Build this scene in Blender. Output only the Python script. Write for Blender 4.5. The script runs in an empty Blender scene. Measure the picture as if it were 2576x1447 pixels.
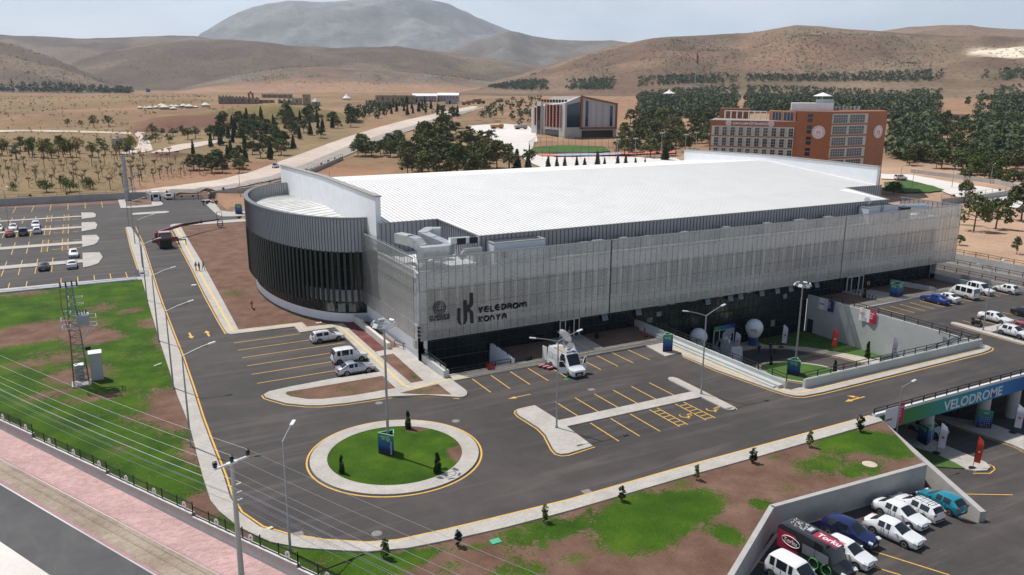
import bpy,bmesh,math,random
import numpy as np
from mathutils import Vector,Matrix
from mathutils.geometry import tessellate_polygon
random.seed(7);RNG=np.random.default_rng(11)
SC=bpy.context.scene
COL=SC.collection
# camera (drone, 33.5 m above the car park)
FPX,W0,H0=2015.1,2575.0,1447.0
YAW,PITCH,ROLL,HC=math.radians(28.338),math.radians(13.905),math.radians(.2652),33.5
def _basis():
 f=Vector((math.sin(YAW)*math.cos(PITCH),math.cos(YAW)*math.cos(PITCH),-math.sin(PITCH)))
 r=Vector((math.cos(YAW),-math.sin(YAW),0));u=r.cross(f)
 c,s=math.cos(ROLL),math.sin(ROLL)
 return c*r+s*u,-s*r+c*u,f
CR,CU,CF=_basis()
cam=bpy.data.cameras.new('camera');camo=bpy.data.objects.new('camera',cam);COL.objects.link(camo)
cam.sensor_width=36;cam.lens=FPX/W0*36;cam.clip_start=.5;cam.clip_end=40000
camo.matrix_world=Matrix(((CR.x,CU.x,-CF.x,0),(CR.y,CU.y,-CF.y,0),(CR.z,CU.z,-CF.z,HC),(0,0,0,1)))
SC.camera=camo
def ray(x,y):
 return CR*((x-W0/2)/FPX)-CU*((y-H0/2)/FPX)+CF
def at(x,y,z=0.0):
 d=ray(x,y);t=(z-HC)/d.z
 return Vector((d.x*t,d.y*t,z))
def ats(pts,z=0.0):return[tuple(at(x,y,z))[:2]for x,y in pts]
def on_y(x,y,Y):
 d=ray(x,y);t=Y/d.y
 return Vector((d.x*t,Y,HC+d.z*t))
def vnoise(x,y,seed=0):
 x=np.asarray(x,float);y=np.asarray(y,float)
 xi=np.floor(x);yi=np.floor(y);fx=x-xi;fy=y-yi
 fx=fx*fx*(3-2*fx);fy=fy*fy*(3-2*fy)
 def h(a,b):
  n=np.sin(a*127.1+b*311.7+seed*74.7)*43758.5453
  return n-np.floor(n)
 return(h(xi,yi)*(1-fx)+h(xi+1,yi)*fx)*(1-fy)+(h(xi,yi+1)*(1-fx)+h(xi+1,yi+1)*fx)*fy
def fbm(x,y,oct=4,seed=0):
 s=0;a=.5
 for k in range(oct):
  s=s+a*(vnoise(x,y,seed+k)-.5);x=x*2.03+17.3;y=y*2.03+5.1;a*=.5
 return s
def sst(t):
 t=np.clip(t,0,1);return t*t*(3-2*t)
RIDGES=[('hill',[(-700,150),(0,88),(130,95),(210,100),(290,95),(370,92),(430,88),(490,90),(560,104),(640,122),(760,150),(900,190)],5200,2000,1),('mountain',[(380,160),(480,118),(505,90),(520,81),(560,58),(600,38),(640,24),(680,14),(720,8),(770,10),(830,10),(900,7),(940,5),(1000,3),(1060,8),(1100,14),(1130,22),(1200,50),(1260,76),(1320,98),(1420,120),(1560,150)],8600,3600,2),('hill',[(1080,150),(1150,118),(1220,98),(1262,86),(1284,80),(1300,81),(1340,90),(1400,97),(1470,101),(1540,103),(1600,112),(1750,150)],5600,1500,3),('hill',[(-700,60),(-200,92),(0,108),(40,118),(90,136),(140,152),(200,178),(260,205),(330,232)],2700,1100,1),('hill',[(40,230),(140,178),(200,152),(270,132),(340,121),(410,112),(480,105),(560,103),(650,111),(750,121),(850,124),(940,121),(1000,122),(1100,131),(1200,145),(1290,157),(1340,164),(1400,185),(1480,215)],3500,1500,1),('hill',[(420,236),(500,212),(560,198),(640,182),(720,171),(800,168),(900,173),(1000,180),(1080,187),(1160,196),(1230,205),(1320,216),(1400,230)],2100,560,4),('hill',[(1120,236),(1180,222),(1230,208),(1300,190),(1360,170),(1400,157),(1480,131),(1560,112),(1640,98),(1700,94),(1800,88),(1880,83),(1950,72),(2000,66),(2060,68),(2130,75),(2230,84),(2300,88),(2400,92),(2575,96),(2900,100),(3300,110)],2300,1050,5),('hill',[(1900,150),(2050,110),(2200,82),(2290,72),(2370,69),(2480,73),(2575,78),(2900,70),(3300,80)],4200,1500,5)]
RD=[]
for nm,pts,D,w,tid in RIDGES:
 az=[];el=[]
 for px,py in pts:
  d=ray(px,py);az.append(math.atan2(d.x,d.y));el.append(d.z/math.hypot(d.x,d.y))
 RD.append((np.array(az),HC+D*np.array(el),D,w,tid))
def base_z(x,y):
 r=np.hypot(x,y)
 z=.035*np.maximum(0,r-232)
 z=z+2.6*sst((x-150.5)/2)*sst((175-y)/40)*sst((260-r)/60)
 far=sst((r-300)/300)
 z=z+far*(fbm(x/160,y/160,4,3)*9+fbm(x/35,y/35,3,8)*1.6)
 z=z-.032*np.maximum(0,r-880)
 return z
def terrain(x,y,want_tint=False):
 x=np.asarray(x,float);y=np.asarray(y,float)
 r=np.hypot(x,y);a=np.arctan2(x,y)
 z=base_z(x,y);tint=np.zeros_like(z)
 z0=z.copy();rel=np.zeros_like(z)
 for k,(az,hz,D,w,tid)in enumerate(RD):
  hc=np.interp(a,az,hz,left=-60,right=-60)
  Dk=D*(1+.10*fbm(a*9,a*0+k,3,20+k))
  s=(r-(Dk-w))/w
  up=sst(s)**.9
  dn=1-.55*sst((r-Dk)/(w*1.3))
  prof=np.where(r<Dk,up,dn)
  g=1-np.abs(fbm(x/(w*.34),y/(w*.34),4,40+k))*4.2
  amp=np.clip(hc-z0,0,1e9)
  zr=z0*(1-prof)+hc*prof+amp*.36*(g-.55)*prof*(1-np.clip(prof,0,1)**4)+amp*.09*fbm(x/(w*.07),y/(w*.07),4,60+k)*prof*(1-.8*prof**6)
  m=(zr>z)&(hc>z0)
  tint=np.where(m,tid,tint);rel=np.where(m,prof,rel);z=np.where(m,zr,z)
 for(mx,my,rad,rad2,hh,rot)in MOUNDS:
  dx=x-mx;dy=y-my;u=(dx*math.cos(rot)+dy*math.sin(rot))/rad;v=(-dx*math.sin(rot)+dy*math.cos(rot))/rad2
  q=np.sqrt(u*u+v*v)
  z=z+hh*sst(1.15*(1-q))*(1+.5*fbm(x/14,y/14,3,5))
 site=sst((278-y)/4)*sst((x+90)/10)*sst((152-x)/2)
 site=site*np.where((y>168)&(x>37),sst((196-y)/26),1)
 z=z*(1-site)-.6*site*np.where((y>164)&(x>60),0,1)
 return(z,tint,rel)if want_tint else z
MOUNDS=[]
def drop(px,py,r0=150.0):
 """point where the sight line through a photo position meets the terrain"""
 d=ray(px,py);hl=math.hypot(d.x,d.y);d=d/hl
 rr=np.concatenate([np.arange(r0,700,1.5),np.geomspace(700,9500,900)])
 zz=HC+d.z*rr;tz=terrain(d.x*rr,d.y*rr)
 i=np.argmax(tz>=zz)
 r=rr[i]if tz[i]>=zz[i]else 9000
 return Vector((d.x*r,d.y*r,float(terrain(d.x*r,d.y*r))))
def gz(x,y):return float(terrain(x,y))
# mesh helpers
class MB:
 def __init__(s):s.v=[];s.f=[];s.m=[];s.cur=0
 def add(s,vs,fs,m=None):
  n=len(s.v);s.v+=[tuple(p)for p in vs];s.f+=[tuple(i+n for i in f)for f in fs]
  s.m+=[s.cur if m is None else m]*len(fs)
 def box(s,x0,x1,y0,y1,z0,z1,m=None):
  s.add([(x0,y0,z0),(x1,y0,z0),(x1,y1,z0),(x0,y1,z0),(x0,y0,z1),(x1,y0,z1),(x1,y1,z1),(x0,y1,z1)],[(0,3,2,1),(4,5,6,7),(0,1,5,4),(1,2,6,5),(2,3,7,6),(3,0,4,7)],m)
 def obox(s,c,size,rz=0.0,m=None,tilt=None):
  M=Matrix.Translation(Vector(c))@Matrix.Rotation(rz,4,'Z')
  if tilt:M=M@Matrix.Rotation(tilt[0],4,tilt[1])
  hx,hy,hz=size[0]/2,size[1]/2,size[2]/2
  vs=[M@Vector(p)for p in[(-hx,-hy,-hz),(hx,-hy,-hz),(hx,hy,-hz),(-hx,hy,-hz),(-hx,-hy,hz),(hx,-hy,hz),(hx,hy,hz),(-hx,hy,hz)]]
  s.add(vs,[(0,3,2,1),(4,5,6,7),(0,1,5,4),(1,2,6,5),(2,3,7,6),(3,0,4,7)],m)
 def bar(s,p0,p1,w,h=None,m=None):
  p0=Vector(p0);p1=Vector(p1);d=p1-p0;L=d.length
  if L<1e-6:return
  d/=L;up=Vector((0,0,1))if abs(d.z)<.95 else Vector((0,1,0))
  a=d.cross(up).normalized()*w/2;b=a.cross(d).normalized()*(h or w)/2
  vs=[p0-a-b,p0+a-b,p0+a+b,p0-a+b,p1-a-b,p1+a-b,p1+a+b,p1-a+b]
  s.add(vs,[(0,3,2,1),(4,5,6,7),(0,1,5,4),(1,2,6,5),(2,3,7,6),(3,0,4,7)],m)
 def tube(s,p0,p1,r0,r1=None,n=8,m=None,cap=True):
  p0=Vector(p0);p1=Vector(p1);d=(p1-p0).normalized()
  up=Vector((0,0,1))if abs(d.z)<.95 else Vector((1,0,0))
  a=d.cross(up).normalized();b=a.cross(d);r1=r0 if r1 is None else r1
  vs=[]
  for p,r in((p0,r0),(p1,r1)):
   vs+=[p+a*(r*math.cos(2*math.pi*k/n))+b*(r*math.sin(2*math.pi*k/n))for k in range(n)]
  fs=[(k,n+k,n+(k+1)%n,(k+1)%n)for k in range(n)]
  if cap:fs+=[tuple(range(n)),tuple(range(2*n-1,n-1,-1))]
  s.add(vs,fs,m)
 def path(s,pts,r,n=6,m=None):
  for a,b in zip(pts[:-1],pts[1:]):s.tube(a,b,r,r,n,m)
 def lathe(s,c,prof,n=16,m=None,axis=None):
  c=Vector(c);vs=[];fs=[]
  Q=Vector((0,0,1)).rotation_difference(Vector(axis)).to_matrix()if axis else Matrix.Identity(3)
  for(r,z)in prof:
   vs+=[c+Q@Vector((r*math.cos(2*math.pi*k/n),r*math.sin(2*math.pi*k/n),z))for k in range(n)]
  for i in range(len(prof)-1):
   fs+=[(i*n+k,i*n+(k+1)%n,(i+1)*n+(k+1)%n,(i+1)*n+k)for k in range(n)]
  fs+=[tuple(range(n-1,-1,-1)),tuple(range((len(prof)-1)*n,len(prof)*n))]
  s.add(vs,fs,m)
 def poly(s,pts,z0,z1,m=None,holes=(),mside=None,bottom=False):
  """flat-topped slab; pts (x, y) outline, z may be a function"""
  fz=z1 if callable(z1)else(lambda x,y:z1)
  loops=[list(pts)]+[list(h)for h in holes]
  tri=tessellate_polygon([[Vector((x,y,0))for x,y in L]for L in loops])
  flat=[p for L in loops for p in L]
  top=[(x,y,fz(x,y))for x,y in flat]
  def o(t):
   a,b,c=(flat[i]for i in t)
   return t if(b[0]-a[0])*(c[1]-a[1])-(b[1]-a[1])*(c[0]-a[0])>0 else(t[0],t[2],t[1])
  s.add(top,[o(t)for t in tri],m)
  if z0 is not None:
   for L in loops:
    n=len(L)
    vs=[(x,y,fz(x,y))for x,y in L]+[(x,y,z0)for x,y in L]
    s.add(vs,[(k,(k+1)%n,n+(k+1)%n,n+k)for k in range(n)],m if mside is None else mside)
 def ribbon(s,pts,w,z,m=None,closed=False):
  P=[Vector((p[0],p[1],0))for p in pts];n=len(P);vs=[]
  for i in range(n):
   a=P[(i-1)%n]if(closed or i>0)else P[i];b=P[(i+1)%n]if(closed or i<n-1)else P[i]
   t=(b-a).normalized();nn=Vector((-t.y,t.x,0))*(w/2)
   zz=z if not callable(z)else z(P[i].x,P[i].y)
   vs+=[P[i]+nn+Vector((0,0,zz)),P[i]-nn+Vector((0,0,zz))]
  fs=[(2*i,2*i+1,2*i+3,2*i+2)for i in range(n-1)]
  if closed:fs.append((2*n-2,2*n-1,1,0))
  s.add(vs,fs,m)
 def sphere(s,c,r,n=10,k=6,m=None,sq=(1,1,1)):
  prof=[(r*math.sin(math.pi*i/k),-r*math.cos(math.pi*i/k))for i in range(k+1)]
  v0=len(s.v);s.lathe((0,0,0),[(max(a,1e-3),b)for a,b in prof],n,m)
  for i in range(v0,len(s.v)):
   p=s.v[i];s.v[i]=(c[0]+p[0]*sq[0],c[1]+p[1]*sq[1],c[2]+p[2]*sq[2])
 def quad(s,a,b,c,d,m=None):s.add([a,b,c,d],[(0,1,2,3)],m)
 def build(s,name,mats,parent=None,smooth=False,loc=None,fix=True):
  me=bpy.data.meshes.new(name);me.from_pydata(s.v,[],s.f);me.validate()
  if not isinstance(mats,(list,tuple)):mats=[mats]
  for m in mats:me.materials.append(m)
  if len(mats)>1 and len(me.polygons)==len(s.m):
   me.polygons.foreach_set('material_index',s.m)
  if fix:
   bm=bmesh.new();bm.from_mesh(me);bmesh.ops.recalc_face_normals(bm,faces=bm.faces);bm.to_mesh(me);bm.free()
  if smooth:
   me.polygons.foreach_set('use_smooth',[True]*len(me.polygons))
   try:me.set_sharp_from_angle(angle=math.radians(smooth if smooth>1 else 40))
   except Exception:pass
  ob=bpy.data.objects.new(name,me);COL.objects.link(ob)
  if parent is not None:ob.parent=parent
  if loc is not None:ob.location=loc
  return ob
def tag(o,label=None,cat=None,group=None,kind=None):
 if label:o['label']=label
 if cat:o['category']=cat
 if group:o['group']=group
 if kind:o['kind']=kind
 return o
def thing(name,label,cat,loc=(0,0,0),rz=0.0,group=None):
 o=bpy.data.objects.new(name,None);COL.objects.link(o);o.empty_display_size=.3
 o.location=loc;o.rotation_euler=(0,0,rz)
 return tag(o,label,cat,group)
def copy_tree(o,parent=None,skip=()):
 c=o.copy();COL.objects.link(c);c.parent=parent
 for ch in list(o.children):copy_tree(ch,c)
 return c
def dup(o,loc,rz=0.0,label=None,group=None,scale=None):
 c=copy_tree(o);c.location=loc;c.rotation_euler=(0,0,rz)
 if label:c['label']=label
 if group:c['group']=group
 if scale is not None:c.scale=scale if hasattr(scale,'__len__')else(scale,)*3
 return c
def _new(name):
 m=bpy.data.materials.new(name);m.use_nodes=True
 nt=m.node_tree;b=nt.nodes['Principled BSDF']
 return m,nt,b
def N(nt,t,**kw):
 n=nt.nodes.new(t)
 for k,v in kw.items():
  if k.startswith('i_'):n.inputs[k[2:].replace('_',' ')].default_value=v
  else:setattr(n,k,v)
 return n
def noise_node(nt,scale,detail=4,rough=.55,vec=None,dist=0):
 n=N(nt,'ShaderNodeTexNoise');n.inputs['Scale'].default_value=scale;n.inputs['Detail'].default_value=detail
 n.inputs['Roughness'].default_value=rough;n.inputs['Distortion'].default_value=dist
 if vec is not None:nt.links.new(vec,n.inputs['Vector'])
 return n
def ramp(nt,fac,stops):
 r=N(nt,'ShaderNodeValToRGB');e=r.color_ramp.elements
 while len(e)<len(stops):e.new(.5)
 for k,(p,c)in enumerate(stops):
  e[k].position=p;e[k].color=(*c,1)if len(c)==3 else c
 nt.links.new(fac,r.inputs['Fac']);return r
def mix(nt,fac,a,b,mode='MIX'):
 m=N(nt,'ShaderNodeMix',data_type='RGBA',blend_type=mode)
 for s,v in(('Factor',fac),):
  if hasattr(v,'is_linked'):nt.links.new(v,m.inputs[0])
  else:m.inputs[0].default_value=v
 for idx,v in((6,a),(7,b)):
  if hasattr(v,'is_linked'):nt.links.new(v,m.inputs[idx])
  else:m.inputs[idx].default_value=(*v,1)if len(v)==3 else v
 return m.outputs[2]
def math_node(nt,op,a,b=None,c=None):
 m=N(nt,'ShaderNodeMath',operation=op)
 for k,v in enumerate((a,b,c)):
  if v is None:continue
  if hasattr(v,'is_linked'):nt.links.new(v,m.inputs[k])
  else:m.inputs[k].default_value=v
 return m.outputs[0]
_MC={}
def mat(name,col,rough=.6,metal=0.0,var=.12,scale=3.0,bump=0.0,bscale=20.0,coat=0.0,spec=None,emit=0):
 if name in _MC:return _MC[name]
 m,nt,b=_new(name)
 tc=N(nt,'ShaderNodeTexCoord');v=tc.outputs['Object']
 b.inputs['Roughness'].default_value=rough;b.inputs['Metallic'].default_value=metal
 if coat:b.inputs['Coat Weight'].default_value=coat;b.inputs['Coat Roughness'].default_value=.06
 if spec is not None:b.inputs['Specular IOR Level'].default_value=spec
 if var>0:
  n=noise_node(nt,scale,5,.6,v)
  lo=tuple(max(0,c*(1-var))for c in col);hi=tuple(min(1,c*(1+var))for c in col)
  r=ramp(nt,n.outputs['Fac'],[(.3,lo),(.7,hi)])
  nt.links.new(r.outputs[0],b.inputs['Base Color'])
 else:b.inputs['Base Color'].default_value=(*col,1)
 if bump>0:
  n2=noise_node(nt,bscale,4,.6,v)
  bp=N(nt,'ShaderNodeBump');bp.inputs['Strength'].default_value=bump;bp.inputs['Distance'].default_value=.03
  nt.links.new(n2.outputs['Fac'],bp.inputs['Height']);nt.links.new(bp.outputs[0],b.inputs['Normal'])
 _MC[name]=m;return m
def glass(name,col,rough=.08,spec=.6):
 if name in _MC:return _MC[name]
 m,nt,b=_new(name)
 b.inputs['Base Color'].default_value=(*col,1);b.inputs['Roughness'].default_value=rough
 b.inputs['Specular IOR Level'].default_value=spec
 _MC[name]=m;return m
def geo_pos(nt):
 return N(nt,'ShaderNodeNewGeometry').outputs['Position']
def scaled(nt,vec,sx,sy,sz=1):
 mp=N(nt,'ShaderNodeMapping');mp.inputs['Scale'].default_value=(sx,sy,sz);nt.links.new(vec,mp.inputs['Vector']);return mp.outputs[0]
def ground_mat(name,cols,scales,rough=.9,bump=.25,bscale=9.0,streak=None,spots=None):
 """layered noise ground: cols = base dark/light; scales = (large, mid, fine)"""
 m,nt,b=_new(name);P=geo_pos(nt)
 n1=noise_node(nt,scales[0],5,.6,P,.4);n2=noise_node(nt,scales[1],5,.65,P);n3=noise_node(nt,scales[2],3,.6,P)
 f=math_node(nt,'ADD',math_node(nt,'MULTIPLY',n1.outputs['Fac'],.5),math_node(nt,'ADD',math_node(nt,'MULTIPLY',n2.outputs['Fac'],.3),math_node(nt,'MULTIPLY',n3.outputs['Fac'],.2)))
 r=ramp(nt,f,[(.36,cols[0]),(.5,cols[1]),(.64,cols[2])]);c=r.outputs[0]
 if streak:
  ns=noise_node(nt,1.0,5,.6,scaled(nt,P,*streak[:2]),.6)
  rs=ramp(nt,ns.outputs['Fac'],[(.5,(0,0,0)),(.72,(1,1,1))])
  c=mix(nt,math_node(nt,'MULTIPLY',rs.outputs[0],streak[3]),c,streak[2])
 if spots:
  vo=N(nt,'ShaderNodeTexVoronoi');vo.inputs['Scale'].default_value=spots[0];nt.links.new(P,vo.inputs['Vector'])
  rs=ramp(nt,vo.outputs['Distance'],[(spots[1]*.6,(1,1,1)),(spots[1],(0,0,0))])
  nm=noise_node(nt,spots[0]*.11,2,.5,P);rm=ramp(nt,nm.outputs['Fac'],[(.48,(0,0,0)),(.62,(1,1,1))])
  c=mix(nt,math_node(nt,'MULTIPLY',rs.outputs[0],rm.outputs[0]),c,spots[2])
 nt.links.new(c,b.inputs['Base Color']);b.inputs['Roughness'].default_value=rough
 if bump:
  nb=noise_node(nt,bscale,5,.65,P);bp=N(nt,'ShaderNodeBump');bp.inputs['Strength'].default_value=bump;bp.inputs['Distance'].default_value=.05
  nt.links.new(nb.outputs['Fac'],bp.inputs['Height']);nt.links.new(bp.outputs[0],b.inputs['Normal'])
 return m
M_ASPH=ground_mat('asphalt',[(.030,.026,.0255),(.047,.041,.039),(.072,.062,.056)],(.055,.45,11),.85,.15,30,(.05,.6,(.115,.098,.087),.6),(1.3,.055,(.24,.22,.2)))
M_ASPH2=ground_mat('asphalt_road',[(.05,.05,.052),(.07,.07,.072),(.095,.092,.09)],(.06,.5,12),.85,.1,30,(.5,.12,(.12,.115,.11),.5))
M_SOIL=ground_mat('brown_soil',[(.10,.055,.038),(.155,.092,.065),(.22,.14,.105)],(.12,1.1,9),.95,.5,6,None,(2.2,.12,(.3,.22,.17)))
M_BARE=ground_mat('bare_earth',[(.27,.17,.12),(.36,.25,.18),(.46,.34,.26)],(.05,.5,4),.95,.4,3,(.05,.2,(.5,.4,.33),.4),(1.1,.1,(.16,.1,.07)))
M_RED=ground_mat('red_gravel',[(.08,.02,.018),(.14,.04,.035),(.22,.09,.08)],(.5,3,20),.95,.5,20)
M_GRAVEL=ground_mat('gravel',[(.19,.145,.11),(.30,.24,.185),(.42,.35,.28)],(.15,2.6,11),.95,.7,9)
M_CONC=ground_mat('concrete',[(.30,.29,.275),(.37,.36,.345),(.44,.43,.41)],(.2,1.2,9),.85,.12,20,None,(.8,.06,(.1,.1,.1)))
M_CONC2=ground_mat('pale_concrete',[(.36,.38,.37),(.43,.45,.44),(.49,.50,.49)],(.15,.9,8),.8,.08,20,None,(.55,.045,(.09,.1,.1)))
M_WHITEGR=ground_mat('white_ground',[(.52,.47,.43),(.62,.58,.54),(.70,.67,.63)],(.03,.3,3),.95,.15,3)
def paver_mat(name,c0,c1,brick=(.2,.1),mortar=(.3,.28,.26)):
 m,nt,b=_new(name);P=geo_pos(nt)
 br=N(nt,'ShaderNodeTexBrick');br.inputs['Scale'].default_value=1;br.inputs['Brick Width'].default_value=brick[0];br.inputs['Row Height'].default_value=brick[1]
 br.inputs['Mortar Size'].default_value=.012;br.inputs['Color1'].default_value=(*c0,1);br.inputs['Color2'].default_value=(*c1,1);br.inputs['Mortar'].default_value=(*mortar,1)
 nt.links.new(P,br.inputs['Vector'])
 n=noise_node(nt,.35,5,.6,P);r=ramp(nt,n.outputs['Fac'],[(.3,(.82,.81,.79)),(.7,(1.06,1.05,1.03))])
 c=mix(nt,1.0,br.outputs['Color'],r.outputs[0],'MULTIPLY')
 n2=noise_node(nt,6,4,.7,P);r2=ramp(nt,n2.outputs['Fac'],[(.35,(.86,.86,.85)),(.65,(1.04,1.04,1.04))])
 nt.links.new(mix(nt,1.0,c,r2.outputs[0],'MULTIPLY'),b.inputs['Base Color']);b.inputs['Roughness'].default_value=.85
 return m
M_PAVE=paver_mat('pavement_blocks',(.50,.475,.44),(.43,.41,.38),(.4,.2),(.33,.31,.29))
M_PINK=paver_mat('pink_pavers',(.54,.35,.34),(.42,.25,.25),(.42,.21),(.55,.42,.40))
M_KERB=mat('kerb_stone',(.40,.39,.38),.8,0,.15,2)
M_KERBP=mat('pink_kerb',(.34,.19,.2),.8,0,.2,2)
M_YEL=mat('yellow_paint',(.62,.36,.06),.75,0,.18,4)
M_TACT=mat('tactile_paving',(.58,.44,.22),.8,0,.15,5)
def lawn_mat():
 m,nt,b=_new('patchy_lawn');P=geo_pos(nt)
 at_=N(nt,'ShaderNodeAttribute');at_.attribute_name='grass'
 n1=noise_node(nt,1.1,6,.72,P,.6);n2=noise_node(nt,3.6,5,.7,scaled(nt,P,1,1.7))
 k=math_node(nt,'ADD',math_node(nt,'MULTIPLY',n1.outputs['Fac'],.55),math_node(nt,'MULTIPLY',n2.outputs['Fac'],.55))
 n3=noise_node(nt,8.5,4,.75,P);k=math_node(nt,'ADD',math_node(nt,'MULTIPLY',math_node(nt,'SUBTRACT',k,.55),3.0),math_node(nt,'ADD',at_.outputs['Fac'],math_node(nt,'MULTIPLY',math_node(nt,'SUBTRACT',n3.outputs['Fac'],.5),1.4)))
 msk=ramp(nt,k,[(.47,(0,0,0)),(.53,(1,1,1))])
 s1=noise_node(nt,.35,5,.6,P);s2=noise_node(nt,9,4,.7,P)
 sf=math_node(nt,'ADD',math_node(nt,'MULTIPLY',s1.outputs['Fac'],.6),math_node(nt,'MULTIPLY',s2.outputs['Fac'],.4))
 soil=ramp(nt,sf,[(.35,(.115,.062,.042)),(.5,(.17,.098,.07)),(.66,(.235,.15,.11))])
 g1=noise_node(nt,.22,5,.6,P);g2=noise_node(nt,7,5,.75,P)
 gf=math_node(nt,'ADD',math_node(nt,'MULTIPLY',g1.outputs['Fac'],.55),math_node(nt,'MULTIPLY',g2.outputs['Fac'],.45))
 gr=ramp(nt,gf,[(.32,(.014,.042,.004)),(.5,(.042,.10,.006)),(.68,(.10,.165,.011))])
 nt.links.new(mix(nt,msk.outputs[0],soil.outputs[0],gr.outputs[0]),b.inputs['Base Color'])
 b.inputs['Roughness'].default_value=.95;b.inputs['Specular IOR Level'].default_value=.15
 nb=noise_node(nt,9,5,.75,P);bp=N(nt,'ShaderNodeBump');bp.inputs['Strength'].default_value=.9;bp.inputs['Distance'].default_value=.12
 nt.links.new(nb.outputs['Fac'],bp.inputs['Height']);nt.links.new(bp.outputs[0],b.inputs['Normal'])
 return m
M_LAWN=lawn_mat()
M_GRASSF=ground_mat('mown_grass',[(.02,.055,.006),(.04,.10,.010),(.075,.14,.018)],(.05,.4,3),.95,.3,4)
# common object materials
M_WHITE=mat('white_render',(.74,.75,.77),.8,0,.05,.6)
M_ROOF=mat('white_roof_sheet',(.75,.75,.74),.55,0,.06,.2)
M_SEAM=mat('roof_seam_grey',(.47,.47,.47),.6,0,.05,1)  # grey of the raised standing seams, darker than the roof sheets
M_CLAD=mat('grey_standing_seam',(.29,.295,.32),.5,.35,.06,.5)
M_CLADL=mat('pale_grey_seam',(.40,.41,.41),.5,.3,.06,.5)
M_CLADD=mat('seam_dark',(.085,.09,.11),.5,.3,.05,1)
M_COPE=mat('coping',(.30,.29,.27),.6,.2,.1,1)
M_DGLASS=glass('dark_facade_glass',(.010,.016,.018),.1,.5)
M_DFRAME=mat('dark_frame',(.028,.034,.038),.5,.2,.1,2)
M_LOUV=mat('dark_louvre',(.030,.033,.030),.5,.3,.12,3)
M_BLACK=mat('black_metal',(.015,.015,.017),.45,.3,.1,5)
M_GALV=mat('galvanised',(.42,.44,.46),.42,.6,.12,3)
M_DUCT=mat('duct_metal',(.60,.62,.63),.38,.75,.12,1.5)
M_POLE=mat('lamp_post_grey',(.30,.32,.34),.5,.4,.1,4)
M_LAMPH=mat('lamp_head',(.55,.56,.57),.5,.2,.1,4)
M_RAIL=mat('black_railing',(.016,.016,.018),.5,.2,.1,5)
# sky and sun
SUN_EL,SUN_AZ=math.radians(60.5),math.radians(-27)
w=bpy.data.worlds.new('World');SC.world=w;w.use_nodes=True
nt=w.node_tree;bg=nt.nodes['Background']
sky=N(nt,'ShaderNodeTexSky');sky.sky_type='NISHITA';sky.sun_disc=False
sky.sun_elevation=SUN_EL;sky.sun_rotation=SUN_AZ;sky.altitude=1000;sky.air_density=1.0;sky.dust_density=3.0;sky.ozone_density=1.0
tc=N(nt,'ShaderNodeTexCoord')
cl=noise_node(nt,3.2,7,.58,scaled(nt,tc.outputs['Generated'],1,1,3.2),.35)
cr=ramp(nt,cl.outputs['Fac'],[(.40,(0,0,0)),(.66,(1,1,1))])
sz=N(nt,'ShaderNodeSeparateXYZ');nt.links.new(tc.outputs['Generated'],sz.inputs[0]);el=ramp(nt,sz.outputs[2],[(0,(.95,.95,.95)),(.14,(.80,.80,.80)),(.34,(.06,.06,.06))])
veil=mix(nt,math_node(nt,'MULTIPLY',el.outputs[0],math_node(nt,'ADD',.62,math_node(nt,'MULTIPLY',cr.outputs[0],.38))),sky.outputs[0],(13.2,13.9,14.5))
nt.links.new(veil,bg.inputs['Color']);bg.inputs['Strength'].default_value=.075
sl=bpy.data.lights.new('sun','SUN');so=bpy.data.objects.new('sun',sl);COL.objects.link(so)
sl.energy=4.3;sl.angle=math.radians(.55);sl.color=(1,.955,.89)
sd=Vector((-math.sin(SUN_AZ)*math.cos(SUN_EL),-math.cos(SUN_AZ)*math.cos(SUN_EL),-math.sin(SUN_EL)))
so.rotation_euler=sd.to_track_quat('-Z','Y').to_euler();so.location=(0,100,200)
SC.view_settings.view_transform='Standard';SC.view_settings.look='None';SC.view_settings.exposure=.18;SC.view_settings.gamma=1
SC.cycles.max_bounces=6;SC.cycles.transparent_max_bounces=24;SC.cycles.volume_bounces=0
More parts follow.
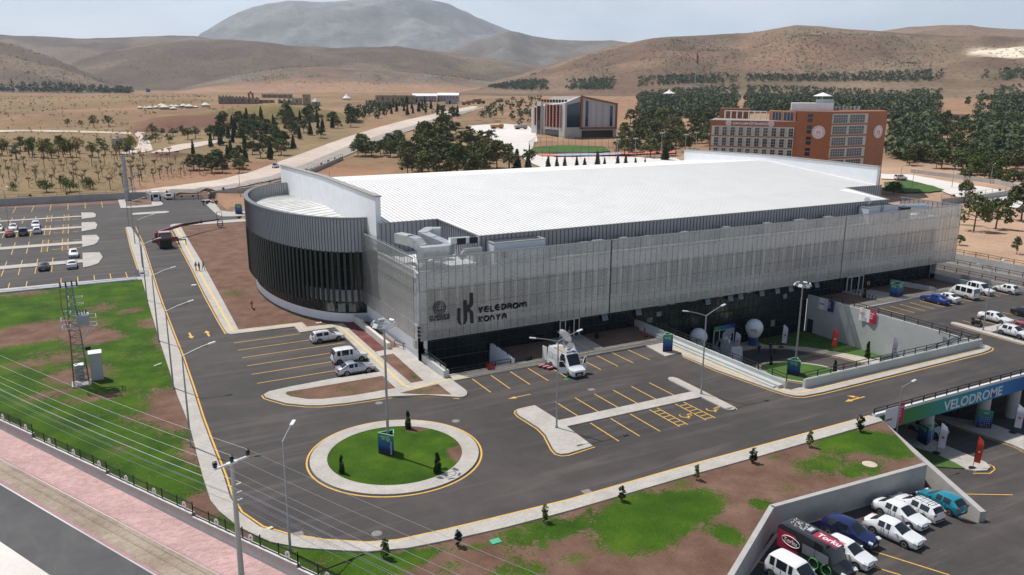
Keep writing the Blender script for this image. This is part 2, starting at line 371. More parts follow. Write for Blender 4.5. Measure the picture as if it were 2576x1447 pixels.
# land
def terrain_material():
 m,nt,b=_new('dry_land');P=geo_pos(nt)
 a=N(nt,'ShaderNodeAttribute');a.attribute_name='tint'
 n1=noise_node(nt,.012,6,.6,P,.3);n2=noise_node(nt,.09,6,.65,P);n3=noise_node(nt,.8,4,.65,P)
 f=math_node(nt,'ADD',math_node(nt,'MULTIPLY',n1.outputs['Fac'],.4),math_node(nt,'ADD',math_node(nt,'MULTIPLY',n2.outputs['Fac'],.35),math_node(nt,'MULTIPLY',n3.outputs['Fac'],.25)))
 r=ramp(nt,f,[(.36,(.66,.66,.66)),(.5,(1,1,1)),(.64,(1.28,1.25,1.22))])
 c=mix(nt,1.0,a.outputs['Color'],r.outputs[0],'MULTIPLY')
 at2=N(nt,'ShaderNodeAttribute');at2.attribute_name='scrub'
 vo=N(nt,'ShaderNodeTexVoronoi');vo.inputs['Scale'].default_value=.085;nt.links.new(P,vo.inputs['Vector'])
 d1=ramp(nt,vo.outputs['Distance'],[(.2,(1,1,1)),(.34,(0,0,0))])
 nm=noise_node(nt,.006,4,.6,P);rm=ramp(nt,math_node(nt,'ADD',nm.outputs['Fac'],math_node(nt,'SUBTRACT',at2.outputs['Fac'],.5)),[(.46,(0,0,0)),(.60,(1,1,1))])
 c=mix(nt,math_node(nt,'MULTIPLY',math_node(nt,'MULTIPLY',d1.outputs[0],rm.outputs[0]),.8),c,(.055,.065,.035))
 nt.links.new(c,b.inputs['Base Color']);b.inputs['Roughness'].default_value=1;b.inputs['Specular IOR Level'].default_value=.05
 nb=noise_node(nt,.35,6,.7,P);bp=N(nt,'ShaderNodeBump');bp.inputs['Strength'].default_value=.6;bp.inputs['Distance'].default_value=.5
 nt.links.new(nb.outputs['Fac'],bp.inputs['Height']);nt.links.new(bp.outputs[0],b.inputs['Normal'])
 return m
def mound_at(px,py,rad,rad2,hh,rot=0):
 p=at(px,py,0);d=ray(px,py);hl=math.hypot(d.x,d.y)
 q=drop(px,py);MOUNDS.append((q.x,q.y,rad,rad2,hh,rot))
mound_at(690,300,85,30,9,-.5);mound_at(480,318,52,22,6.5,-.45);mound_at(420,392,14,6,1.6,-.4);mound_at(390,330,24,10,2.2,-.4)
na,nr=640,330
A=np.linspace(math.radians(-20),math.radians(78),na)
R=np.concatenate([np.linspace(140,420,110),np.geomspace(420,12500,nr-109)[1:]])
AA,RR=np.meshgrid(A,R)
X=np.sin(AA)*RR;Y=np.cos(AA)*RR
Zt,tint,rel=terrain(X,Y,True)
nr=len(R)
me=bpy.data.meshes.new('terrain')
V=np.stack([X,Y,Zt],-1).reshape(-1,3)
idx=np.arange(nr*na).reshape(nr,na)
F=np.stack([idx[:-1,:-1],idx[:-1,1:],idx[1:,1:],idx[1:,:-1]],-1).reshape(-1,4)
F=F[:,::-1]
me.vertices.add(len(V));me.vertices.foreach_set('co',V.ravel())
me.loops.add(F.size);me.loops.foreach_set('vertex_index',F.ravel().astype(np.int32))
me.polygons.add(len(F));me.polygons.foreach_set('loop_start',np.arange(0,F.size,4,dtype=np.int32));me.polygons.foreach_set('loop_total',np.full(len(F),4,np.int32))
me.update();me.validate()
me.polygons.foreach_set('use_smooth',[True]*len(me.polygons))
# base colour of the ground itself by kind of land
COLS={0:(.235,.155,.098),1:(.135,.098,.078),2:(.27,.26,.25),3:(.20,.175,.15),4:(.195,.135,.10),5:(.175,.112,.08)}
C=np.zeros((nr,na,4));C[...,3]=1;GU=1-np.abs(fbm(X/420,Y/420,4,44))*4.2;GU2=1-np.abs(fbm(X/130,Y/130,4,47))*4.2
for k,c in COLS.items():C[tint==k,:3]=c
def blend(mask,col,k=1.0):
 global C
 mk=(np.clip(mask,0,1)*k)[...,None];C[...,:3]=C[...,:3]*(1-mk)+np.array(col)*mk
blend(sst(1-np.abs(fbm(X/90,Y/90,4,31))*7)*(tint==0),(.33,.235,.14),.6)
blend(sst(fbm(X/210,Y/210,4,33)*5)*(tint==0),(.22,.18,.095),.5)
blend(sst(fbm(X/60,Y/60,4,35)*5-.3)*(tint==0),(.30,.155,.10),.7)
blend(sst((GU-.62)*4)*(tint>0)*(tint!=2),(.13,.105,.065),.55);blend(sst((GU2-.6)*4)*(tint>0)*(tint!=2),(.15,.115,.075),.4);blend(sst((GU-.5)*4)*(tint==2),(.15,.15,.135),.6);blend(sst(.3-fbm(X/260,Y/260,4,49)*6)*((tint==5)|(tint==1)),(.27,.20,.135),.5)  # vegetated gully lines, darkened in the colour to bring out the hills' relief
azd=np.degrees(AA)
blend(sst((azd-26)/6)*(tint==0)*sst((RR-320)/150)*(1-sst((azd-58)/8)*0),(.34,.205,.13),.6)
blend(sst((azd-33)/3)*(tint==0)*sst((400-RR)/60),(.42,.285,.20),.9)
blend(((azd>3)&(azd<20))*sst((RR-232)/10)*sst((330-RR)/40)*(tint==0),(.33,.20,.13),.8)
gq=fbm(X/40,Y/40,4,71)
blend((tint==4)*sst((rel-.35)/.2)*sst(gq*6+.5),(.20,.17,.14),.75)
blend((tint==4)*sst((.55-rel)/.3),(.36,.225,.15),.8)
blend((tint==2)*sst(fbm(X/500,Y/500,5,77)*5),(.25,.235,.21),.8)
blend((tint==5)*sst(fbm(X/300,Y/300,5,79)*6-.6),(.28,.18,.12),.7)
for(mx,my,rad,rad2,hh,rot)in MOUNDS:
 q=np.hypot(X-mx,Y-my)/rad;blend(sst(1.5*(1-q)),(.17,.095,.07)if hh<8 else(.21,.175,.075),.85)
pq=drop(2520,132)
for(ppx,ppy,sx,sy)in((2500,126,45,26),(2545,131,48,24),(2562,140,48,20)):
 q=drop(ppx,ppy);blend(sst(1.6*(1-np.hypot((X-q.x)/sx,(Y-q.y)/(sx*1.5)))),(.70,.60,.47),1)
ca=me.color_attributes.new('tint','FLOAT_COLOR','POINT');ca.data.foreach_set('color',C.ravel())
S=np.select([tint==1,tint==2,tint==3,tint==4,tint==5],[.58,.62,.6,.52,.70],.44)
sa=me.attributes.new('scrub','FLOAT','POINT');sa.data.foreach_set('value',S.ravel().astype(np.float32))
me.materials.append(terrain_material())
to=bpy.data.objects.new('terrain',me);COL.objects.link(to);tag(to,kind='structure')
# haze
hz=MB();hz.box(-5200,12800,-400,12800,-14,1150)
mh=bpy.data.materials.new('haze_air');mh.use_nodes=True;hn=mh.node_tree;hn.nodes.remove(hn.nodes['Principled BSDF'])
pv=N(hn,'ShaderNodeVolumePrincipled');pv.inputs['Color'].default_value=(.66,.80,1,1);pv.inputs['Density'].default_value=6.0e-5;pv.inputs['Anisotropy'].default_value=.25
hn.links.new(pv.outputs[0],hn.nodes['Material Output'].inputs['Volume'])
tag(hz.build('haze',mh),kind='stuff')
# site: levels
ZL=-5.7
ZC=-2.4
def structure(mb,name,mats,**k):return tag(mb.build(name,mats,**k),kind='structure')
COURT=[(69.35,60.95),(104.5,60.95),(104.5,90.2),(69.35,90.2)]
LOWOUT=[(71.2,50.0),(71.2,51.45)]
g=MB()
# brown soil of the whole site, with openings for the court, the light well and the lower car park
rim=[(-75,277.5),(-75,40)]+[tuple(at(0,1060))[:2]]
LOW_EDGE=[tuple(at(790,1500))[:2],tuple(at(1760,1560,.05))[:2],tuple(at(1935,1270,.05))[:2],tuple(at(2322,1164,.05))[:2],(71.2,50.0),(71.2,51.45),(230,51.45),(230,100),(151,100),(151,196),(36,196),(36,277.5)]
FENCE_L=[tuple(at(-330,925))[:2],tuple(at(790,1449))[:2]]
_fd=(Vector(FENCE_L[1])-Vector(FENCE_L[0])).normalized();_fx=Vector(FENCE_L[1])+_fd*14
soil=[(-75,277.5),(-75,FENCE_L[0][1]+10),FENCE_L[0],FENCE_L[1],(_fx.x,_fx.y)]+LOW_EDGE[1:]
WELL=[(36.3,83.8),(45.2,83.8),(45.2,89.8),(36.3,89.8)]
g.poly(soil,None,-.02,holes=[COURT[::-1],WELL[::-1]])
structure(g,'brown_soil_ground',M_SOIL)
a=MB()
asph=[(8.9,217),(10.2,168),(9.6,134.8),(9.4,117.7),(9.0,94),(8.6,77),(8.3,65),(8.6,62),(9.7,58.9),(11.3,56.9),(13.5,54.8),(16.3,52.9),(19,52.1),(26,51.6),(33,51.4),(71.2,51.5),(230,51.5),(230,60),(141.2,60),(141.2,82),(104.6,82.6),(104.6,60.9),(69.4,60.9),(69.4,82.4),(31,82.4),(31,110),(15.6,114),(17.5,180),(18.6,213),(36,218),(36,223),(33,227),(34,277),(21,277),(20.8,263),(-75,272),(-75,157.5),(-12,157.5),(8,156.6)]
a.poly(asph,None,.012)
structure(a,'parking_lot_asphalt',M_ASPH)
# lower car park / ramp / underpass / court floor
def zlow(x,y):
# right of the wing wall the drive falls from the lower car park to the underpass
 k=min(1,max(0,(y-34)/(46-34)))
 side=min(1,max(0,(x-(64.5+(y-38)*.48))/1.2))
 return ZC+(ZL-ZC)*k*side
lw=MB();gx=np.arange(30,200,1.0);gy=np.arange(-10,62,1.0)
vs=[(x,y,zlow(x,y))for y in gy for x in gx];nx=len(gx)
fs=[(j*nx+i,j*nx+i+1,(j+1)*nx+i+1,(j+1)*nx+i)for j in range(len(gy)-1)for i in range(nx-1)if not(gx[i]<70 and gy[j]>47.5)]
lw.add(vs,fs)
structure(lw,'lower_parking_asphalt',M_ASPH,smooth=True)
cf=MB();cf.poly([(69.4,60.5),(104.5,60.5),(104.5,93),(69.4,93)],None,ZL+.004);structure(cf,'court_asphalt',M_ASPH)
# kerbed pavements
pv=MB();PZ=.14
K1i=[(9.9,216.6),(10.7,190),(10.1,168),(9.6,147.6),(9.35,134.8),(9.15,117.7),(9.05,105),(8.8,94),(8.5,84),(8.42,77.7),(8.38,69.3),(8.22,65),(8.45,62.1),(9.5,58.95),(11.1,56.9),(13.4,54.8),(16.2,52.9),(18.4,52.12),(22.2,51.78),(26.3,51.56),(33.3,51.3),(45,51.55),(60,51.55),(71.0,51.6)]
K1o=[(71.0,50.1),(53.3,49.95),(45,50),(32.2,49.8),(26.4,49.95),(22.45,50.29),(18.7,50.77),(15.8,51.74),(14.27,52.7),(11.65,54.5),(9.55,56.6),(8.04,59.65),(7.05,63),(6.7,65.2),(6.75,70),(6.9,75.3),(7.1,80.8),(7.1,85),(7.0,91.6),(7.1,100.8),(7.2,113),(7.45,130),(7.9,154),(8.0,164),(8.26,189),(8.9,216.6)]
pv.poly(K1i+K1o,-.1,PZ,0,mside=1)
K2=[(20.9,212.3),(18.6,212.3),(18.5,200),(17.65,180.3),(17.1,160),(16.57,145),(16.3,136),(15.92,120.6),(15.85,115.6),(15.9,113.4),(16.3,112.7),(25.03,112.45),(24.98,109.2),(30.05,109.4),(30.05,105.8),(29.66,88.6),(29.65,82.7),(31.36,83.1),(31.35,94.2),(31.55,96),(31.66,110.8),(26.6,111.5),(26.5,114.1),(17.6,114.56),(17.95,123),(19.45,162.4),(20.3,194)]
pv.poly(K2,-.1,PZ+.003,0,mside=1)
pv.poly([(18.6,212.35),(37,212.6),(37,217),(30,216.9),(19.6,216.3),(18.7,214.8)],-.1,PZ,0,mside=1)
BED1=[(29.4,87),(23.26,86.97),(18.1,87.06),(17.74,86.52),(18.07,85.46),(19.53,83.82),(20.96,83.07),(24.37,82.51),(29.35,82.45)]
BED1B=[(29.2,80.78),(30.24,80.95),(34.2,81.4),(34.2,77.6),(31.73,79.0),(29.6,80.4)]
BED2=[(31.5,94.1),(33.4,94.3),(33.1,83.2),(31.5,83.15)]
ISL=[(29.64,88.5),(24.07,88.9),(18.8,88.54),(16.35,88.16),(15.57,87.48),(15.6,86.5),(16.05,85.64),(17.2,83.67),(18.97,82.07),(20.48,81.28),(23.21,80.69),(28.06,80.3),(31.71,78.85),(34.12,77.0),(34.7,76.55),(35.16,76.5),(35.7,76.8),(36.1,77.5),(36.25,78.2),(36.2,81.6),(36.2,83.4),(35.5,84.2),(35.5,96.7),(31.6,96),(31.4,94.2),(31.37,83.05),(29.66,82.68)]
pv.poly(ISL,-.1,PZ,0,mside=1,holes=[BED1,BED1B,BED2])
pv.poly([(36.22,81.65),(50,81.75),(64.6,82.0),(64.15,77.1),(66.9,77.4),(66.3,76.2),(66.45,70),(67.55,62),(67.9,60.3),(68.4,59.4),(69.3,58.95),(72,58.75),(102.3,59.0),(104.2,59.25),(105.3,59.7),(105.75,60.5),(105.4,61.3),(104.9,61.5),(104.55,60.9),(69.3,60.9),(69.3,83.75),(59.0,83.75),(59.6,90.4),(54.4,90.4),(54.5,83.75),(36.4,83.75)],-.1,PZ-.003,0,mside=1)
pv.poly([(105.0,81.3),(121,81.7),(140.8,82.3),(140.8,83.8),(119.6,83.8),(118.2,90.4),(113,90.4),(113.6,83.8),(105.0,83.5)],-.1,PZ,0,mside=1)
circ=lambda r,n=72,c=(23.4,66.4):[(c[0]+r*math.cos(2*math.pi*k/n),c[1]+r*math.sin(2*math.pi*k/n))for k in range(n)]
pv.poly(circ(7.85),-.1,PZ,0,mside=1,holes=[circ(6.28)[::-1]])
I2=[(38.2,67.6),(38.1,68.8),(38.25,69.8),(38.6,70.3),(39.03,70.5),(40.95,70.6),(41.15,65.9),(40.8,59.1),(37.8,58.85),(37.2,59.0),(36.95,59.41),(37.1,60.35),(37.6,61.9),(38.1,63.4),(38.35,65.2)]
pv.poly(I2,-.1,PZ,0,mside=1)
pv.poly([(41.16,65.9),(58.9,65.85),(58.66,64.05),(41.05,64.2)],-.1,PZ-.002,0,mside=1)
I4=[(59.0,69.9),(59.2,70.5),(59.6,70.75),(60.0,70.6),(60.2,70.1),(60.05,64.7),(59.9,60.1),(59.6,59.7),(59.2,59.6),(58.8,59.85),(58.68,60.4),(58.67,64),(58.92,65.9)]
pv.poly(I4,-.1,PZ,0,mside=1)
ULI=[[(-.56,235.94),(2.65,237.28),(2.94,243.26),(2.39,246.71),(-.52,248.17)],[(-.84,214.78),(2.24,217.35),(2.77,224.02),(2.31,228.8),(-.69,229.39)],[(-.99,192.93),(1.3,195),(2.02,197.51),(2.6,202.97),(2.1,208.07),(-.92,208.52)],[(-1.2,170.23),(.19,171.08),(1.51,173.09),(2.46,179.37),(2.06,184.99),(-1.09,185.97)]]
for P_ in ULI:pv.poly(P_,-.1,PZ,0,mside=1)
for y0,y1,x1 in((239.9,241.8,-.62),(220.2,223.2,-.78),(197.3,200.6,-.96),(175.4,178.7,-1.14)):
 pv.poly([(-75,y0),(x1,y0),(x1,y1),(-75,y1)],-.1,PZ-.003,0,mside=1)
pv.poly([(-75,154.6),(7.95,154.4),(7.9,157),(-4.9,157.7),(-75,157.2)],-.1,PZ-.003,0,mside=1)
pv.poly([(9.77,273),(11.6,272.6),(11.3,256),(17.98,256.2),(18.44,263.4),(21.0,262.1),(21.1,257.05),(20.6,254.3),(19.41,252.98),(16.2,251.8),(12,251.9),(10.2,252.3),(9.5,253.2)],-.1,PZ,0,mside=1)
pv.poly([(11.34,239.06),(11.7,240.5),(12.5,241.0),(20.2,240.93),(20.9,240),(20.9,238.2),(19.83,236.95),(12.0,237.1)],-.1,PZ,0,mside=1)
pv.poly([(32.3,260.5),(31.9,236),(31.9,226.5),(32.8,223.6),(34.5,222.7),(41,222.4),(41,230),(36.2,231.2),(33.9,235),(35.0,255.2),(34.4,260.6)],-.1,PZ,0,mside=1)
pv.poly([(111.4,69.3),(111.7,69.75),(112.3,69.85),(112.6,69.4),(112.62,65.9),(120,65.9),(120,63.9),(112.2,64.1),(111.9,59.1),(111.3,55),(110.0,55),(110.75,58.6)],-.1,PZ,0,mside=1)
pv.poly([(135,66),(135,60),(200,60),(200,66)],-.1,PZ,0,mside=1)
structure(pv,'pavement',[M_PAVE,M_KERB])
# soil and grass beds inside the kerbs
bd=MB()
for P_ in(BED1,BED1B,BED2):bd.poly(P_,None,.09)
bd.poly([(11.3,256),(17.98,256.2),(18.6,271.2),(12.7,272.8),(11.6,269)],None,.06)
bd.poly([(45.6,83.75),(54.5,83.75),(54.4,90.0),(45.6,90.0)],None,.07);bd.poly([(59.05,83.75),(69.2,83.75),(69.2,90.0),(59.6,90.0)],None,.07)
bd.poly([(104.9,83.5),(113.6,83.8),(113,90),(104.9,90)],None,.07);bd.poly([(119.6,83.8),(127.1,83.8),(125.3,90),(118.2,90)],None,.07)
structure(bd,'planting_bed_soil',M_SOIL)
rb=MB();rb.poly([(31.75,111),(33.3,110.5),(33.2,96.6),(31.65,96.05)],None,.10);structure(rb,'red_gravel_bed',M_RED)
# tactile strips
tp=MB()
tp.ribbon([(19.6,212),(19.3,195),(18.6,180),(18.0,160),(17.5,145),(17.05,125),(16.75,114.5),(16.8,113.6),(25.8,113.3),(25.8,110.5),(30.8,110.1),(30.75,96),(30.5,83),(30.9,81.8)],.4,PZ+.010)
tp.ribbon([(30.9,81.4),(36.6,82.3),(50,82.75),(64.9,82.9),(66.9,81.5),(67.2,76),(67.5,70),(68.2,62.2),(68.7,60.4),(69.8,59.8),(102.5,60.0)],.38,PZ+.012)
tp.ribbon([(56.8,83.2),(57.2,90)],.38,PZ+.013);tp.ribbon([(105.2,82.4),(121,82.7),(136,83)],.38,PZ+.012)
structure(tp,'tactile_paving',M_TACT)
# painted markings
mk=MB();YZ=.018
def off(poly,d):
 P_=[Vector((x,y,0))for x,y in poly];n=len(P_);ar=sum(P_[i].x*P_[(i+1)%n].y-P_[(i+1)%n].x*P_[i].y for i in range(n));s=1 if ar>0 else-1
 out=[]
 for i in range(n):
  t=(P_[(i+1)%n]-P_[i-1]).normalized();out.append((P_[i].x+s*t.y*d,P_[i].y-s*t.x*d))
 return out
mk.ribbon([(x+.0,y)for x,y in[(11.0,216.3),(10.9,190),(10.35,168),(9.85,147.6),(9.6,134.8),(9.4,117.7),(9.3,105.4),(9.05,94),(8.75,84),(8.67,77.7),(8.62,69.3),(8.47,65),(8.7,62.2),(9.75,59.15),(11.3,57.1),(13.55,55),(16.26,53.15),(18.4,52.4),(22.2,52.05),(26.3,51.84),(33.3,51.55),(45,51.8),(60,51.8),(71.2,51.85)]],.16,YZ)
mk.ribbon([(8.75,216.5),(8.1,189),(7.85,164)],.16,YZ)
mk.ribbon([(18.2,209),(17.4,180.3),(16.9,160),(16.35,145),(16.05,136),(15.72,120.6),(15.66,113.6)],.16,YZ)
mk.ribbon(circ(8.12),.17,YZ,closed=True)
mk.ribbon(off(I2,.22)[:5]+[(40.5,70.8)],.13,YZ);mk.ribbon(off(I2,.22)[7:]+[off(I2,.22)[0]],.14,YZ)
mk.ribbon([(59.9,70.9),(60.4,70.2),(60.27,64.7),(60.1,60.2),(59.8,59.6)],.12,YZ)
mk.ribbon(off(ISL,.22)[4:15],.14,YZ);mk.ribbon([(28.06,80.08),(31.6,78.62),(34.0,76.8)],.14,YZ)
mk.ribbon([(66.2,76.2),(66.2,70),(67.3,62),(67.65,60.2),(68.2,59.2),(69.2,58.7),(72,58.5),(102.3,58.75),(104.3,59.0),(105.5,59.5),(106.0,60.5)],.14,YZ)
mk.ribbon([(110.55,58.6),(111.15,69.3)],.12,YZ)
for(x0,y0),(x1,y1)in[((38.57,81.4),(38.56,76.47)),((41.1,81.47),(41.05,76.47)),((43.78,81.5),(43.75,76.57)),((46.3,81.6),(46.29,76.69)),((48.9,81.5),(48.85,76.7)),((51.4,81.6),(51.4,76.8)),((53.95,81.6),(54.01,76.99)),((56.6,82.0),(56.6,77.03)),((59.04,82),(59.05,77.13)),((61.6,81.9),(61.65,77.14))]+[((43.58+2.58*k,70.6),(43.65+2.57*k,65.95))for k in range(6)]+[((43.8+2.54*k,64.0),(43.8+2.54*k,58.98))for k in range(4)]+[((52.46,64.02),(52.48,59.0)),((54.96,64),(54.94,59)),((56.12,63.97),(56.2,59))]+[((15.96-.06*k,108.75-3.42*k),(x,108.85-3.41*k))for k,x in enumerate((24.89,29.4,29.3,29.2,29.1,29.0))]+[((-12.78+2.645*k,157.6),(-12.78+2.645*k,162.5))for k in range(-18,8)if k!=2]+[((-16.84+4.4*k,270),(-17+4.4*k,256.6))for k in range(-12,6)]+[((-14.39+2.66*k,183.7),(-14.45+2.66*k,168.9))for k in range(-16,4)]+[((-14+2.66*k,206),(-14+2.66*k,190.8))for k in list(range(-16,2))]+[((-14.2+2.72*k,228.7),(-14.2+2.72*k,213.2))for k in list(range(-16,2))]+[((-13.9+2.7*k,247),(-13.95+2.7*k,234.9))for k in list(range(-16,2))]+[((109.74+2.45*k,80.4),(109.7+2.45*k,76))for k in range(12)]+[((114.64+2.5*k,69.8),(114.75+2.5*k,60))for k in range(8)]:
 mk.ribbon([(x0,y0),(x1,y1)],.13,YZ)
for xa,xb in((51.45,52.47),(54.95,56.15)):
 for k in range(6):mk.ribbon([(xa,59.3+.8*k),(xb,59.3+.8*k)],.11,YZ)
for xa,y0,y1 in((-8.6,235.3,246.6),(-4.65,235.3,246.6),(-8.65,213.5,228.6),(-4.8,213.6,228.5),(-8.7,191,206.5),(-4.85,191,206.6)):
 for xx in(xa,xa+1.13):mk.ribbon([(xx,y0),(xx,y1)],.13,YZ)
 n=int((y1-y0)/1.0)
 for k in range(n):
  yy=y0+(k+.5)*(y1-y0)/n
  if not any(p0-.2<yy<p1+.2 for p0,p1 in((239.9,241.8),(220.2,223.2),(197.3,200.6))):mk.ribbon([(xa,yy),(xa+1.13,yy)],.12,YZ)
def arrow(x,y,rz,L=2.9,hw=.42,wd=.15,head=.9):
 c,s=math.cos(rz),math.sin(rz)
 T=lambda u,v:(x+u*c-v*s,y+u*s+v*c)
 mk.poly([T(0,-wd/2),T(L-head,-wd/2),T(L-head,-hw),T(L,0),T(L-head,hw),T(L-head,wd/2),T(0,wd/2)],None,YZ)
arrow(42.3,73.86,math.pi+.02,2.95,.3,.12,1.0);arrow(11.26,116.5,-math.pi/2,3.0,.42,.28,1.1);arrow(13.5,113.5,math.pi/2,3.0,.42,.28,1.1)
arrow(75.3,55.75,math.pi,3.2,.33,.2,1.0);arrow(74.6,55.75,2.2,1.4,.33,.2,.8)
def wheelchair(x,y,s=1.0,rz=0):
 c,sn=math.cos(rz),math.sin(rz)
 T=lambda u,v:(x+(u*c-v*sn)*s,y+(u*sn+v*c)*s)
 mk.ribbon([T(.42*math.cos(t),.42*math.sin(t))for t in np.linspace(-2.6,1.5,12)],.12,YZ)
 mk.ribbon([T(-.1,.9),T(-.05,.35),T(.4,.35),T(.6,-.1),T(.78,-.02)],.12,YZ);mk.ribbon([T(-.08,.66),T(.36,.62)],.1,YZ)
 mk.poly([T(-.1+.13*math.cos(t),1.05+.13*math.sin(t))for t in np.linspace(0,5.6,8)],None,YZ)
wheelchair(53.7,61.0,1.15,-1.57);wheelchair(57.4,61.0,1.15,-1.57)
for yy in(237,244.5,216,226.5,193.5,204):
 for xx in(-6.2,-2.2):wheelchair(xx,yy,1.0,-1.57)
structure(mk,'painted_markings',M_YEL)
# lawns with bare patches
def lawn(name,poly,zf,blobs,step=.6,base=0.0,rag=.25):
 xs=[p[0]for p in poly];ys=[p[1]for p in poly]
 bm=bmesh.new();mbp=MB();mbp.poly(poly,None,0)
 for v in mbp.v:bm.verts.new(v)
 bm.verts.ensure_lookup_table()
 for f in mbp.f:
  try:bm.faces.new([bm.verts[i]for i in f])
  except Exception:pass
 for axis,lo,hi in((0,min(xs),max(xs)),(1,min(ys),max(ys))):
  for c in np.arange(lo+step,hi,step):
   no=(1,0,0)if axis==0 else(0,1,0);co=(c,0,0)if axis==0 else(0,c,0)
   bmesh.ops.bisect_plane(bm,geom=bm.verts[:]+bm.edges[:]+bm.faces[:],plane_co=co,plane_no=no)
 for v in bm.verts:v.co.z=zf(v.co.x,v.co.y)
 me=bpy.data.meshes.new(name);bm.to_mesh(me);bm.free();me.materials.append(M_LAWN)
 co=np.zeros(len(me.vertices)*3);me.vertices.foreach_get('co',co);co=co.reshape(-1,3)
 g=np.full(len(co),base)
 for bx,by,rx,ry,amt in blobs:
  q=np.hypot((co[:,0]-bx)/rx,(co[:,1]-by)/ry)
  g=g+amt*sst(1.25-q)
 g=np.clip(g,0,1)+rag*fbm(co[:,0]/3.2,co[:,1]/3.2,3,91)
 at_=me.attributes.new('grass','FLOAT','POINT');at_.data.foreach_set('value',g.astype(np.float32))
 me.polygons.foreach_set('use_smooth',[True]*len(me.polygons))
 ob=bpy.data.objects.new(name,me);COL.objects.link(ob);tag(ob,kind='structure');return ob
def bl(px,py,rx,ry,amt=1.0,z=0):
 p=at(px,py,z);return(p.x,p.y,rx,ry,amt)
flat=lambda z:(lambda x,y:z+.05*float(fbm(x/2.5,y/2.5,2,9)))
L1=[(-40,154.5),(7.9,154.3),(7.4,130),(7.15,113),(7.05,100.8),(6.95,91.6),(7.05,85),(7.05,80.8),(6.85,75.3),(6.7,70),(6.65,65.2),(7.0,63),(8.0,59.65),(9.5,56.6),(11.6,54.45),(14.2,52.65),(15.7,51.7)]
FB=[tuple(at(px,1060+(1449-1060)*px/790.0))[:2]for px in(790,600,400,200,0,-300)]
L1=L1+[(FB[0][0]+.0,FB[0][1]+.2)]+FB[1:]
lawn('lawn',L1,flat(.06),[bl(60,740,6,3,-.4),bl(130,830,8,6.5,-.8),bl(30,850,6,6,-.6),bl(110,905,6,4,-.55),bl(235,850,4.4,4.4,-.85),bl(250,775,3,4,-.4),bl(200,945,4.5,4,-.7),bl(100,1000,3,2.2,-.3),bl(250,1000,4,1.6,-.5),bl(455,1045,3.6,5,-.85),bl(420,1000,3,4,-.6),bl(520,1270,2.2,2.5,-1.1),bl(490,1140,1.6,4,-.6),bl(330,783,2.5,1.6,-.7),bl(375,815,2,4,-.6),bl(405,860,1.5,5,-.5),bl(60,905,5,1.6,.35),bl(60,800,7,.9,.5),bl(600,1350,3,1.2,-.7),bl(350,1050,3,2,-.3),bl(20,1090,2,.8,-.4),bl(160,985,3,1.2,-.35),bl(300,1130,2,1,-.25)],.7,.82,.32)
L2=[(15.8,51.6),(18.7,50.7),(22.45,50.2),(26.4,49.9),(32.2,49.75),(45,49.95),(53.3,49.9),(71.0,50.0),tuple(at(2320,1165,.05))[:2],tuple(at(1935,1271,.05))[:2],tuple(at(1838,1449,.05))[:2],tuple(at(1762,1560,.05))[:2],tuple(at(790,1560))[:2],FB[0]]
def z2(x,y):return.04+.05*float(fbm(x/2.5,y/2.5,2,9))
lawn('lawn',L2,z2,[bl(1650,1290,5.6,4.0,1.2),bl(1600,1350,4.2,3.0,.9),bl(1750,1265,3.4,2.6,.7),bl(1830,1345,1.4,2.0,1),bl(1912,1268,1.2,.9,1.1),bl(2130,1110,4.4,2.6,1.2),bl(2240,1120,4.0,3.2,1.1),bl(2060,1170,4.2,2.4,.62),bl(2180,1180,2.6,1.6,.7),bl(2140,1195,1.0,.9,.6),bl(820,1420,5,3.0,1.15),bl(960,1430,4,2.2,.62),bl(1060,1395,2.6,1.4,.52),bl(1340,1345,4.4,2.6,.62),bl(1300,1440,2.6,2,.6),bl(1180,1380,2,1,.4),bl(1460,1320,3,1.4,.45),bl(1540,1245,1.6,.8,.4),bl(1480,1285,.5,.3,.9),bl(1680,1200,.5,.25,.9),bl(1720,1215,2.0,.8,.35),bl(1950,1150,.7,.4,.9),bl(1450,1405,1.6,1,.42),bl(1130,1430,1.6,1,.45),bl(1990,1230,1.4,1,.3)],.5,.12,.34)
L3=[(37,212.5),(21,212.2),(20.4,194),(19.55,162.4),(18.05,123),(17.7,114.6),(26.5,114.15),(26.65,111.55),(31.7,110.85),(36,110.5),(37,112)]
lawn('lawn',L3,flat(.06),[bl(590,740,2.5,5,.42),bl(660,800,2.5,2,.34),bl(770,800,4,1.2,.42),bl(600,590,6,3,.3),bl(620,820,3,1.5,.3),bl(700,810,1,.8,.4)],.8,.04,.36)
lawn('lawn',circ(6.3,48),flat(.10),[(23.2,66.5,8.5,8.5,1.2),(28.7,63.6,1.5,3.2,-1.1),(27.2,70.6,1.8,.9,-1.0),(28.8,65.6,.8,.5,.9)],.4,.3,.3)
for P_,bls in((BED1,[(24,84.5,2,.8,.4),(18.8,86,.8,.8,.5),(27,83,1.4,.5,.35)]),(BED1B,[(31.5,80,2,.8,.42)]),(BED2,[(32.5,85,.6,1.5,.55)])):
 lawn('lawn',P_,flat(.13),bls,.5,.08,.4)
cg=MB()
cg.poly([(94.2,86.1),(97.6,83.7),(99.8,80.2),(101.0,77.5),(101.8,75.2),(104.4,74.4),(104.4,90),(92.5,90),(92.8,87.3)],None,ZL+.12)
CI=[(83.4,79.6),(84.77,80.98),(86.2,81.2),(87.6,81.0),(89.5,80.03),(91.6,78.36),(92.9,76.4),(93.4,74.5),(93.1,72.6),(91.5,70.2),(88.5,69.6),(85.5,71.6),(83.4,74.5),(82.8,77)]
cg.poly(off(CI,-.45),None,ZL+.14)
structure(cg,'court_grass',M_GRASSF)
ck=MB()
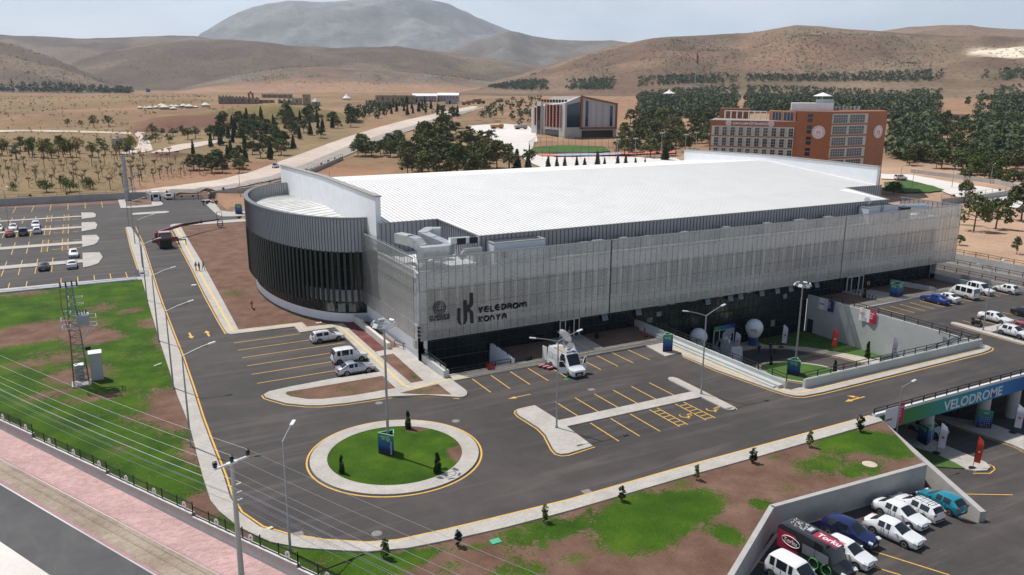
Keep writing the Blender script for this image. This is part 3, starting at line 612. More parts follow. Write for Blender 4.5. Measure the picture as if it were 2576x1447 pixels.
ck.poly(CI,ZL-.1,ZL+.12,0,mside=1,holes=[off(CI,-.45)[::-1]])
OUT=[(84.3,86.6),(87,87.2),(90.6,86.9),(94.4,84.7),(96.7,81.2),(98.4,77.5),(99.2,74.0),(99.5,72.4),(104.4,73.5),(104.4,74.4),(101.8,75.2),(101,77.5),(99.8,80.2),(97.6,83.7),(94.2,86.1),(92.8,87.3),(92.5,90),(84.5,90)]
ck.poly(OUT,ZL-.1,ZL+.12,0,mside=1)
structure(ck,'court_pavement',[M_PAVE,M_KERB])
ct=MB();ct.ribbon([(86.5,88.4),(90.9,88.0),(95.2,85.4),(97.4,82.4),(99.3,78.5),(100.2,74.6)],.35,ZL+.135);structure(ct,'tactile_paving',M_TACT)
cm=MB();cm.ribbon(off(CI,.2),.12,ZL+.012,closed=True);cm.ribbon([(84.2,86.3),(87,86.95),(90.5,86.6),(94.2,84.5),(96.5,81),(98.2,77.4),(99.0,73.8)],.12,ZL+.012);structure(cm,'painted_markings',M_YEL)
# lower car park paint + pavements under the bridge
lm=MB()
def low(px,py):p=at(px,py,ZC);return(p.x,p.y)
def zg_(x,y):return((1850+x/3.0306)*.953704,(1217+y/3.0306)*.953704)
for a_,b_ in(((1340,708),(1980,909)),((1345,835),(1590,909)),((770,535),(900,572)),((455,802),(505,818)),((1660,690),(1700,702))):
 lm.ribbon([low(*zg_(*a_)),low(*zg_(*b_))],.13,ZC+.012)
p0,p1=at(*zg_(2030,190),-3.6),at(*zg_(2490,247),-3.2)
lm.ribbon([(p0.x,p0.y),((p0.x+p1.x)/2,(p0.y+p1.y)/2),(p1.x,p1.y)],.13,lambda x,y:zlow(x,y)+.05)
structure(lm,'painted_markings',M_YEL)
def zf_(x,y):return((2100+x/4.135)*.953704,(950+y/4.135)*.953704)
lp=MB()
def ramp_pt(px,py):
 z=-5
 for _ in range(12):
  p=at(px,py,z);z=zlow(p.x,p.y)+.12
 return(p.x,p.y)
TIP=[ramp_pt(*zf_(*p))for p in[(1040,735),(1240,930),(1500,1010),(1735,1120),(1850,1185),(1960,1205),(2080,1200),(2118,1160),(2060,1110),(1930,1055),(1560,900),(1130,700)]]
lp.poly(TIP,-8,lambda x,y:zlow(x,y)+.13,0,mside=1)
FAR=[ramp_pt(*zf_(*p))for p in[(1495,620),(1560,600),(2150,700),(2481,820),(2481,975),(2370,925),(1700,700)]]
lp.poly(FAR,-8,lambda x,y:zlow(x,y)+.13,0,mside=1)
structure(lp,'pavement',[M_PAVE,M_KERB])
lg_=MB();lg_.poly([ramp_pt(*zf_(*p))for p in[(1180,850),(1240,935),(1500,1015),(1735,1125),(1850,1180),(1600,1165),(1480,1155),(1400,1060)]],None,lambda x,y:zlow(x,y)+.10);structure(lg_,'verge_grass',M_GRASSF)
ly=MB();ly.ribbon([ramp_pt(*zf_(*p))for p in[(1925,1225),(2110,1225),(2165,1185),(2150,1150),(2100,1125)]],.14,lambda x,y:zlow(x,y)+.03)
ly.ribbon([ramp_pt(*zf_(*p))for p in[(1500,640),(1700,715),(2370,940),(2481,1000)]],.12,lambda x,y:zlow(x,y)+.03)
structure(ly,'painted_markings',M_YEL)
# public road along the fence
fa,fb=Vector((FENCE_L[0][0],FENCE_L[0][1],0)),Vector((FENCE_L[1][0],FENCE_L[1][1],0))
fd=(fb-fa).normalized();fn=Vector((fd.y,-fd.x,0));
if fn.dot(Vector((0,0,0))-fa)<0:fn=-fn
tz0=at(0,1060);T0=(Vector((tz0.x,tz0.y,0))-fa).dot(fd);T1=(fb-fa).length
def zpub(x,y):
 t=(Vector((x,y,0))-fa).dot(fd);return.25-.9*(t-T0)/(T1-T0)
def pub(px,py):
 z=0
 for _ in range(15):
  p=at(px,py,z);z=zpub(p.x,p.y)
 return(p.x,p.y)
def strip(name,ea,eb,m,dz):
 """sheet between two photographed edges, carried along the street well past the frame"""
 (a0,a1),(b0,b1)=ea,eb
 mb=MB();L=[]
 for e0,e1 in((a0,a1),(b0,b1)):
  p,q=Vector((*pub(*e0),0)),Vector((*pub(*e1),0));d=(q-p).normalized();L.append((p-d*60,q+d*70))
 vs=[];n=16
 for k in range(n+1):
  for p,q in L:
   c=p.lerp(q,k/n);vs.append((c.x,c.y,zpub(c.x,c.y)+dz))
 mb.add(vs,[(2*k,2*k+1,2*k+3,2*k+2)for k in range(n)])
 return structure(mb,name,m)
def zh_(x,y):return((0+x/3.16625)*.953704,(1060+y/3.16625)*.953704)
E_wall=(zh_(0,235),zh_(1975,1240));E_pav=(zh_(0,470),zh_(1830,1447));E_grav=(zh_(0,660),zh_(1340,1447));E_kerb=(zh_(0,680),zh_(1300,1447));E_far=(zh_(0,1165),zh_(420,1447))
strip('pink_pavement',E_wall,E_pav,M_PINK,.10);strip('pavement_kerb',E_pav,(zh_(0,484),zh_(1812,1447)),M_KERBP,.14)
strip('gravel_strip',(zh_(0,484),zh_(1812,1447)),E_grav,M_GRAVEL,.08);strip('street_kerb',E_grav,(zh_(0,690),zh_(1290,1447)),M_KERBP,.13)
strip('street_asphalt',(zh_(0,690),zh_(1290,1447)),E_far,M_ASPH2,-.02);strip('pale_street_edge',E_far,(zh_(-1900,1400),zh_(-900,2300)),M_WHITEGR,-.015)
# VELODROME
def text_mesh(name,s,size,m,parent=None,origin=(0,0,0),right=(1,0,0),up=(0,0,1),align='LEFT',depth=.02,sx=1.0,bold=0.0):
 cu=bpy.data.curves.new(name,'FONT');cu.body=s;cu.size=size;cu.align_x=align;cu.extrude=depth;cu.offset=bold;cu.resolution_u=3
 o=bpy.data.objects.new(name,cu);COL.objects.link(o)
 bpy.context.view_layer.update()
 me=bpy.data.meshes.new_from_object(o.evaluated_get(bpy.context.evaluated_depsgraph_get()))
 bpy.data.objects.remove(o);bpy.data.curves.remove(cu)
 r=Vector(right).normalized();u=Vector(up).normalized();n=r.cross(u)
 me.transform(Matrix(((r.x*sx,u.x,n.x,origin[0]),(r.y*sx,u.y,n.y,origin[1]),(r.z*sx,u.z,n.z,origin[2]),(0,0,0,1))))
 me.materials.clear();me.materials.append(m)
 ob=bpy.data.objects.new(name,me);COL.objects.link(ob);ob.parent=parent
 return ob
VD=thing('velodrome','huge sports hall with white seamed roof, perforated metal screen and dark curved drum','sports hall',(88,128,0))
def vb(mb,name,mats,**k):
 o=mb.build(name,mats,**k);o.parent=VD;o.matrix_parent_inverse=VD.matrix_world.inverted()if False else Matrix.Translation((-88,-128,0));return o
XL,XR=35.5,138.2
# roof: three stations front to back, standing seams on top
YE,ZE,YRC,ZR2,YRD,ZRD=92.9,14.8,104.6,15.45,135.0,18.05
r=MB()
XEL,XER=45.2,125.8
def zroof(y):return ZE+(ZR2-ZE)*(y-YE)/(YRC-YE)if y<YRC else(ZR2+(ZRD-ZR2)*(y-YRC)/(YRD-YRC)if y<YRD else ZRD-(y-YRD)*.0805)
r.quad((XEL,YE,ZE),(XER,YE,ZE),(128.8,YRC,ZR2),(44.3,YRC,ZR2))
r.quad((XL+.6,YRC,ZR2),(XR,YRC,ZR2),(XR,YRD,ZRD),(XL+.6,YRD,ZRD))
r.quad((XL+.6,YRD,ZRD),(XR,YRD,ZRD),(XR,163,zroof(163)),(XL+.6,163,zroof(163)))
x=36.6
while x<138:
 y0=YE if XEL+.3<x<XER-.3 else(YRC if not(44.3<x<128.8)else YE+.2)
 if y0<YRC and not(XEL+.2<x<XER-.2):y0=YRC-1
 prev=None
 for y in([y0,YRC]if y0<YRC else[])+[YRC,YRD]:
  z=zroof(max(y,YE))
  if prev and y>prev[0]:r.bar((x,prev[0],prev[1]+.012),(x,y,z+.012),.13,.09,1)
  prev=(y,z)
 x+=.66
vb(r,'roof',[M_ROOF,M_SEAM])
# white end walls standing above the roof
for nm,x0,x1,yf,zt in(('end_wall',XL,XL+.75,105.55,19.0),('end_wall',XR,XR+.8,105.3,18.95)):
 e=MB();prof=[(yf,0 if x0>50 else 0),(yf,zt),(133,zt+.2),(163,zt-.45),(163,0)]
 n=len(prof);e.add([(x0,y,z)for y,z in prof]+[(x1,y,z)for y,z in prof],[(0,1,2,3,4),(9,8,7,6,5)]+[(k,(k+1)%n,n+(k+1)%n,n+k)for k in range(n)])
 o=vb(e,nm,M_WHITE)
 c=MB()
 for(ya,za),(yb,zb_)in zip(prof[1:3],prof[2:4]):c.bar(((x0+x1)/2,ya-(.08 if ya==yf else 0),za+.1),((x0+x1)/2,yb,zb_+.1),x1-x0+.3,.2)
 c.build('coping',M_COPE).parent=o
def clad(pa,pb,z0,za,zb_,name='upper_wall',step=.64,m=M_CLAD):
 mb=MB();a=Vector((*pa,0));b=Vector((*pb,0));d=(b-a);L=d.length;d/=L;nn=Vector((d.y,-d.x,0))
 mb.quad((a.x,a.y,z0),(b.x,b.y,z0),(b.x,b.y,zb_),(a.x,a.y,za),0)
 k=step/2
 while k<L:
  p=a+d*k+nn*.02;zt=za+(zb_-za)*k/L
  mb.bar((p.x,p.y,z0),(p.x,p.y,zt-.02),.075,.075,1);k+=step
 mb.bar((a.x,a.y,za+.05),(b.x,b.y,zb_+.05),.22,.12,2)
 return vb(mb,name,[m,M_CLADD,M_COPE],fix=False)
clad((XL+.1,YRC),(44.3,YRC),9,ZR2,ZR2);clad((44.3,YRC),(XEL,YE),9,ZR2,ZE);clad((XEL,YE),(XER,YE),9,ZE,ZE)
clad((XER,YE),(128.8,YRC),9,ZE,ZR2);clad((128.8,YRC),(XR+.8,YRC),0,ZR2,ZR2)
# body under the roof (back and sides, mostly hidden)
bk=MB();bk.box(XL+.05,XR-.02,110,162.9,0,12.8);bk.box(36.6,136.4,93.4,110,-.01,11.2);vb(bk,'hall_body',M_WHITE)
# annex behind the screen
an=MB();an.box(35.5,136.6,90.0,90.35,3.3,11.45,0);an.box(35.5,35.85,90.35,110.3,-.1,11.45,0);an.box(136.25,136.6,90.35,104.4,0,11.45,0)
an.box(35.85,136.25,90.35,104.4,10.3,10.5,1);an.box(35.45,136.65,89.95,90.45,11.45,11.6,2)
vb(an,'annex_wall',[M_WHITE,M_CONC,M_COPE])
wn=MB();x=36.6;k=0
while x<135:
 wn.box(x,x+1.62,89.93,89.99,5.4,9.35);wn.box(x,x+1.55,89.93,89.99,3.4,3.9);x+=2.12
vb(wn,'annex_window',M_DGLASS)
# dark ground-floor facade with gridded glazing; deeper in the court
fc=MB();fc.box(35.9,69.2,90.36,90.6,-3.2,3.3,0);fc.box(69.2,104.6,90.36,90.6,ZL,3.3,0);fc.box(104.6,136.2,90.36,90.6,0,3.3,0)
x=36.0
while x<136:
 zb_=ZL if 69<x<104.5 else(-3.2 if x<45.4 else 0)
 fc.box(x-.03,x+.03,90.30,90.36,zb_,3.3,1);x+=.99
for z in(2.35,1.1,-.2,-1.5,-2.9,-4.2):
 fc.box(69.3 if z<0 else 36,104.5 if z<0 else 136,90.29,90.36,z-.03,z+.03,1)
vb(fc,'ground_floor_glazing',[M_DGLASS,M_DFRAME])
# interior glow-free reflections: pale blinds and opened top-hung windows
for k,x in enumerate((63.0,68.9,82.0,86.6,88.7,93.2,96.6,99.6,103.4,105.6)):
 ow=MB();ow.quad((x,90.28,3.1),(x+.95,90.28,3.1),(x+.95,89.72,1.75),(x,89.72,1.75),0);ow.quad((x+.05,90.25,3.05),(x+.9,90.25,3.05),(x+.9,89.69,1.8),(x+.05,89.69,1.8),1)
 vb(ow,'open_window',[mat('window_frame_pale',(.35,.38,.42),.4,.2,.05,2),glass('sky_glass',(.16,.19,.23),.12,.8)],fix=False)
for x,w_,z0,z1 in((73.2,1.6,2.4,3.1),(75.4,.9,2.4,3.1),(79.0,1.7,2.4,3.1),(85,.8,2.4,3.2),(90.8,.9,2.4,3.2),(71.2,1.1,.2,.9),(98.9,.8,.5,1.3),(93.5,.9,-3.9,-2.6),(96.6,.9,-3.9,-2.8),(73.0,.9,.9,1.6)):
 bl_=MB();bl_.box(x,x+w_,90.26,90.29,z0,z1);vb(bl_,'window_blind',mat('pale_blind',(.20,.21,.20),.6,0,.3,1.5))
sf=MB();sf.box(35.6,139.9,88.62,90.3,3.2,3.32);vb(sf,'soffit',M_DFRAME)
# white lower side wall
ww=MB();ww.box(35.3,35.9,89.9,110.6,-.1,4.6);ww.box(35.3,36.4,89.9,90.35,-3.3,11.5);vb(ww,'side_wall',M_WHITE)
rc=MB();rc.box(136.3,137.0,82.8,90.3,-.1,.95);rc.box(136.3,136.62,89.4,90.3,0,3.3);vb(rc,'corner_wall',mat('blue_grey_render',(.30,.33,.36),.8,0,.08,1))
# perforated screen
def perforated():
 m,nt,b=_new('perforated_metal');P=geo_pos(nt)
 b.inputs['Metallic'].default_value=.8;b.inputs['Roughness'].default_value=.36
 n=noise_node(nt,.25,4,.6,P);n2=noise_node(nt,5.5,3,.75,P)
 f=math_node(nt,'ADD',math_node(nt,'MULTIPLY',n.outputs['Fac'],.4),math_node(nt,'MULTIPLY',n2.outputs['Fac'],.6))
 r=ramp(nt,f,[(.33,(.43,.44,.44)),(.5,(.53,.54,.54)),(.67,(.63,.64,.64))]);nt.links.new(r.outputs[0],b.inputs['Base Color'])
 tr=N(nt,'ShaderNodeBsdfTransparent');mx=N(nt,'ShaderNodeMixShader')
 vo=N(nt,'ShaderNodeTexVoronoi');vo.inputs['Scale'].default_value=7.0;nt.links.new(P,vo.inputs['Vector'])
 h=ramp(nt,vo.outputs['Distance'],[(.30,(.74,.74,.74)),(.62,(.34,.34,.34))])
 nt.links.new(h.outputs[0],mx.inputs[0]);inv=math_node(nt,'SUBTRACT',1.0,h.outputs[0])
 nt.links.new(math_node(nt,'ADD',math_node(nt,'MULTIPLY',h.outputs[0],-.55),.93),mx.inputs[0])
 nt.links.new(tr.outputs[0],mx.inputs[1]);nt.links.new(b.outputs[0],mx.inputs[2]);nt.links.new(mx.outputs[0],nt.nodes['Material Output'].inputs['Surface'])
 return m
M_PERF=perforated()
M_SFR=mat('screen_frame',(.34,.35,.34),.45,.5,.1,2);M_SFD=mat('screen_joint',(.10,.10,.095),.6,.3,.1,2)
ROWS=[3.25,5.3,7.3,9.45,11.7,13.45]
def screen(a,b,seed):
 a=Vector((*a,0));b=Vector((*b,0));d=(b-a);L=d.length;d/=L;nn=Vector((d.y,-d.x,0))
 sp=MB();n=max(1,round(L/.96))
 for i in range(n):
  for j in range(5):
   p0=a+d*(L*i/n+.025);p1=a+d*(L*(i+1)/n-.025);o=nn*RNG.uniform(-.012,.012)
   sp.quad(p0+o+Vector((0,0,ROWS[j]+.02)),p1+o+Vector((0,0,ROWS[j]+.02)),p1+o+Vector((0,0,ROWS[j+1]-.02)),p0+o+Vector((0,0,ROWS[j+1]-.02)))
 pan=vb(sp,'perforated_screen',M_PERF,fix=False)
 fr=MB();q=-nn*.06
 for i in range(n+1):
  p=a+d*(L*i/n)
  fr.bar(p+q+Vector((0,0,9.45)),p+q+Vector((0,0,13.45)),.07,.06,1)
  fr.bar(p+q*.3+Vector((0,0,3.25)),p+q*.3+Vector((0,0,9.45)),.03,.03,1)
 for z,w_,mm in((13.5,.14,0),(11.85,.08,0),(11.62,.07,0),(9.45,.07,1),(7.3,.045,1),(5.3,.045,1),(3.22,.12,0)):fr.bar(a+q+Vector((0,0,z)),b+q+Vector((0,0,z)),w_,w_,mm)
 i=0
 while i<n:
  p=a+d*(L*i/n);fr.bar(p+q+Vector((0,0,11.75)),p-nn*1.4+Vector((0,0,11.3)),.06,.06,0);fr.bar(p-nn*1.0+Vector((0,0,13.5)),p-nn*1.0+Vector((0,0,11.4)),.05,.05,0);i+=4
 fr.bar(a-nn*.55+Vector((0,0,13.5)),b-nn*.55+Vector((0,0,13.5)),.07,.07,0)
 f=vb(fr,'screen_frame',[M_SFR,M_SFD])
for x0,x1 in((34.95,63.1),(63.3,109.75),(109.95,140.3)):screen((x0,88.5),(x1,88.5),x0)
screen((34.6,110.4),(34.6,89.75),9);screen((140.3,88.5),(140.3,101),10)
gp=MB();gp.box(63.15,63.25,88.45,88.6,3.2,13.6);vb(gp,'screen_gap',M_SFD);gp=MB();gp.box(109.8,109.9,88.42,88.6,3.2,13.5);vb(gp,'screen_gap',M_SFR)
# lettering on the screen
M_INK=mat('black_lettering',(.012,.012,.012),.6,0,.05,3)
def o2w(px,py,Y=88.40):return on_y(px,py,Y)
def zk(x,y):return((1120+x/9.2)*.953704,(760+y/9.2)*.953704)
def stroke_letters(polys,w_,name,Y=88.38,m=M_INK):
 """thick rounded strokes; polys in photo-detail coordinates projected on the screen plane"""
 mb=MB()
 for pl in polys:
  P_=[on_y(*zk(*p),Y)for p in pl]
  for a_,b_ in zip(P_[:-1],P_[1:]):mb.bar((a_.x,Y,a_.z),(b_.x,Y,b_.z),.06,w_)
  for p in P_:mb.tube((p.x,Y-.03,p.z),(p.x,Y+.03,p.z),w_/2,w_/2,10)
 return vb(mb,name,m)
def arc(cx,cy,rx,ry,a0,a1,sl=-.2,n=10):
 out=[]
 for k in range(n+1):
  t=math.radians(a0+(a1-a0)*k/n);u=rx*math.cos(t);v=-ry*math.sin(t);out.append((cx+u,cy+v+sl*u))
 return out
V_=[[(1325,480),(1358,590),(1395,465)],arc(1510,513,52,62,60,300),[(1462,523),(1550,505)],[(1610,450),(1607,565),(1672,553)],arc(1775,470,52,62,60,300),[(1727,480),(1815,462)],[(1880,410),(1874,520)]+arc(1895,455,78,58,-75,75)[::1]+[(1880,410)],[(2022,490),(2025,385),(2080,380),(2105,402),(2100,430),(2030,445)],[(2060,440),(2110,490)],arc(2208,428,52,60,0,360,-.2,16),[(2302,462),(2308,400),(2335,370),(2365,372),(2380,400),(2384,440)],[(2384,400),(2400,360),(2430,345),(2455,360),(2462,395),(2462,445)]]
K_=[[(1323,715),(1320,820)],[(1390,705),(1330,765),(1395,815)],arc(1500,740,54,58,0,360,-.2,16),[(1597,780),(1600,720),(1625,680),(1655,678),(1680,700),(1688,760)],[(1750,660),(1785,700),(1830,640)],[(1785,700),(1788,760)],[(1887,740),(1890,670),(1920,628),(1950,628),(1975,655),(1978,725)],[(1890,695),(1975,680)]]
stroke_letters(V_,.18,'lettering');stroke_letters(K_,.18,'lettering')
lg=MB()
def flatpoly(pts,Y=88.38):
 P_=[on_y(*zk(*p),Y)for p in pts];tri=tessellate_polygon([[Vector((p.x,p.z,0))for p in P_]])
 n=len(P_);lg.add([(p.x,Y-.04,p.z)for p in P_]+[(p.x,Y+.04,p.z)for p in P_],list(tri)+[tuple(n+i for i in t)for t in tri]+[(k,(k+1)%n,n+(k+1)%n,n+k)for k in range(n)])
flatpoly([(800,500),(808,490),(855,487),(866,495),(866,740),(870,800),(880,850),(895,900),(860,890),(825,865),(806,820),(800,760)])
flatpoly([(950,310),(960,295),(1010,292),(1020,300),(1025,440),(1060,420),(1090,395),(1104,370),(1106,130),(1115,115),(1160,113),(1170,122),(1176,380),(1165,420),(1140,450),(1100,480),(1090,500),(1110,520),(1150,545),(1172,580),(1180,640),(1185,840),(1178,852),(1125,856),(1116,848),(1110,640),(1090,595),(1050,570),(1028,580),(1030,760),(1015,810),(985,860),(935,898),(950,850),(960,800),(962,700)])
vb(lg,'logo',M_INK)
def ring_mark(c,R,m,parent_fn,name,Y,simple=False,thick=.1):
 mb=MB()
 for rr in(R,R*.66):
  pts=[(c[0]+rr*math.cos(t),Y,c[1]+rr*math.sin(t))for t in np.linspace(0,2*math.pi,37)]
  for a_,b_ in zip(pts[:-1],pts[1:]):mb.bar(a_,b_,.05,thick)
 for k in range(16):
  t=2*math.pi*k/16;p=(c[0]+R*.83*math.cos(t),c[1]+R*.83*math.sin(t));mb.tube((p[0],Y-.02,p[1]),(p[0],Y+.02,p[1]),R*.07,R*.07,8)
 for sx in(-1,1):
  pts=[(c[0]+sx*R*.34*math.cos(t)*1.0,Y,c[1]-R*.16+R*.26*math.sin(t))for t in np.linspace(-1.5,.5,6)]
  for a_,b_ in zip(pts[:-1],pts[1:]):mb.bar(a_,b_,.05,R*.15)
  mb.tube((c[0]+sx*R*.36,Y-.02,c[1]+R*.12),(c[0]+sx*R*.36,Y+.02,c[1]+R*.12),R*.1,R*.1,8)
 pts=[(c[0]+R*.2*math.cos(t),Y,c[1]+R*.3+R*.2*math.sin(t))for t in np.linspace(.7,5.6,12)]
 for a_,b_ in zip(pts[:-1],pts[1:]):mb.bar(a_,b_,.05,R*.09)
 return parent_fn(mb,name,m)
ce=o2w(*zk(358,480));ring_mark((ce.x,ce.z),.82,M_INK,vb,'emblem',88.38,thick=.07)
for txt,(x0,y0),(x1,y1),sz in(('T.C. GENÇLİK VE',(118,745),(603,685),.46),('SPOR BAKANLIĞI',(118,822),(606,760),.46)):
 p=o2w(*zk(x0,y0));q=o2w(*zk(x1,y1))
 t=text_mesh('lettering',txt,sz,M_INK,None,(0,0,0),bold=.012);wdt=max(v.co.x for v in t.data.vertices)
 t.data.transform(Matrix.Diagonal(((q.x-p.x)/wdt,1,1,1)));t.data.transform(Matrix.Translation((p.x,88.38,p.z)));t.parent=VD;t.matrix_parent_inverse=Matrix.Translation((-88,-128,0))
EC,EA,EB=(35.6,134.0),11.2,24.0
def ell(t,o=0.0):return(EC[0]-(EA+o)*math.cos(t),EC[1]-(EB+o)*math.sin(t))
TS=np.linspace(math.pi/2,-math.pi/2,73)
def ering(mb,o,z0,z1,m=0,t0=0,t1=72):
 for k in range(t0,t1):
  a_,b_=ell(TS[k],o),ell(TS[k+1],o);mb.quad((*a_,z0),(*b_,z0),(*b_,z1),(*a_,z1),m)
db=MB();ering(db,-.45,-.1,1.35);
for k in range(72):
 a_,b_,c_,d_=ell(TS[k],-.45),ell(TS[k+1],-.45),ell(TS[k+1],-.8),ell(TS[k],-.8);db.quad((*a_,1.35),(*b_,1.35),(*c_,1.35),(*d_,1.35))
vb(db,'drum_base',M_WHITE,fix=False)
dg=MB();ering(dg,-.55,1.3,10.9,0)
for k in range(0,73):a_=ell(TS[k],-.52);dg.bar((*a_,1.35),(*a_,3.4),.06,.06,1)
for z in(1.4,2.6,5.2,7.9):
 for k in range(72):dg.bar((*ell(TS[k],-.52),z),(*ell(TS[k+1],-.52),z),.06,.07,1)
vb(dg,'drum_glazing',[M_DGLASS,M_DFRAME],fix=False)
dl=MB();ering(dl,-.42,3.15,4.9,0,0,30);vb(dl,'drum_floor_edge',mat('pale_floor_edge',(.50,.53,.58),.8,0,.15,.8),fix=False)
for k,(t_,z0,z1,w_)in enumerate(((4,1.6,3.0,1.4),(7,1.5,2.9,1.0),(10,1.5,3.0,1.6))):
 cu=MB();a_,b_=ell(TS[t_],-.47),ell(TS[t_+2],-.47);cu.quad((*a_,z0),(*b_,z0),(*b_,z1),(*a_,z1));vb(cu,'window_blind',mat('pale_blind',(.20,.21,.20),.6,0,.3,1.5),fix=False)
fn_=MB()
nf=62;tt=[]
TT=np.linspace(math.pi/2-.02,-math.pi/2+.02,2000);PE=np.array([ell(t,.35)for t in TT]);sl=np.concatenate([[0],np.cumsum(np.hypot(*np.diff(PE,axis=0).T))])
for k in range(nf):
 s_=sl[-1]*(k+.5)/nf;t=np.interp(s_,sl,TT);p=ell(t,.05);q=ell(t,.62)
 d=Vector((q[0]-p[0],q[1]-p[1],0)).normalized();c_=((p[0]+q[0])/2,(p[1]+q[1])/2,0)
 z0=3.0
 fn_.obox((c_[0],c_[1],(z0+10.8)/2),(.56,.40 if k>14 else.34,10.8-z0),math.atan2(d.y,d.x))
vb(fn_,'drum_louvres',M_LOUV)
dbn=MB();ering(dbn,.55,10.7,15.6,0)
for k in range(int(nf*1.9)):
 t=np.interp(sl[-1]*(k+.5)/(nf*1.9),sl,TT);p=ell(t,.57);dbn.bar((*p,10.7),(*p,15.55),.07,.07,1)
 p=ell(t,-.02);dbn.bar((*p,13.6),(*p,15.55),.06,.06,4)
ering(dbn,0.0,13.0,15.6,3)
for k in range(72):
 a_,b_,c_,d_=ell(TS[k],.66),ell(TS[k+1],.66),ell(TS[k+1],-.08),ell(TS[k],-.08)
 dbn.quad((*a_,15.68),(*b_,15.68),(*c_,15.68),(*d_,15.68),2);dbn.quad((*a_,15.5),(*b_,15.5),(*b_,15.68),(*a_,15.68),2)
 a_,b_,c_,d_=ell(TS[k],.55),ell(TS[k+1],.55),ell(TS[k+1],-.5),ell(TS[k],-.5);dbn.quad((*a_,10.7),(*b_,10.7),(*c_,10.7),(*d_,10.7),1)
vb(dbn,'drum_band',[M_CLAD,M_CLADD,mat('drum_coping',(.17,.175,.185),.5,.3,.08,1),M_CLADL,M_CLADD],fix=False)
dr=MB()
for k in range(72):
 a_,b_=ell(TS[k],0),ell(TS[k+1],0)
 za=lambda p:13.35+1.3*max(0,(p[0]-EC[0]+EA)/EA)*max(0,1-abs(p[1]-132)/26)
 dr.add([(*a_,za(a_)),(*b_,za(b_)),(EC[0]-.1,b_[1],za((EC[0],b_[1]))),(EC[0]-.1,a_[1],za((EC[0],a_[1])))],[(0,1,2,3)])
 if k%2==0:dr.bar((*a_,za(a_)+.03),(EC[0]-.1,a_[1],za((EC[0],a_[1]))+.03),.06,.06,1)
vb(dr,'drum_roof',[mat('drum_roof_sheet',(.56,.56,.54),.6,.1,.2,.35),M_SEAM],fix=False)
# stair tower rails at the screen corner
st=MB()
for k in range(5):st.box(35.0,35.9,88.9+.02*k,89.6,3.4+.5*k,3.46+.5*k)
vb(st,'corner_ladder',M_GALV)
# entrances: white framed sliding doors with a coloured fascia
def grad_mat(name,axis,stops,lo,hi):
 m,nt,b=_new(name);tcn=N(nt,'ShaderNodeTexCoord');sp=N(nt,'ShaderNodeSeparateXYZ');nt.links.new(tcn.outputs['Object'],sp.inputs[0])
 mr=N(nt,'ShaderNodeMapRange');mr.inputs['From Min'].default_value=lo;mr.inputs['From Max'].default_value=hi;nt.links.new(sp.outputs[axis],mr.inputs['Value'])
 r=ramp(nt,mr.outputs[0],stops);nt.links.new(r.outputs[0],b.inputs['Base Color']);b.inputs['Roughness'].default_value=.55
 return m
GB=[(0,(.10,.28,.035)),(.4,(.01,.20,.22)),(.75,(.01,.07,.30)),(1,(.012,.02,.16))]
def entrance(x0,x1,y,z0,top):
 E_=MB()
 for x in(x0,x0+(x1-x0)*.27,x1-(x1-x0)*.27,x1):E_.box(x-.06,x+.06,y-.1,y+.06,z0,top)
 E_.box(x0,x1,y-.1,y+.06,top,top+.14);o=vb(E_,'entrance_door',mat('white_door_frame',(.62,.64,.66),.5,.1,.05,2))
 for xa,xb in((x0+.06,x0+(x1-x0)*.27-.06),(x1-(x1-x0)*.27+.06,x1-.06)):g_=MB();g_.box(xa,xb,y-.03,y,z0,top);gg=g_.build('pane',M_DGLASS);gg.parent=o
 f=MB();f.box(-(x1-x0)/2-.1,(x1-x0)/2+.1,-.12,.1,0,.62);ff=f.build('fascia',grad_mat('fascia_gradient',0,GB,-2.2,2.2),loc=((x0+x1)/2,y-.1,top+.15));ff.parent=VD;ff.matrix_parent_inverse=Matrix.Translation((-88,-128,0))
entrance(56.1,59.2,90.05,.14,2.55);entrance(113.6,117.6,90.05,.14,2.5);entrance(84.2,88.3,90.0,ZL+.12,ZL+2.8)
# roof plant
def plant(mb,name,m,label_mats=None):return vb(mb,name,m)
for(x0,x1,y0,y1,z1)in((46.2,53.9,90.6,92.75,14.1),(118.0,125.6,90.7,92.75,14.1)):
 p=MB();p.box(x0,x1,y0,y0+.25,10.4,z1);p.box(x0,x1,y1-.25,y1,10.4,z1);p.box(x0,x0+.25,y0+.25,y1-.25,10.4,z1);p.box(x1-.25,x1,y0+.25,y1-.25,10.4,z1)
 o=vb(p,'roof_housing',mat('housing_blue_white',(.56,.60,.66),.8,0,.04,1))
 d=MB();d.box(x0+.25,x1-.25,y0+.25,y1-.25,z1-.7,z1-.6);q=d.build('housing_void',M_BLACK);q.parent=o
 c=MB()
 for b_ in((x0-.06,x1+.06,y0-.06,y0+.33),(x0-.06,x1+.06,y1-.33,y1+.06),(x0-.06,x0+.33,y0+.33,y1-.33),(x1-.33,x1+.06,y0+.33,y1-.33)):c.box(*b_,z1,z1+.1)
 q=c.build('coping',M_COPE);q.parent=o
 vnt=MB();vx=x0+1.0 if x0<80 else x1-1.8;vnt.box(vx,vx+1.1,y0-.03,y0,12.1,12.95);q=vnt.build('grille',M_BLACK);q.parent=o
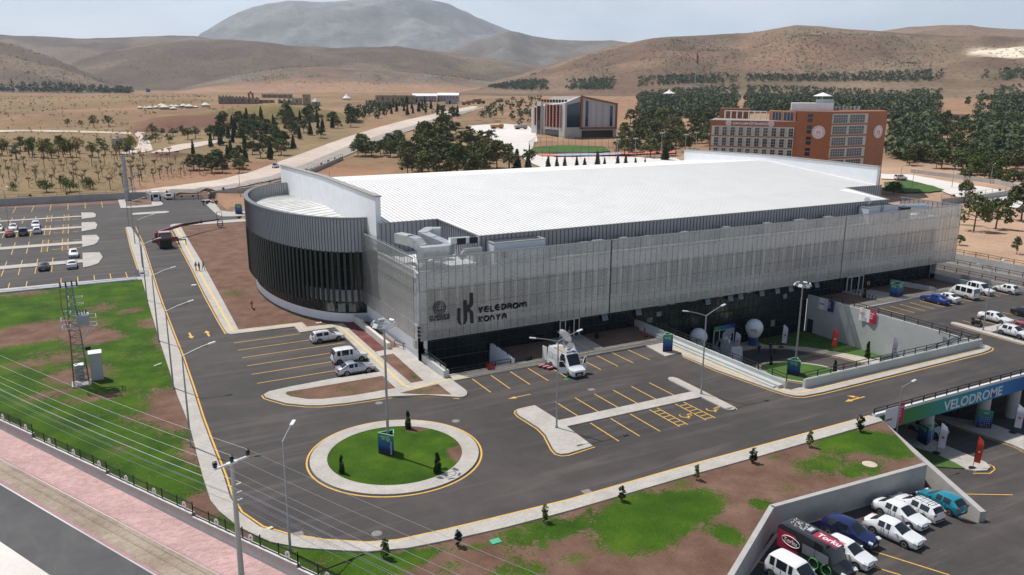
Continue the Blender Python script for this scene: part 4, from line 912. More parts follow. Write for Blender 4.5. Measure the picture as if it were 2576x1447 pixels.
def duct(name,pts,w_,h_,m=M_DUCT,n=0):
 d=MB();P_=[Vector(p)for p in pts]
 for a_,b_ in zip(P_[:-1],P_[1:]):
  L=(b_-a_).length;k=max(1,int(L/1.1))
  for i in range(k):
   p,q=a_.lerp(b_,i/k),a_.lerp(b_,(i+1)/k);d.bar(p,q,w_*(1 if i%2 else.985),h_*(1 if i%2 else.985))
 for p in P_[1:-1]:d.tube(p-Vector((0,0,h_/2)),p+Vector((0,0,h_/2)),w_/2,w_/2,14)
 return vb(d,name,m,smooth=35)
duct('air_duct',[(36.3,99.0,14.4),(37.1,96.0,14.4),(37.3,94.6,14.3)],1.3,1.3);duct('air_duct',[(37.3,94.6,14.3),(37.5,93.8,13.8),(37.5,93.6,11.8)],1.25,1.1)
duct('air_duct',[(36.5,91.9,13.6),(39.9,91.7,13.6),(40.7,92.5,13.7),(39.6,95.5,14.2),(39.2,97.5,14.5),(40.8,99.2,14.6),(42.2,98.6,14.6)],1.3,1.5)
duct('air_duct',[(41.6,91.2,12.6),(42.4,91.2,13.4),(44.6,91.2,13.4)],.8,.8)
duct('air_duct',[(40.7,92.3,14.7),(44.7,92.2,14.6)],.75,.75)
for x in(41.6,43.3):
 p=MB();p.box(x,x+1.15,91.75,92.62,14.2,15.0);vb(p,'plant_box',M_BLACK)
for(x0,x1,y0,y1,z0,z1)in((36.3,39.6,91.2,93.2,10.5,12.0),(44.9,46.6,94,96,10.5,11.9),(59.9,61.8,91,92.3,10.5,12.9),(62.0,64,91,92.2,10.5,13.0),(66.7,68.2,91.1,92.2,10.5,13.0),(71,72.4,91.1,92.2,10.5,12.9),(77.8,79.2,91,92,10.5,13.0),(86.0,87.4,91,92,10.5,13.1),(94.5,96,91,92,10.5,13.1),(101.3,103.6,91,92,10.5,13.1),(108.2,110.1,91,92.2,10.5,13.1)):
 p=MB();p.box(x0,x1,y0,y1,z0,z1);p.box(x0+.2,x1-.2,y0+.2,y1-.2,z1,z1+.08);vb(p,'plant_box',M_GALV)
duct('air_duct',[(122.5,101,12.6),(128.5,97.5,12.9),(130,95.5,12.6)],1.3,1.2);rd=MB();rd.tube((129.5,96.5,12.5),(137.0,93.5,12.5),.85,.85,16);rd.tube((137.0,93.5,12.5),(138.2,92.2,11.2),.85,.8,16);vb(rd,'round_duct',M_DUCT,smooth=40)
p=MB();p.box(126.2,127.4,91.2,92.6,10.5,13.3);p.box(128,130,91.4,93,10.5,13.4);vb(p,'plant_box',M_BLACK)
sd_=MB();sd_.lathe((120.5,93.2,14.9),[(.02,-.1),(.45,0),(.62,.16)],14,axis=(-.4,-.8,.45));sd_.bar((120.5,93.3,14),(120.5,93.3,14.9),.08);vb(sd_,'satellite_dish',mat('dish_white',(.7,.7,.7),.5,0,.03,2))
la=MB()
for s_ in(0,.5):la.bar((120.9+s_,90.58,10.6),(120.9+s_,90.58,14.7),.05)
for k in range(11):la.bar((120.9,90.58,10.9+.33*k),(121.4,90.58,10.9+.33*k),.04)
vb(la,'roof_ladder',M_BLACK)
# court walls, light well, railings
def rail(mb,pts,h=.85,posts=2.2,m=None,n_bars=2,w_=.07):
 for a_,b_ in zip(pts[:-1],pts[1:]):
  a_=Vector(a_);b_=Vector(b_);L=(b_-a_).length;k=max(1,round(L/posts))
  for i in range(k+1):
   p=a_.lerp(b_,i/k);mb.bar(p,p+Vector((0,0,h)),w_*1.25,w_*1.25,m)
  for j in range(n_bars):
   zz=h*(1-.48*j);mb.bar(a_+Vector((0,0,zz)),b_+Vector((0,0,zz)),w_,w_,m)
def wall_thing(name,label,cat,mb,m,rails=None,group=None,kind=None):
 o=mb.build(name,m);tag(o,label,cat,group)
 if rails:
  r_=MB();rails(r_);q=r_.build('railing',M_RAIL);q.parent=o
 return o
w1=MB();w1.box(68.3,69.0,61.9,88.2,-.1,.52);w1.box(69.0,69.35,61.6,90.3,ZL-.1,1.0);w1.box(67.9,68.3,62.3,84,-.1,.30)
wall_thing('stepped_wall','stepped pale wall with black railing along the left edge of the sunken court','wall',w1,M_CONC2,lambda r_:rail(r_,[(69.2,61.6,1.0),(69.2,90.2,1.0)],.75))
w1=MB();w1.add([(71.1,60.55,-.1),(104.2,60.55,-.1),(104.2,60.95,ZL),(71.1,60.95,ZL)],[]);w1.box(71.1,104.2,60.55,60.9,ZL,1.15);w1.box(69.35,71.1,60.95,61.2,ZL,.02)
wall_thing('parapet_wall','long pale parapet with black railing between the road and the sunken court','wall',w1,M_CONC2,lambda r_:rail(r_,[(71.2,60.85,1.1),(104.1,60.85,1.1)],.8))
w1=MB();w1.box(104.5,104.85,60.7,90.2,ZL,.62);w1.box(104.55,105.1,60.9,61.4,-.1,1.0)
wall_thing('retaining_wall','tall pale concrete wall with hanging banners on the right side of the sunken court','wall',w1,M_CONC2,lambda r_:rail(r_,[(104.68,61.4,.6),(104.68,90,.6)],.8))
w1=MB();w1.box(104.42,104.5,88.6,89.7,ZL,ZL+2.3);o=w1.build('court_door',M_DFRAME);tag(o,'dark service door in the court wall beside the glazed facade','door')
w1=MB();w1.box(99.6,99.8,73.5,74.2,ZL,ZL+.3);w1.box(100.8,104.4,72.6,72.9,ZL,ZL+1.4)
wall_thing('stair_wall','low stair wall with black handrail in the corner of the sunken court','wall',w1,M_CONC2,lambda r_:(rail(r_,[(94.5,62.3,ZL+4.2),(104.2,70.0,ZL+4.2)],.8)if False else rail(r_,[(96,63.0,-.4),(103.6,63.0,.3),(104.2,66.5,.3)],.8)))
w1=MB();w1.box(35.55,36.25,82.9,89.95,-3.3,1.0);wall_thing('light_well_wall','short pale wall with black handrail beside the dark light well','wall',w1,M_CONC2,lambda r_:rail(r_,[(35.9,83,1.0),(35.9,89.8,1.0)],.7,1.9))
w1=MB();w1.add([(45.2,83.75,-3.3),(45.2,89.9,-3.3),(45.2,89.9,1.0),(45.2,83.75,.75),(45.6,83.75,-3.3),(45.6,89.9,-3.3),(45.6,89.9,1.0),(45.6,83.75,.75)],[(0,1,2,3),(4,7,6,5),(3,2,6,7),(0,3,7,4),(1,5,6,2),(0,4,5,1)])
wall_thing('light_well_wall','white wall with handrail dividing the dark light well from the planting bed','wall',w1,M_WHITE,lambda r_:rail(r_,[(45.4,83.8,.75),(45.4,89.8,1.0)],.6,1.7))
w1=MB();w1.box(36.25,45.2,83.55,83.75,-3.3,.05);w1.box(36.2,45.4,83.5,90.3,-3.4,-3.3)
wall_thing('light_well_kerb','dark light well edge with black railing along the front pavement','wall',w1,M_CONC,lambda r_:rail(r_,[(36.4,83.65,.05),(45.0,83.65,.05)],.8,2.0))
w1=MB();w1.add([(125.1,90.2,0),(127.0,82.9,0),(127.0,82.9,.8),(125.1,90.2,.95),(125.5,90.2,0),(127.4,82.9,0),(127.4,82.9,.8),(125.5,90.2,.95)],[(0,1,2,3),(4,7,6,5),(3,2,6,7),(1,5,6,2),(0,3,7,4)])
wall_thing('planter_wall','low pale wall with black railing behind the blue and green box by the right entrance','wall',w1,M_CONC2,lambda r_:rail(r_,[(125.3,90,.95),(127.2,83,.8)],.6,1.8))
w1=MB();w1.box(33.3,33.75,96.3,107.4,0,.95);w1.box(33.3,33.75,107.4,111.4,0,1.2);o=wall_thing('ramp_wall','low pale wall beside the red gravel bed and the white hall wall','wall',w1,mat('cream_render',(.58,.55,.50),.8,0,.06,1))
# terraced walls on the right
TW=[('lowest',141.3,.72,'first grey terrace wall with black railing behind the parked white cars'),('mid',145.2,1.5,'middle grey terrace wall with black railing on the right of the car park'),('top',150.6,2.45,'highest grey terrace wall with black railing under the bare brown field')]
for nm,x,zt,lab in TW:
 w1=MB();w1.box(x,x+.4,40,101,-3,zt)
 wall_thing('terrace_wall',lab,'wall',w1,M_CONC,lambda r_:rail(r_,[(x+.2,40,zt),(x+.2,100.8,zt)],.85,2.4))
tr_=MB();tr_.box(141.7,145.2,40,101,-1,-.2);tr_.box(145.6,150.6,40,101,-1,.15);structure(tr_,'ramp_road',M_CONC)
# bridge over the underpass
BR=thing('road_bridge','road bridge carrying a green to blue banner that reads VELODROME','bridge',(85,56,0))
def brb(mb,name,m,**k):o=mb.build(name,m,**k);o.parent=BR;o.matrix_parent_inverse=Matrix.Translation((-85,-56,0));return o
d=MB();d.box(71.5,130,51.45,60.5,-1.5,-.02);d.box(69.5,71.5,51.6,60.5,ZL,-.02);brb(d,'deck',M_CONC)
d=MB();d.box(71.2,130,51.2,51.6,-.02,.28);brb(d,'kerb',mat('white_kerb',(.6,.6,.58),.8,0,.05,2))
d=MB();rail(d,[(71.3,51.4,.28),(130,51.4,.28)],.62,2.05,w_=.08);brb(d,'railing',M_RAIL)
for q_ in(at(*zf_(1445,905),ZL),at(*zf_(2062,735),ZL),at(*zf_(2388,635),ZL)):
 d=MB();d.tube((q_.x,q_.y+.6,ZL-.2),(q_.x,q_.y+.6,-1.5),.72,.72,20);brb(d,'column',mat('column_concrete',(.42,.43,.41),.8,0,.06,1),smooth=40)
d=MB();d.box(71.6,106,60.4,60.6,ZL,-1.5);brb(d,'back_wall',M_CONC)
d=MB();d.box(-13,34,-.03,0,-1.72,.02);bn=d.build('banner',grad_mat('bridge_banner',0,[(0,(.03,.17,.02)),(.12,(.03,.2,.05)),(.26,(.02,.26,.28)),(.45,(.02,.2,.42)),(.60,(.015,.06,.30)),(.8,(.015,.02,.16))],-13,34));bn.location=(85,51.17,.0);bn.parent=BR;bn.matrix_parent_inverse=Matrix.Translation((-85,-56,0))
ta=on_y(*zf_(1605,530),51.1);tb=on_y(*zf_(2235,380),51.1)
t=text_mesh('lettering','VELODROME',1.62,mat('banner_letter_white',(.62,.66,.70),.6,0,.03,2),bold=.03);wdt=max(v.co.x for v in t.data.vertices)
t.data.transform(Matrix.Diagonal(((tb.x-ta.x)/wdt,1,1,1)));t.data.transform(Matrix.Translation((ta.x,51.10,-1.48)));t.parent=BR;t.matrix_parent_inverse=Matrix.Translation((-85,-56,0))
# wing wall and retaining wall of the lower car park
we=at(*zg_(2250,402),ZC+.55)
p0=Vector((71.35,51.3,.12));p1=we
d=(Vector((p1.x,p1.y,0))-Vector((p0.x,p0.y,0))).normalized();nn=Vector((d.y,-d.x,0))*.28
ww_=MB();vs=[]
for p in(p0,p1):
 for s_ in(-1,1):vs+=[(p.x+nn.x*s_,p.y+nn.y*s_,ZL-.4),(p.x+nn.x*s_,p.y+nn.y*s_,p.z)]
ww_.add(vs,[(0,1,3,2),(4,6,7,5),(1,5,7,3),(0,4,5,1),(2,3,7,6)])
tag(ww_.build('wing_wall',M_CONC),'sloping concrete wing wall running down from the bridge to the lower car park','wall')
rw=MB();A_=[at(1760,1560,.1),at(1935,1270,.1),at(2322,1164,.1)]
for a_,b_ in zip(A_[:-1],A_[1:]):
 dd=Vector((b_.x-a_.x,b_.y-a_.y,0)).normalized();nn=Vector((dd.y,-dd.x,0));o_=-dd*.0
 vs=[(a_.x,a_.y,-3.2),(a_.x,a_.y,.0),(a_.x+nn.x*.42,a_.y+nn.y*.42,.0),(a_.x+nn.x*.42,a_.y+nn.y*.42,-3.2),(b_.x,b_.y,-3.2),(b_.x,b_.y,.0),(b_.x+nn.x*.42,b_.y+nn.y*.42,.0),(b_.x+nn.x*.42,b_.y+nn.y*.42,-3.2)]
 vs=[(v[0],v[1],v[2]if v[2]<-1 else.1)for v in vs]
 rw.add(vs,[(0,1,5,4),(2,3,7,6),(1,2,6,5),(0,3,2,1),(4,5,6,7)])
tag(rw.build('retaining_wall',M_CONC),'angled concrete retaining wall between the patchy lawn and the lower car park','wall')
kb=MB();kb.ribbon([low(*zg_(370,905)),low(*zg_(600,590)),low(*zg_(730,535)),low(*zg_(1330,350)),low(*zg_(1740,235))],.3,ZC+.1);structure(kb,'kerb',M_KERB)
# FAR BUILDINGS AND GROUNDS
def at_depth(px,py,D):
 d=ray(px,py);return Vector((d.x*D,d.y*D,HC+d.z*D))
def depth_of(p):return(Vector(p)-Vector((0,0,HC))).dot(CF)
SCALE=.953704
# draped sheets: roads and pale grounds laid on the terrain
def drape(name,m,quads_,dz=.12,nu=4,nv=30,kind='structure'):
 """strip between two photographed edges (equal-length lists) laid on the land"""
 L,Rr=quads_
 def rs(pts,n):
  P_=np.array(pts,float);s=np.concatenate([[0],np.cumsum(np.hypot(*np.diff(P_,axis=0).T))]);t=np.linspace(0,s[-1],n)
  return np.stack([np.interp(t,s,P_[:,0]),np.interp(t,s,P_[:,1])],1)
 A_,B_=rs(L,nv),rs(Rr,nv);mb=MB();vs=[]
 for k in range(nv):
  pa,pb=drop(*A_[k]),drop(*B_[k])
  for j in range(nu+1):
   q=pa.lerp(pb,j/nu);vs.append((q.x,q.y,gz(q.x,q.y)+dz))
 mb.add(vs,[(k*(nu+1)+j,k*(nu+1)+j+1,(k+1)*(nu+1)+j+1,(k+1)*(nu+1)+j)for k in range(nv-1)for j in range(nu)])
 o=mb.build(name,m,smooth=True);tag(o,kind=kind);return o
M_DIRT=ground_mat('graded_dirt_road',[(.42,.34,.28),(.52,.43,.36),(.60,.52,.45)],(.02,.25,3),.95,.15,3,(.3,.06,(.36,.31,.28),.5))
M_DIRT2=ground_mat('grey_road_bed',[(.24,.21,.19),(.30,.265,.24),(.37,.33,.30)],(.02,.25,3),.95,.15,3,(.3,.06,(.42,.36,.31),.5))
drape('dirt_road',M_DIRT,([(325,486),(440,470),(560,453),(640,432),(705,408),(760,388),(820,365),(880,344),(950,322),(1010,306),(1080,290),(1150,275),(1190,268)],[(325,494),(460,483),(575,468),(680,446),(760,418),(830,388),(900,360),(960,340),(1030,320),(1090,300),(1160,282),(1195,274),(1205,270)]),.25,4,60)
drape('road_bed',M_DIRT2,([(340,494),(460,483),(575,468),(680,446),(760,418),(830,388),(900,360),(960,340),(1030,320),(1090,300),(1160,282),(1195,274)],[(360,503),(480,494),(600,474),(720,448),(790,424),(860,398),(930,368),(990,345),(1050,324),(1110,303),(1175,285),(1230,268)]),.3,4,60)
drape('dirt_track',M_DIRT,([(300,388),(345,372),(350,352),(338,338),(352,330)],[(330,390),(385,380),(375,352),(352,338),(370,334)]),.2,3,20)
drape('dirt_track',M_DIRT,([(380,385),(440,366),(520,356),(560,352)],[(400,392),(460,378),(530,364),(565,358)]),.2,3,14)
drape('dirt_track',M_DIRT,([(-60,330),(60,328),(180,330),(330,334)],[(-60,336),(60,332),(180,334),(330,339)]),.2,2,14)
drape('white_ground',M_WHITEGR,([(1178,318),(1260,312),(1330,318),(1345,332),(1350,345)],[(1195,335),(1240,352),(1290,362),(1330,362),(1352,358)]),.25,5,16)
drape('white_ground',M_WHITEGR,([(1240,352),(1268,380),(1300,392),(1330,410),(1400,440)],[(1345,350),(1340,372),(1352,392),(1400,398),(1480,420)]),.3,5,16)
drape('white_ground',M_WHITEGR,([(1400,398),(1540,396),(1700,400)],[(1400,440),(1560,425),(1720,412)]),.35,5,14)
drape('sports_pitch',M_GRASSF,([(1330,382),(1345,372),(1420,368),(1520,372)],[(1336,388),(1400,388),(1470,388),(1535,384)]),.5,5,14)
drape('running_track',mat('red_court',(.55,.17,.12),.9,0,.12,.3),([(1345,390),(1420,390),(1500,389),(1600,385),(1700,382)],[(1362,396),(1420,396),(1500,395),(1605,391),(1700,388)]),.55,3,14)
drape('ball_court',mat('blue_court',(.28,.36,.52),.9,0,.1,.3),([(1390,392),(1440,391),(1500,390),(1560,388)],[(1400,395.5),(1450,395),(1510,394.4),(1565,391)]),.6,2,10)
drape('park_lawn',M_GRASSF,([(1640,262),(1680,250),(1740,252)],[(1668,290),(1720,292),(1745,286)]),.3,5,10)
drape('white_ground',M_WHITEGR,([(2215,440),(2290,442),(2400,462),(2575,490),(2700,505)],[(2215,452),(2290,456),(2350,478),(2440,510),(2575,530)]),.3,5,20)
drape('roadside_lawn',M_GRASSF,([(2222,462),(2290,458),(2350,472),(2372,480)],[(2226,482),(2270,488),(2330,488),(2374,482)]),.35,5,12)
drape('park_path',M_DIRT,([(1738,255),(1755,272),(1770,285)],[(1752,254),(1775,272),(1790,285)]),.3,2,8)
# generic facade helper
class Fac:
 def __init__(s,a,b,z0,out=.06):
  s.a=Vector((a[0],a[1],z0));s.d=Vector((b[0]-a[0],b[1]-a[1],0));s.L=s.d.length;s.d.normalize()
  s.n=Vector((s.d.y,-s.d.x,0));
  if s.n.dot(-s.a)<0:s.n=-s.n
  s.out=out
 def rect(s,mb,u0,u1,z0,z1,o=None,m=None,t=.05):
  o=s.out if o is None else o
  p=[s.a+s.d*u+Vector((0,0,z))for u,z in((u0,z0),(u1,z0),(u1,z1),(u0,z1))]
  q=[v+s.n*o for v in p]
  mb.add([tuple(v)for v in p+q],[(4,5,6,7),(0,1,5,4),(1,2,6,5),(2,3,7,6),(3,0,4,7)],m)
 def pt(s,u,z,o=0):return s.a+s.d*u+Vector((0,0,z))+s.n*o
def part(mb,name,m,root,**k):
 o=mb.build(name,m,**k);o.parent=root;o.matrix_parent_inverse=Matrix.Translation(-root.location);return o
M_ORANGE=mat('terracotta_cladding',(.27,.092,.032),.6,0,.1,.8)
M_BEIGE=mat('beige_panel',(.46,.45,.40),.7,0,.06,1)
M_BLUEGL=glass('blue_window_glass',(.015,.024,.05),.1,.5)
M_GREYP=mat('grey_panel',(.46,.45,.46),.6,.1,.06,.6)
# orange training-centre block: three facets
D0,D1,D2,D3=256,244,238.5,249
q0,q1,q2,q3=at_depth(1787.5,302,D0),at_depth(2003,302,D1),at_depth(2094,281,D2),at_depth(2233,277,D3)
ob=thing('training_centre','terracotta block with white window rows and round crests behind the white roof','building',(q1.x,q1.y,0))
zt1=at_depth(1787.5,302.5,D0).z;zt2=at_depth(2094,281.5,D2).z
back=Vector((.72,.69,0))*17
def prism(pts,z0,z1,name,m):
 mb=MB();mb.poly([(p[0],p[1])for p in pts],z0,z1);return part(mb,name,m,ob)
prism([q0,q1,q1+back,q0+back],-3,zt1,'wing_wall',M_ORANGE)
prism([q1,q2,q3,q3+back*.9,q1+back*.9],-3,zt2,'tower_wall',M_ORANGE)
t0=at_depth(1958,0,D1+1);t0b=at_depth(1958,0,D1+9)
prism([t0,q1+Vector((.2,.5,0)),q1+back*.6,t0+back*.6],zt1,zt2-.2,'upper_storey_wall',M_ORANGE)
s0,s1=at_depth(1828,0,D0+6),at_depth(1905,0,D0+3);prism([s0,s1,s1+back*.4,s0+back*.4],zt1,zt1+3.4,'roof_room_wall',M_ORANGE)
cp=MB();cp.poly([(p[0],p[1])for p in(q0,q1,q1+back,q0+back)],zt1-.02,zt1+.12);part(cp,'roof_edge',M_COPE,ob)
F1=Fac(q0,q1,0);F2=Fac(q1,q2,0);F3=Fac(q2,q3,0)
for r_ in range(3):
 zb=zt1-4.55-3.3*r_
 p=MB();F1.rect(p,.5,F1.L-.4,zb-.05,zb+2.9,.08);part(p,'beige_band',M_BEIGE,ob)
 for k in range(10):
  u=.5+(F1.L-.9)*k/10;w_=(F1.L-.9)/10
  p=MB();F1.rect(p,u+w_*.38,u+w_*.92,zb+.05,zb+2.5,.12,0);F1.rect(p,u+w_*.64,u+w_*.66,zb+.05,zb+2.5,.16,1);F1.rect(p,u+w_*.38,u+w_*.92,zb+1.75,zb+1.83,.16,1);F1.rect(p,u+w_*.0,u+w_*.9,zb+.85,zb+.92,.5,2);F1.rect(p,u+w_*.93,u+w_*1.0,zb,zb+2.8,.5,1)
  part(p,'window',[M_BLUEGL,M_BEIGE,M_GALV],ob)
zs=[zt2-3.2-3.35*k for k in range(5)]
for z in zs[:5]:
 p=MB();F2.rect(p,F2.L*.32,F2.L*.46,z,z+2.4,.05,0);F2.rect(p,F2.L*.32,F2.L*.46,z+1.2,z+1.28,.07,1);part(p,'window',[M_DGLASS,M_GREYP],ob)
for k,z in enumerate(zs):
 p=MB();F3.rect(p,.1,F3.L*.64,z-.25,z+2.55,.06);part(p,'beige_band',M_BEIGE,ob)
 for u0,u1,n in((.02,.27,6),(.31,.58,6)):
  p=MB();F3.rect(p,F3.L*u0,F3.L*u1,z-.1,z+2.2,.12,0)
  for j in range(n+1):u=F3.L*(u0+(u1-u0)*j/n);F3.rect(p,u-.05,u+.05,z-.1,z+2.2,.17,1)
  F3.rect(p,F3.L*u0,F3.L*u1,z+1.45,z+1.53,.17,1);F3.rect(p,F3.L*u0,F3.L*u1,z+.75,z+.81,.22,2)
  part(p,'window',[M_BLUEGL,M_BEIGE,M_GALV],ob)
for u0,u1 in((.12,.47),(.55,.92)):
 FU=Fac(t0,q1+Vector((.2,.5,0)),0);p=MB();FU.rect(p,FU.L*u0,FU.L*u1,zt1+.4,zt1+2.7,.07,0)
 for j in range(4):u=FU.L*(u0+(u1-u0)*j/3);FU.rect(p,u-.04,u+.04,zt1+.4,zt1+2.7,.1,1)
 part(p,'window',[M_BLUEGL,M_BEIGE],ob)
M_CRESTW=mat('crest_white',(.66,.62,.64),.5,0,.03,2);M_CRESTR=mat('crest_red',(.50,.02,.03),.5,0,.05,2)
def crest(F,u,z,R):
 c=F.pt(u,z,.3);mb=MB();mb.tube(F.pt(u,z,.02),c,R,R,32,0)
 def disc(du,dz,r,m,o=.02):p=c+F.d*du+Vector((0,0,dz));mb.tube(p,p+F.n*o,r,r,14,m)
 for rr,th,m in((R*.93,.07,1),(R*.66,.05,1)):
  pts=[c+F.n*.02+F.d*(rr*math.cos(t))+Vector((0,0,rr*math.sin(t)))for t in np.linspace(0,2*math.pi,31)]
  for a_,b_ in zip(pts[:-1],pts[1:]):mb.bar(a_,b_,th*R/1.9,.03,m)
 for k in range(16):t=2*math.pi*k/16;disc(R*.8*math.cos(t),R*.8*math.sin(t),R*.055,2)
 for sx in(-1,1):
  disc(sx*R*.17,R*.02,R*.11,1,.04)
  pts=[c+F.n*.03+F.d*(sx*R*(.05+.2*math.cos(t)))+Vector((0,0,-R*.25+R*.22*math.sin(t)))for t in np.linspace(-1.5,.9,6)]
  for a_,b_ in zip(pts[:-1],pts[1:]):mb.bar(a_,b_,R*.13,.03,1)
 pts=[c+F.n*.03+F.d*(R*.12*math.cos(t))+Vector((0,0,R*.3+R*.13*math.sin(t)))for t in np.linspace(.8,5.5,9)]
 for a_,b_ in zip(pts[:-1],pts[1:]):mb.bar(a_,b_,R*.07,.03,1)
 part(mb,'crest',[M_CRESTW,M_CRESTR,mat('crest_navy',(.08,.04,.12),.5,0,.05,2)],ob)
crest(F2,F2.L*.66,zt2-6.1,1.95);crest(F3,F3.L*.85,zt2-6.2,2.0);crest(F1,F1.L*.22,zt1-.75,.95);crest(F1,F1.L*.72,zt1-.75,.95)
t=text_mesh('lettering','KONYA KAMP EĞİTİM MERKEZİ',.98,M_CRESTW,None,(0,0,0),F1.d,(0,0,1),bold=.03);o0=F1.pt(F1.L*.27,zt1-1.15,.2)
wdt=max((v.co-Vector((0,0,0))).dot(F1.d)for v in t.data.vertices);k=F1.L*.42/wdt
for v in t.data.vertices:u=v.co.dot(F1.d);v.co+=F1.d*(u*(k-1))+o0
t.parent=ob;t.matrix_parent_inverse=Matrix.Translation(-ob.location)
p=MB();s2,s3=at_depth(2013,0,243),at_depth(2123,0,243);p.poly([(v[0],v[1])for v in(s2,s3,s3+back*.5,s2+back*.5)],zt2-.1,zt2+2.3);part(p,'roof_room',M_WHITE,ob)
p=MB();c_=at_depth(2092,0,247);p.lathe((c_.x,c_.y,zt2+4.4),[(2.9,0),(2.4,.22),(.1,1.1)],8);p.tube((c_.x,c_.y,zt2+2.2),(c_.x,c_.y,zt2+4.6),.12,.12,6);part(p,'parasol',mat('parasol_white',(.72,.72,.70),.8,0,.03,1),ob)
p=MB();p.poly([(v[0],v[1])for v in(at_depth(2075,0,244.5),at_depth(2122,0,245),at_depth(2122,0,251),at_depth(2078,0,251))],zt2+2.3,zt2+3.4);part(p,'glass_balustrade',glass('terrace_glass',(.28,.34,.36),.1,.8),ob)
p=MB()
for px in range(2118,2192,10):v=at_depth(px,0,247);p.obox((v.x,v.y,zt2+.7),(.7,.5,1.3),.3)
part(p,'roof_plant',M_GALV,ob)
p=MB()
for k in range(8):
 v=at_depth(1842+k*15.5,0,D0+.5-k*1.3);vb_=v+Vector((.72,.69,0))*3.2
 for b_ in(v,vb_):p.bar((b_.x,b_.y,zt1),(b_.x,b_.y,zt1+2.7),.18)
 p.bar((v.x,v.y,zt1+2.7),(vb_.x,vb_.y,zt1+2.7),.16)
 if k:p.bar((pv_.x,pv_.y,zt1+2.7),(v.x,v.y,zt1+2.7),.2);p.bar((pw_.x,pw_.y,zt1+2.7),(vb_.x,vb_.y,zt1+2.7),.2)
 pv_,pw_=v,vb_
part(p,'pergola',mat('pergola_white',(.62,.62,.62),.6,0,.03,1),ob)
# sports building with sloped terracotta frame
g0=drop(1426.5,357.5);DG=depth_of(g0);kk=DG/395.0
gA=at_depth(1339,0,422*kk);gB=at_depth(1426.5,0,395*kk);gC=at_depth(1466.5,0,399.5*kk);gE=at_depth(1561.6,0,407*kk)
zb=g0.z-.6
gm=thing('sports_centre','grey building with glazed corner and sloping terracotta framed side behind trees','building',(gB.x,gB.y,zb))
gmp=lambda mb,name,m,**k:part(mb,name,m,gm,**k)
zz=lambda px,py,D:at_depth(px,py,D*kk).z
zA=zz(1339,270.5,422);zB=zz(1426.5,258.5,395);zC=zz(1466.5,240.5,399.5);zE=zz(1561.6,260.5,407)
gF=gA+(gE-gB)
p=MB();vs=[(gA,zA),(gB,zB),(gC,zC),(gE,zE),(gF,zE)]
n=5;p.add([(v.x,v.y,zb-3)for v,z in vs]+[(v.x,v.y,z-.4)for v,z in vs],[(k,(k+1)%n,n+(k+1)%n,n+k)for k in range(n)]+[(5,6,7),(5,7,8),(5,8,9)]);gmp(p,'wall',M_GREYP)
GL=Fac(gB,gA,zb);GR=Fac(gB,gC,zb);GS=Fac(gC,gE,zb);H_=zB-zb
f1=H_*.30
p=MB();GS.rect(p,0,GS.L,0,f1,.1);GR.rect(p,0,GR.L,0,f1,.1);GL.rect(p,0,GL.L*.16,0,f1,.12);gmp(p,'ground_floor_wall',M_BEIGE)
p=MB();GS.rect(p,1.0,GS.L*.9,f1*.12,f1*.86,.2);gmp(p,'ground_floor_glazing',M_DGLASS)
hs=lambda u:(zC-zb)+(zE-zC)*u/GS.L
fr=MB();GS.rect(fr,0,1.1,f1,hs(0),.6);GS.rect(fr,GS.L-.9,GS.L,f1,hs(GS.L),.6);GS.rect(fr,0,GS.L,f1-.2,f1+.9,.6)
a_,b_=GS.pt(0,hs(0)-.6,.45),GS.pt(GS.L,hs(GS.L)-.6,.45);fr.bar(a_,b_,.65,.9);gmp(fr,'terracotta_frame',M_ORANGE)
cols=[(0.05,.13,2),(.13,.21,0),(.21,.30,2),(.30,.37,0),(.37,.45,2),(.45,.53,0),(.53,.61,2),(.61,.70,0),(.70,.77,2),(.77,.86,1),(.86,.95,0)]
lilac=mat('lilac_panel',(.38,.37,.42),.6,.1,.05,1)
for u0,u1,kd in[(.05,.13,0),(.13,.21,1),(.21,.30,2),(.30,.39,0),(.39,.46,2),(.46,.55,0),(.55,.65,2),(.65,.74,0),(.74,.80,2),(.80,.88,1),(.88,.95,0)]:
 p=MB();ua,ub=GS.L*u0,GS.L*u1;base=f1+1.3
 q=[GS.pt(ua,base,.15),GS.pt(ub,base,.15),GS.pt(ub,hs(ub)-2.2,.15),GS.pt(ua,hs(ua)-2.2,.15)];p.add([tuple(v)for v in q],[(0,1,2,3)])
 gmp(p,'facade_panel' if kd!=1 else 'glazing_strip',[M_BEIGE,M_BLUEGL,lilac][kd])
p=MB();q=[GR.pt(GR.L*.12,f1+1.0,.12),GR.pt(GR.L*.98,f1+1.0,.12),GR.pt(GR.L*.98,H_*.93+1.6,.12),GR.pt(GR.L*.12,H_*.93,.12)];p.add([tuple(v)for v in q],[(0,1,2,3)]);gmp(p,'corner_glazing',M_BLUEGL)
p=MB();GL.rect(p,GL.L*.10,GL.L*.57,f1*1.12,H_*.93,.1,0)
for j in range(5):
 for zq in np.linspace(f1*1.2,H_*.9,9):GL.rect(p,GL.L*(.12+.09*j),GL.L*(.18+.09*j),zq,zq+.12,.14,1)
gmp(p,'curtain_glazing',[M_DGLASS,M_GREYP])
for u in(.10,.20,.30,.40,.49):
 p=MB();GL.rect(p,GL.L*u,GL.L*(u+.028),f1*1.12,H_*.93,.7);gmp(p,'terracotta_fin',mat('pink_terracotta',(.40,.17,.12),.6,0,.06,1))
p=MB();GL.rect(p,GL.L*.12,GL.L*.57,.3,f1*.9,.1);gmp(p,'ground_floor_glazing',M_DGLASS)
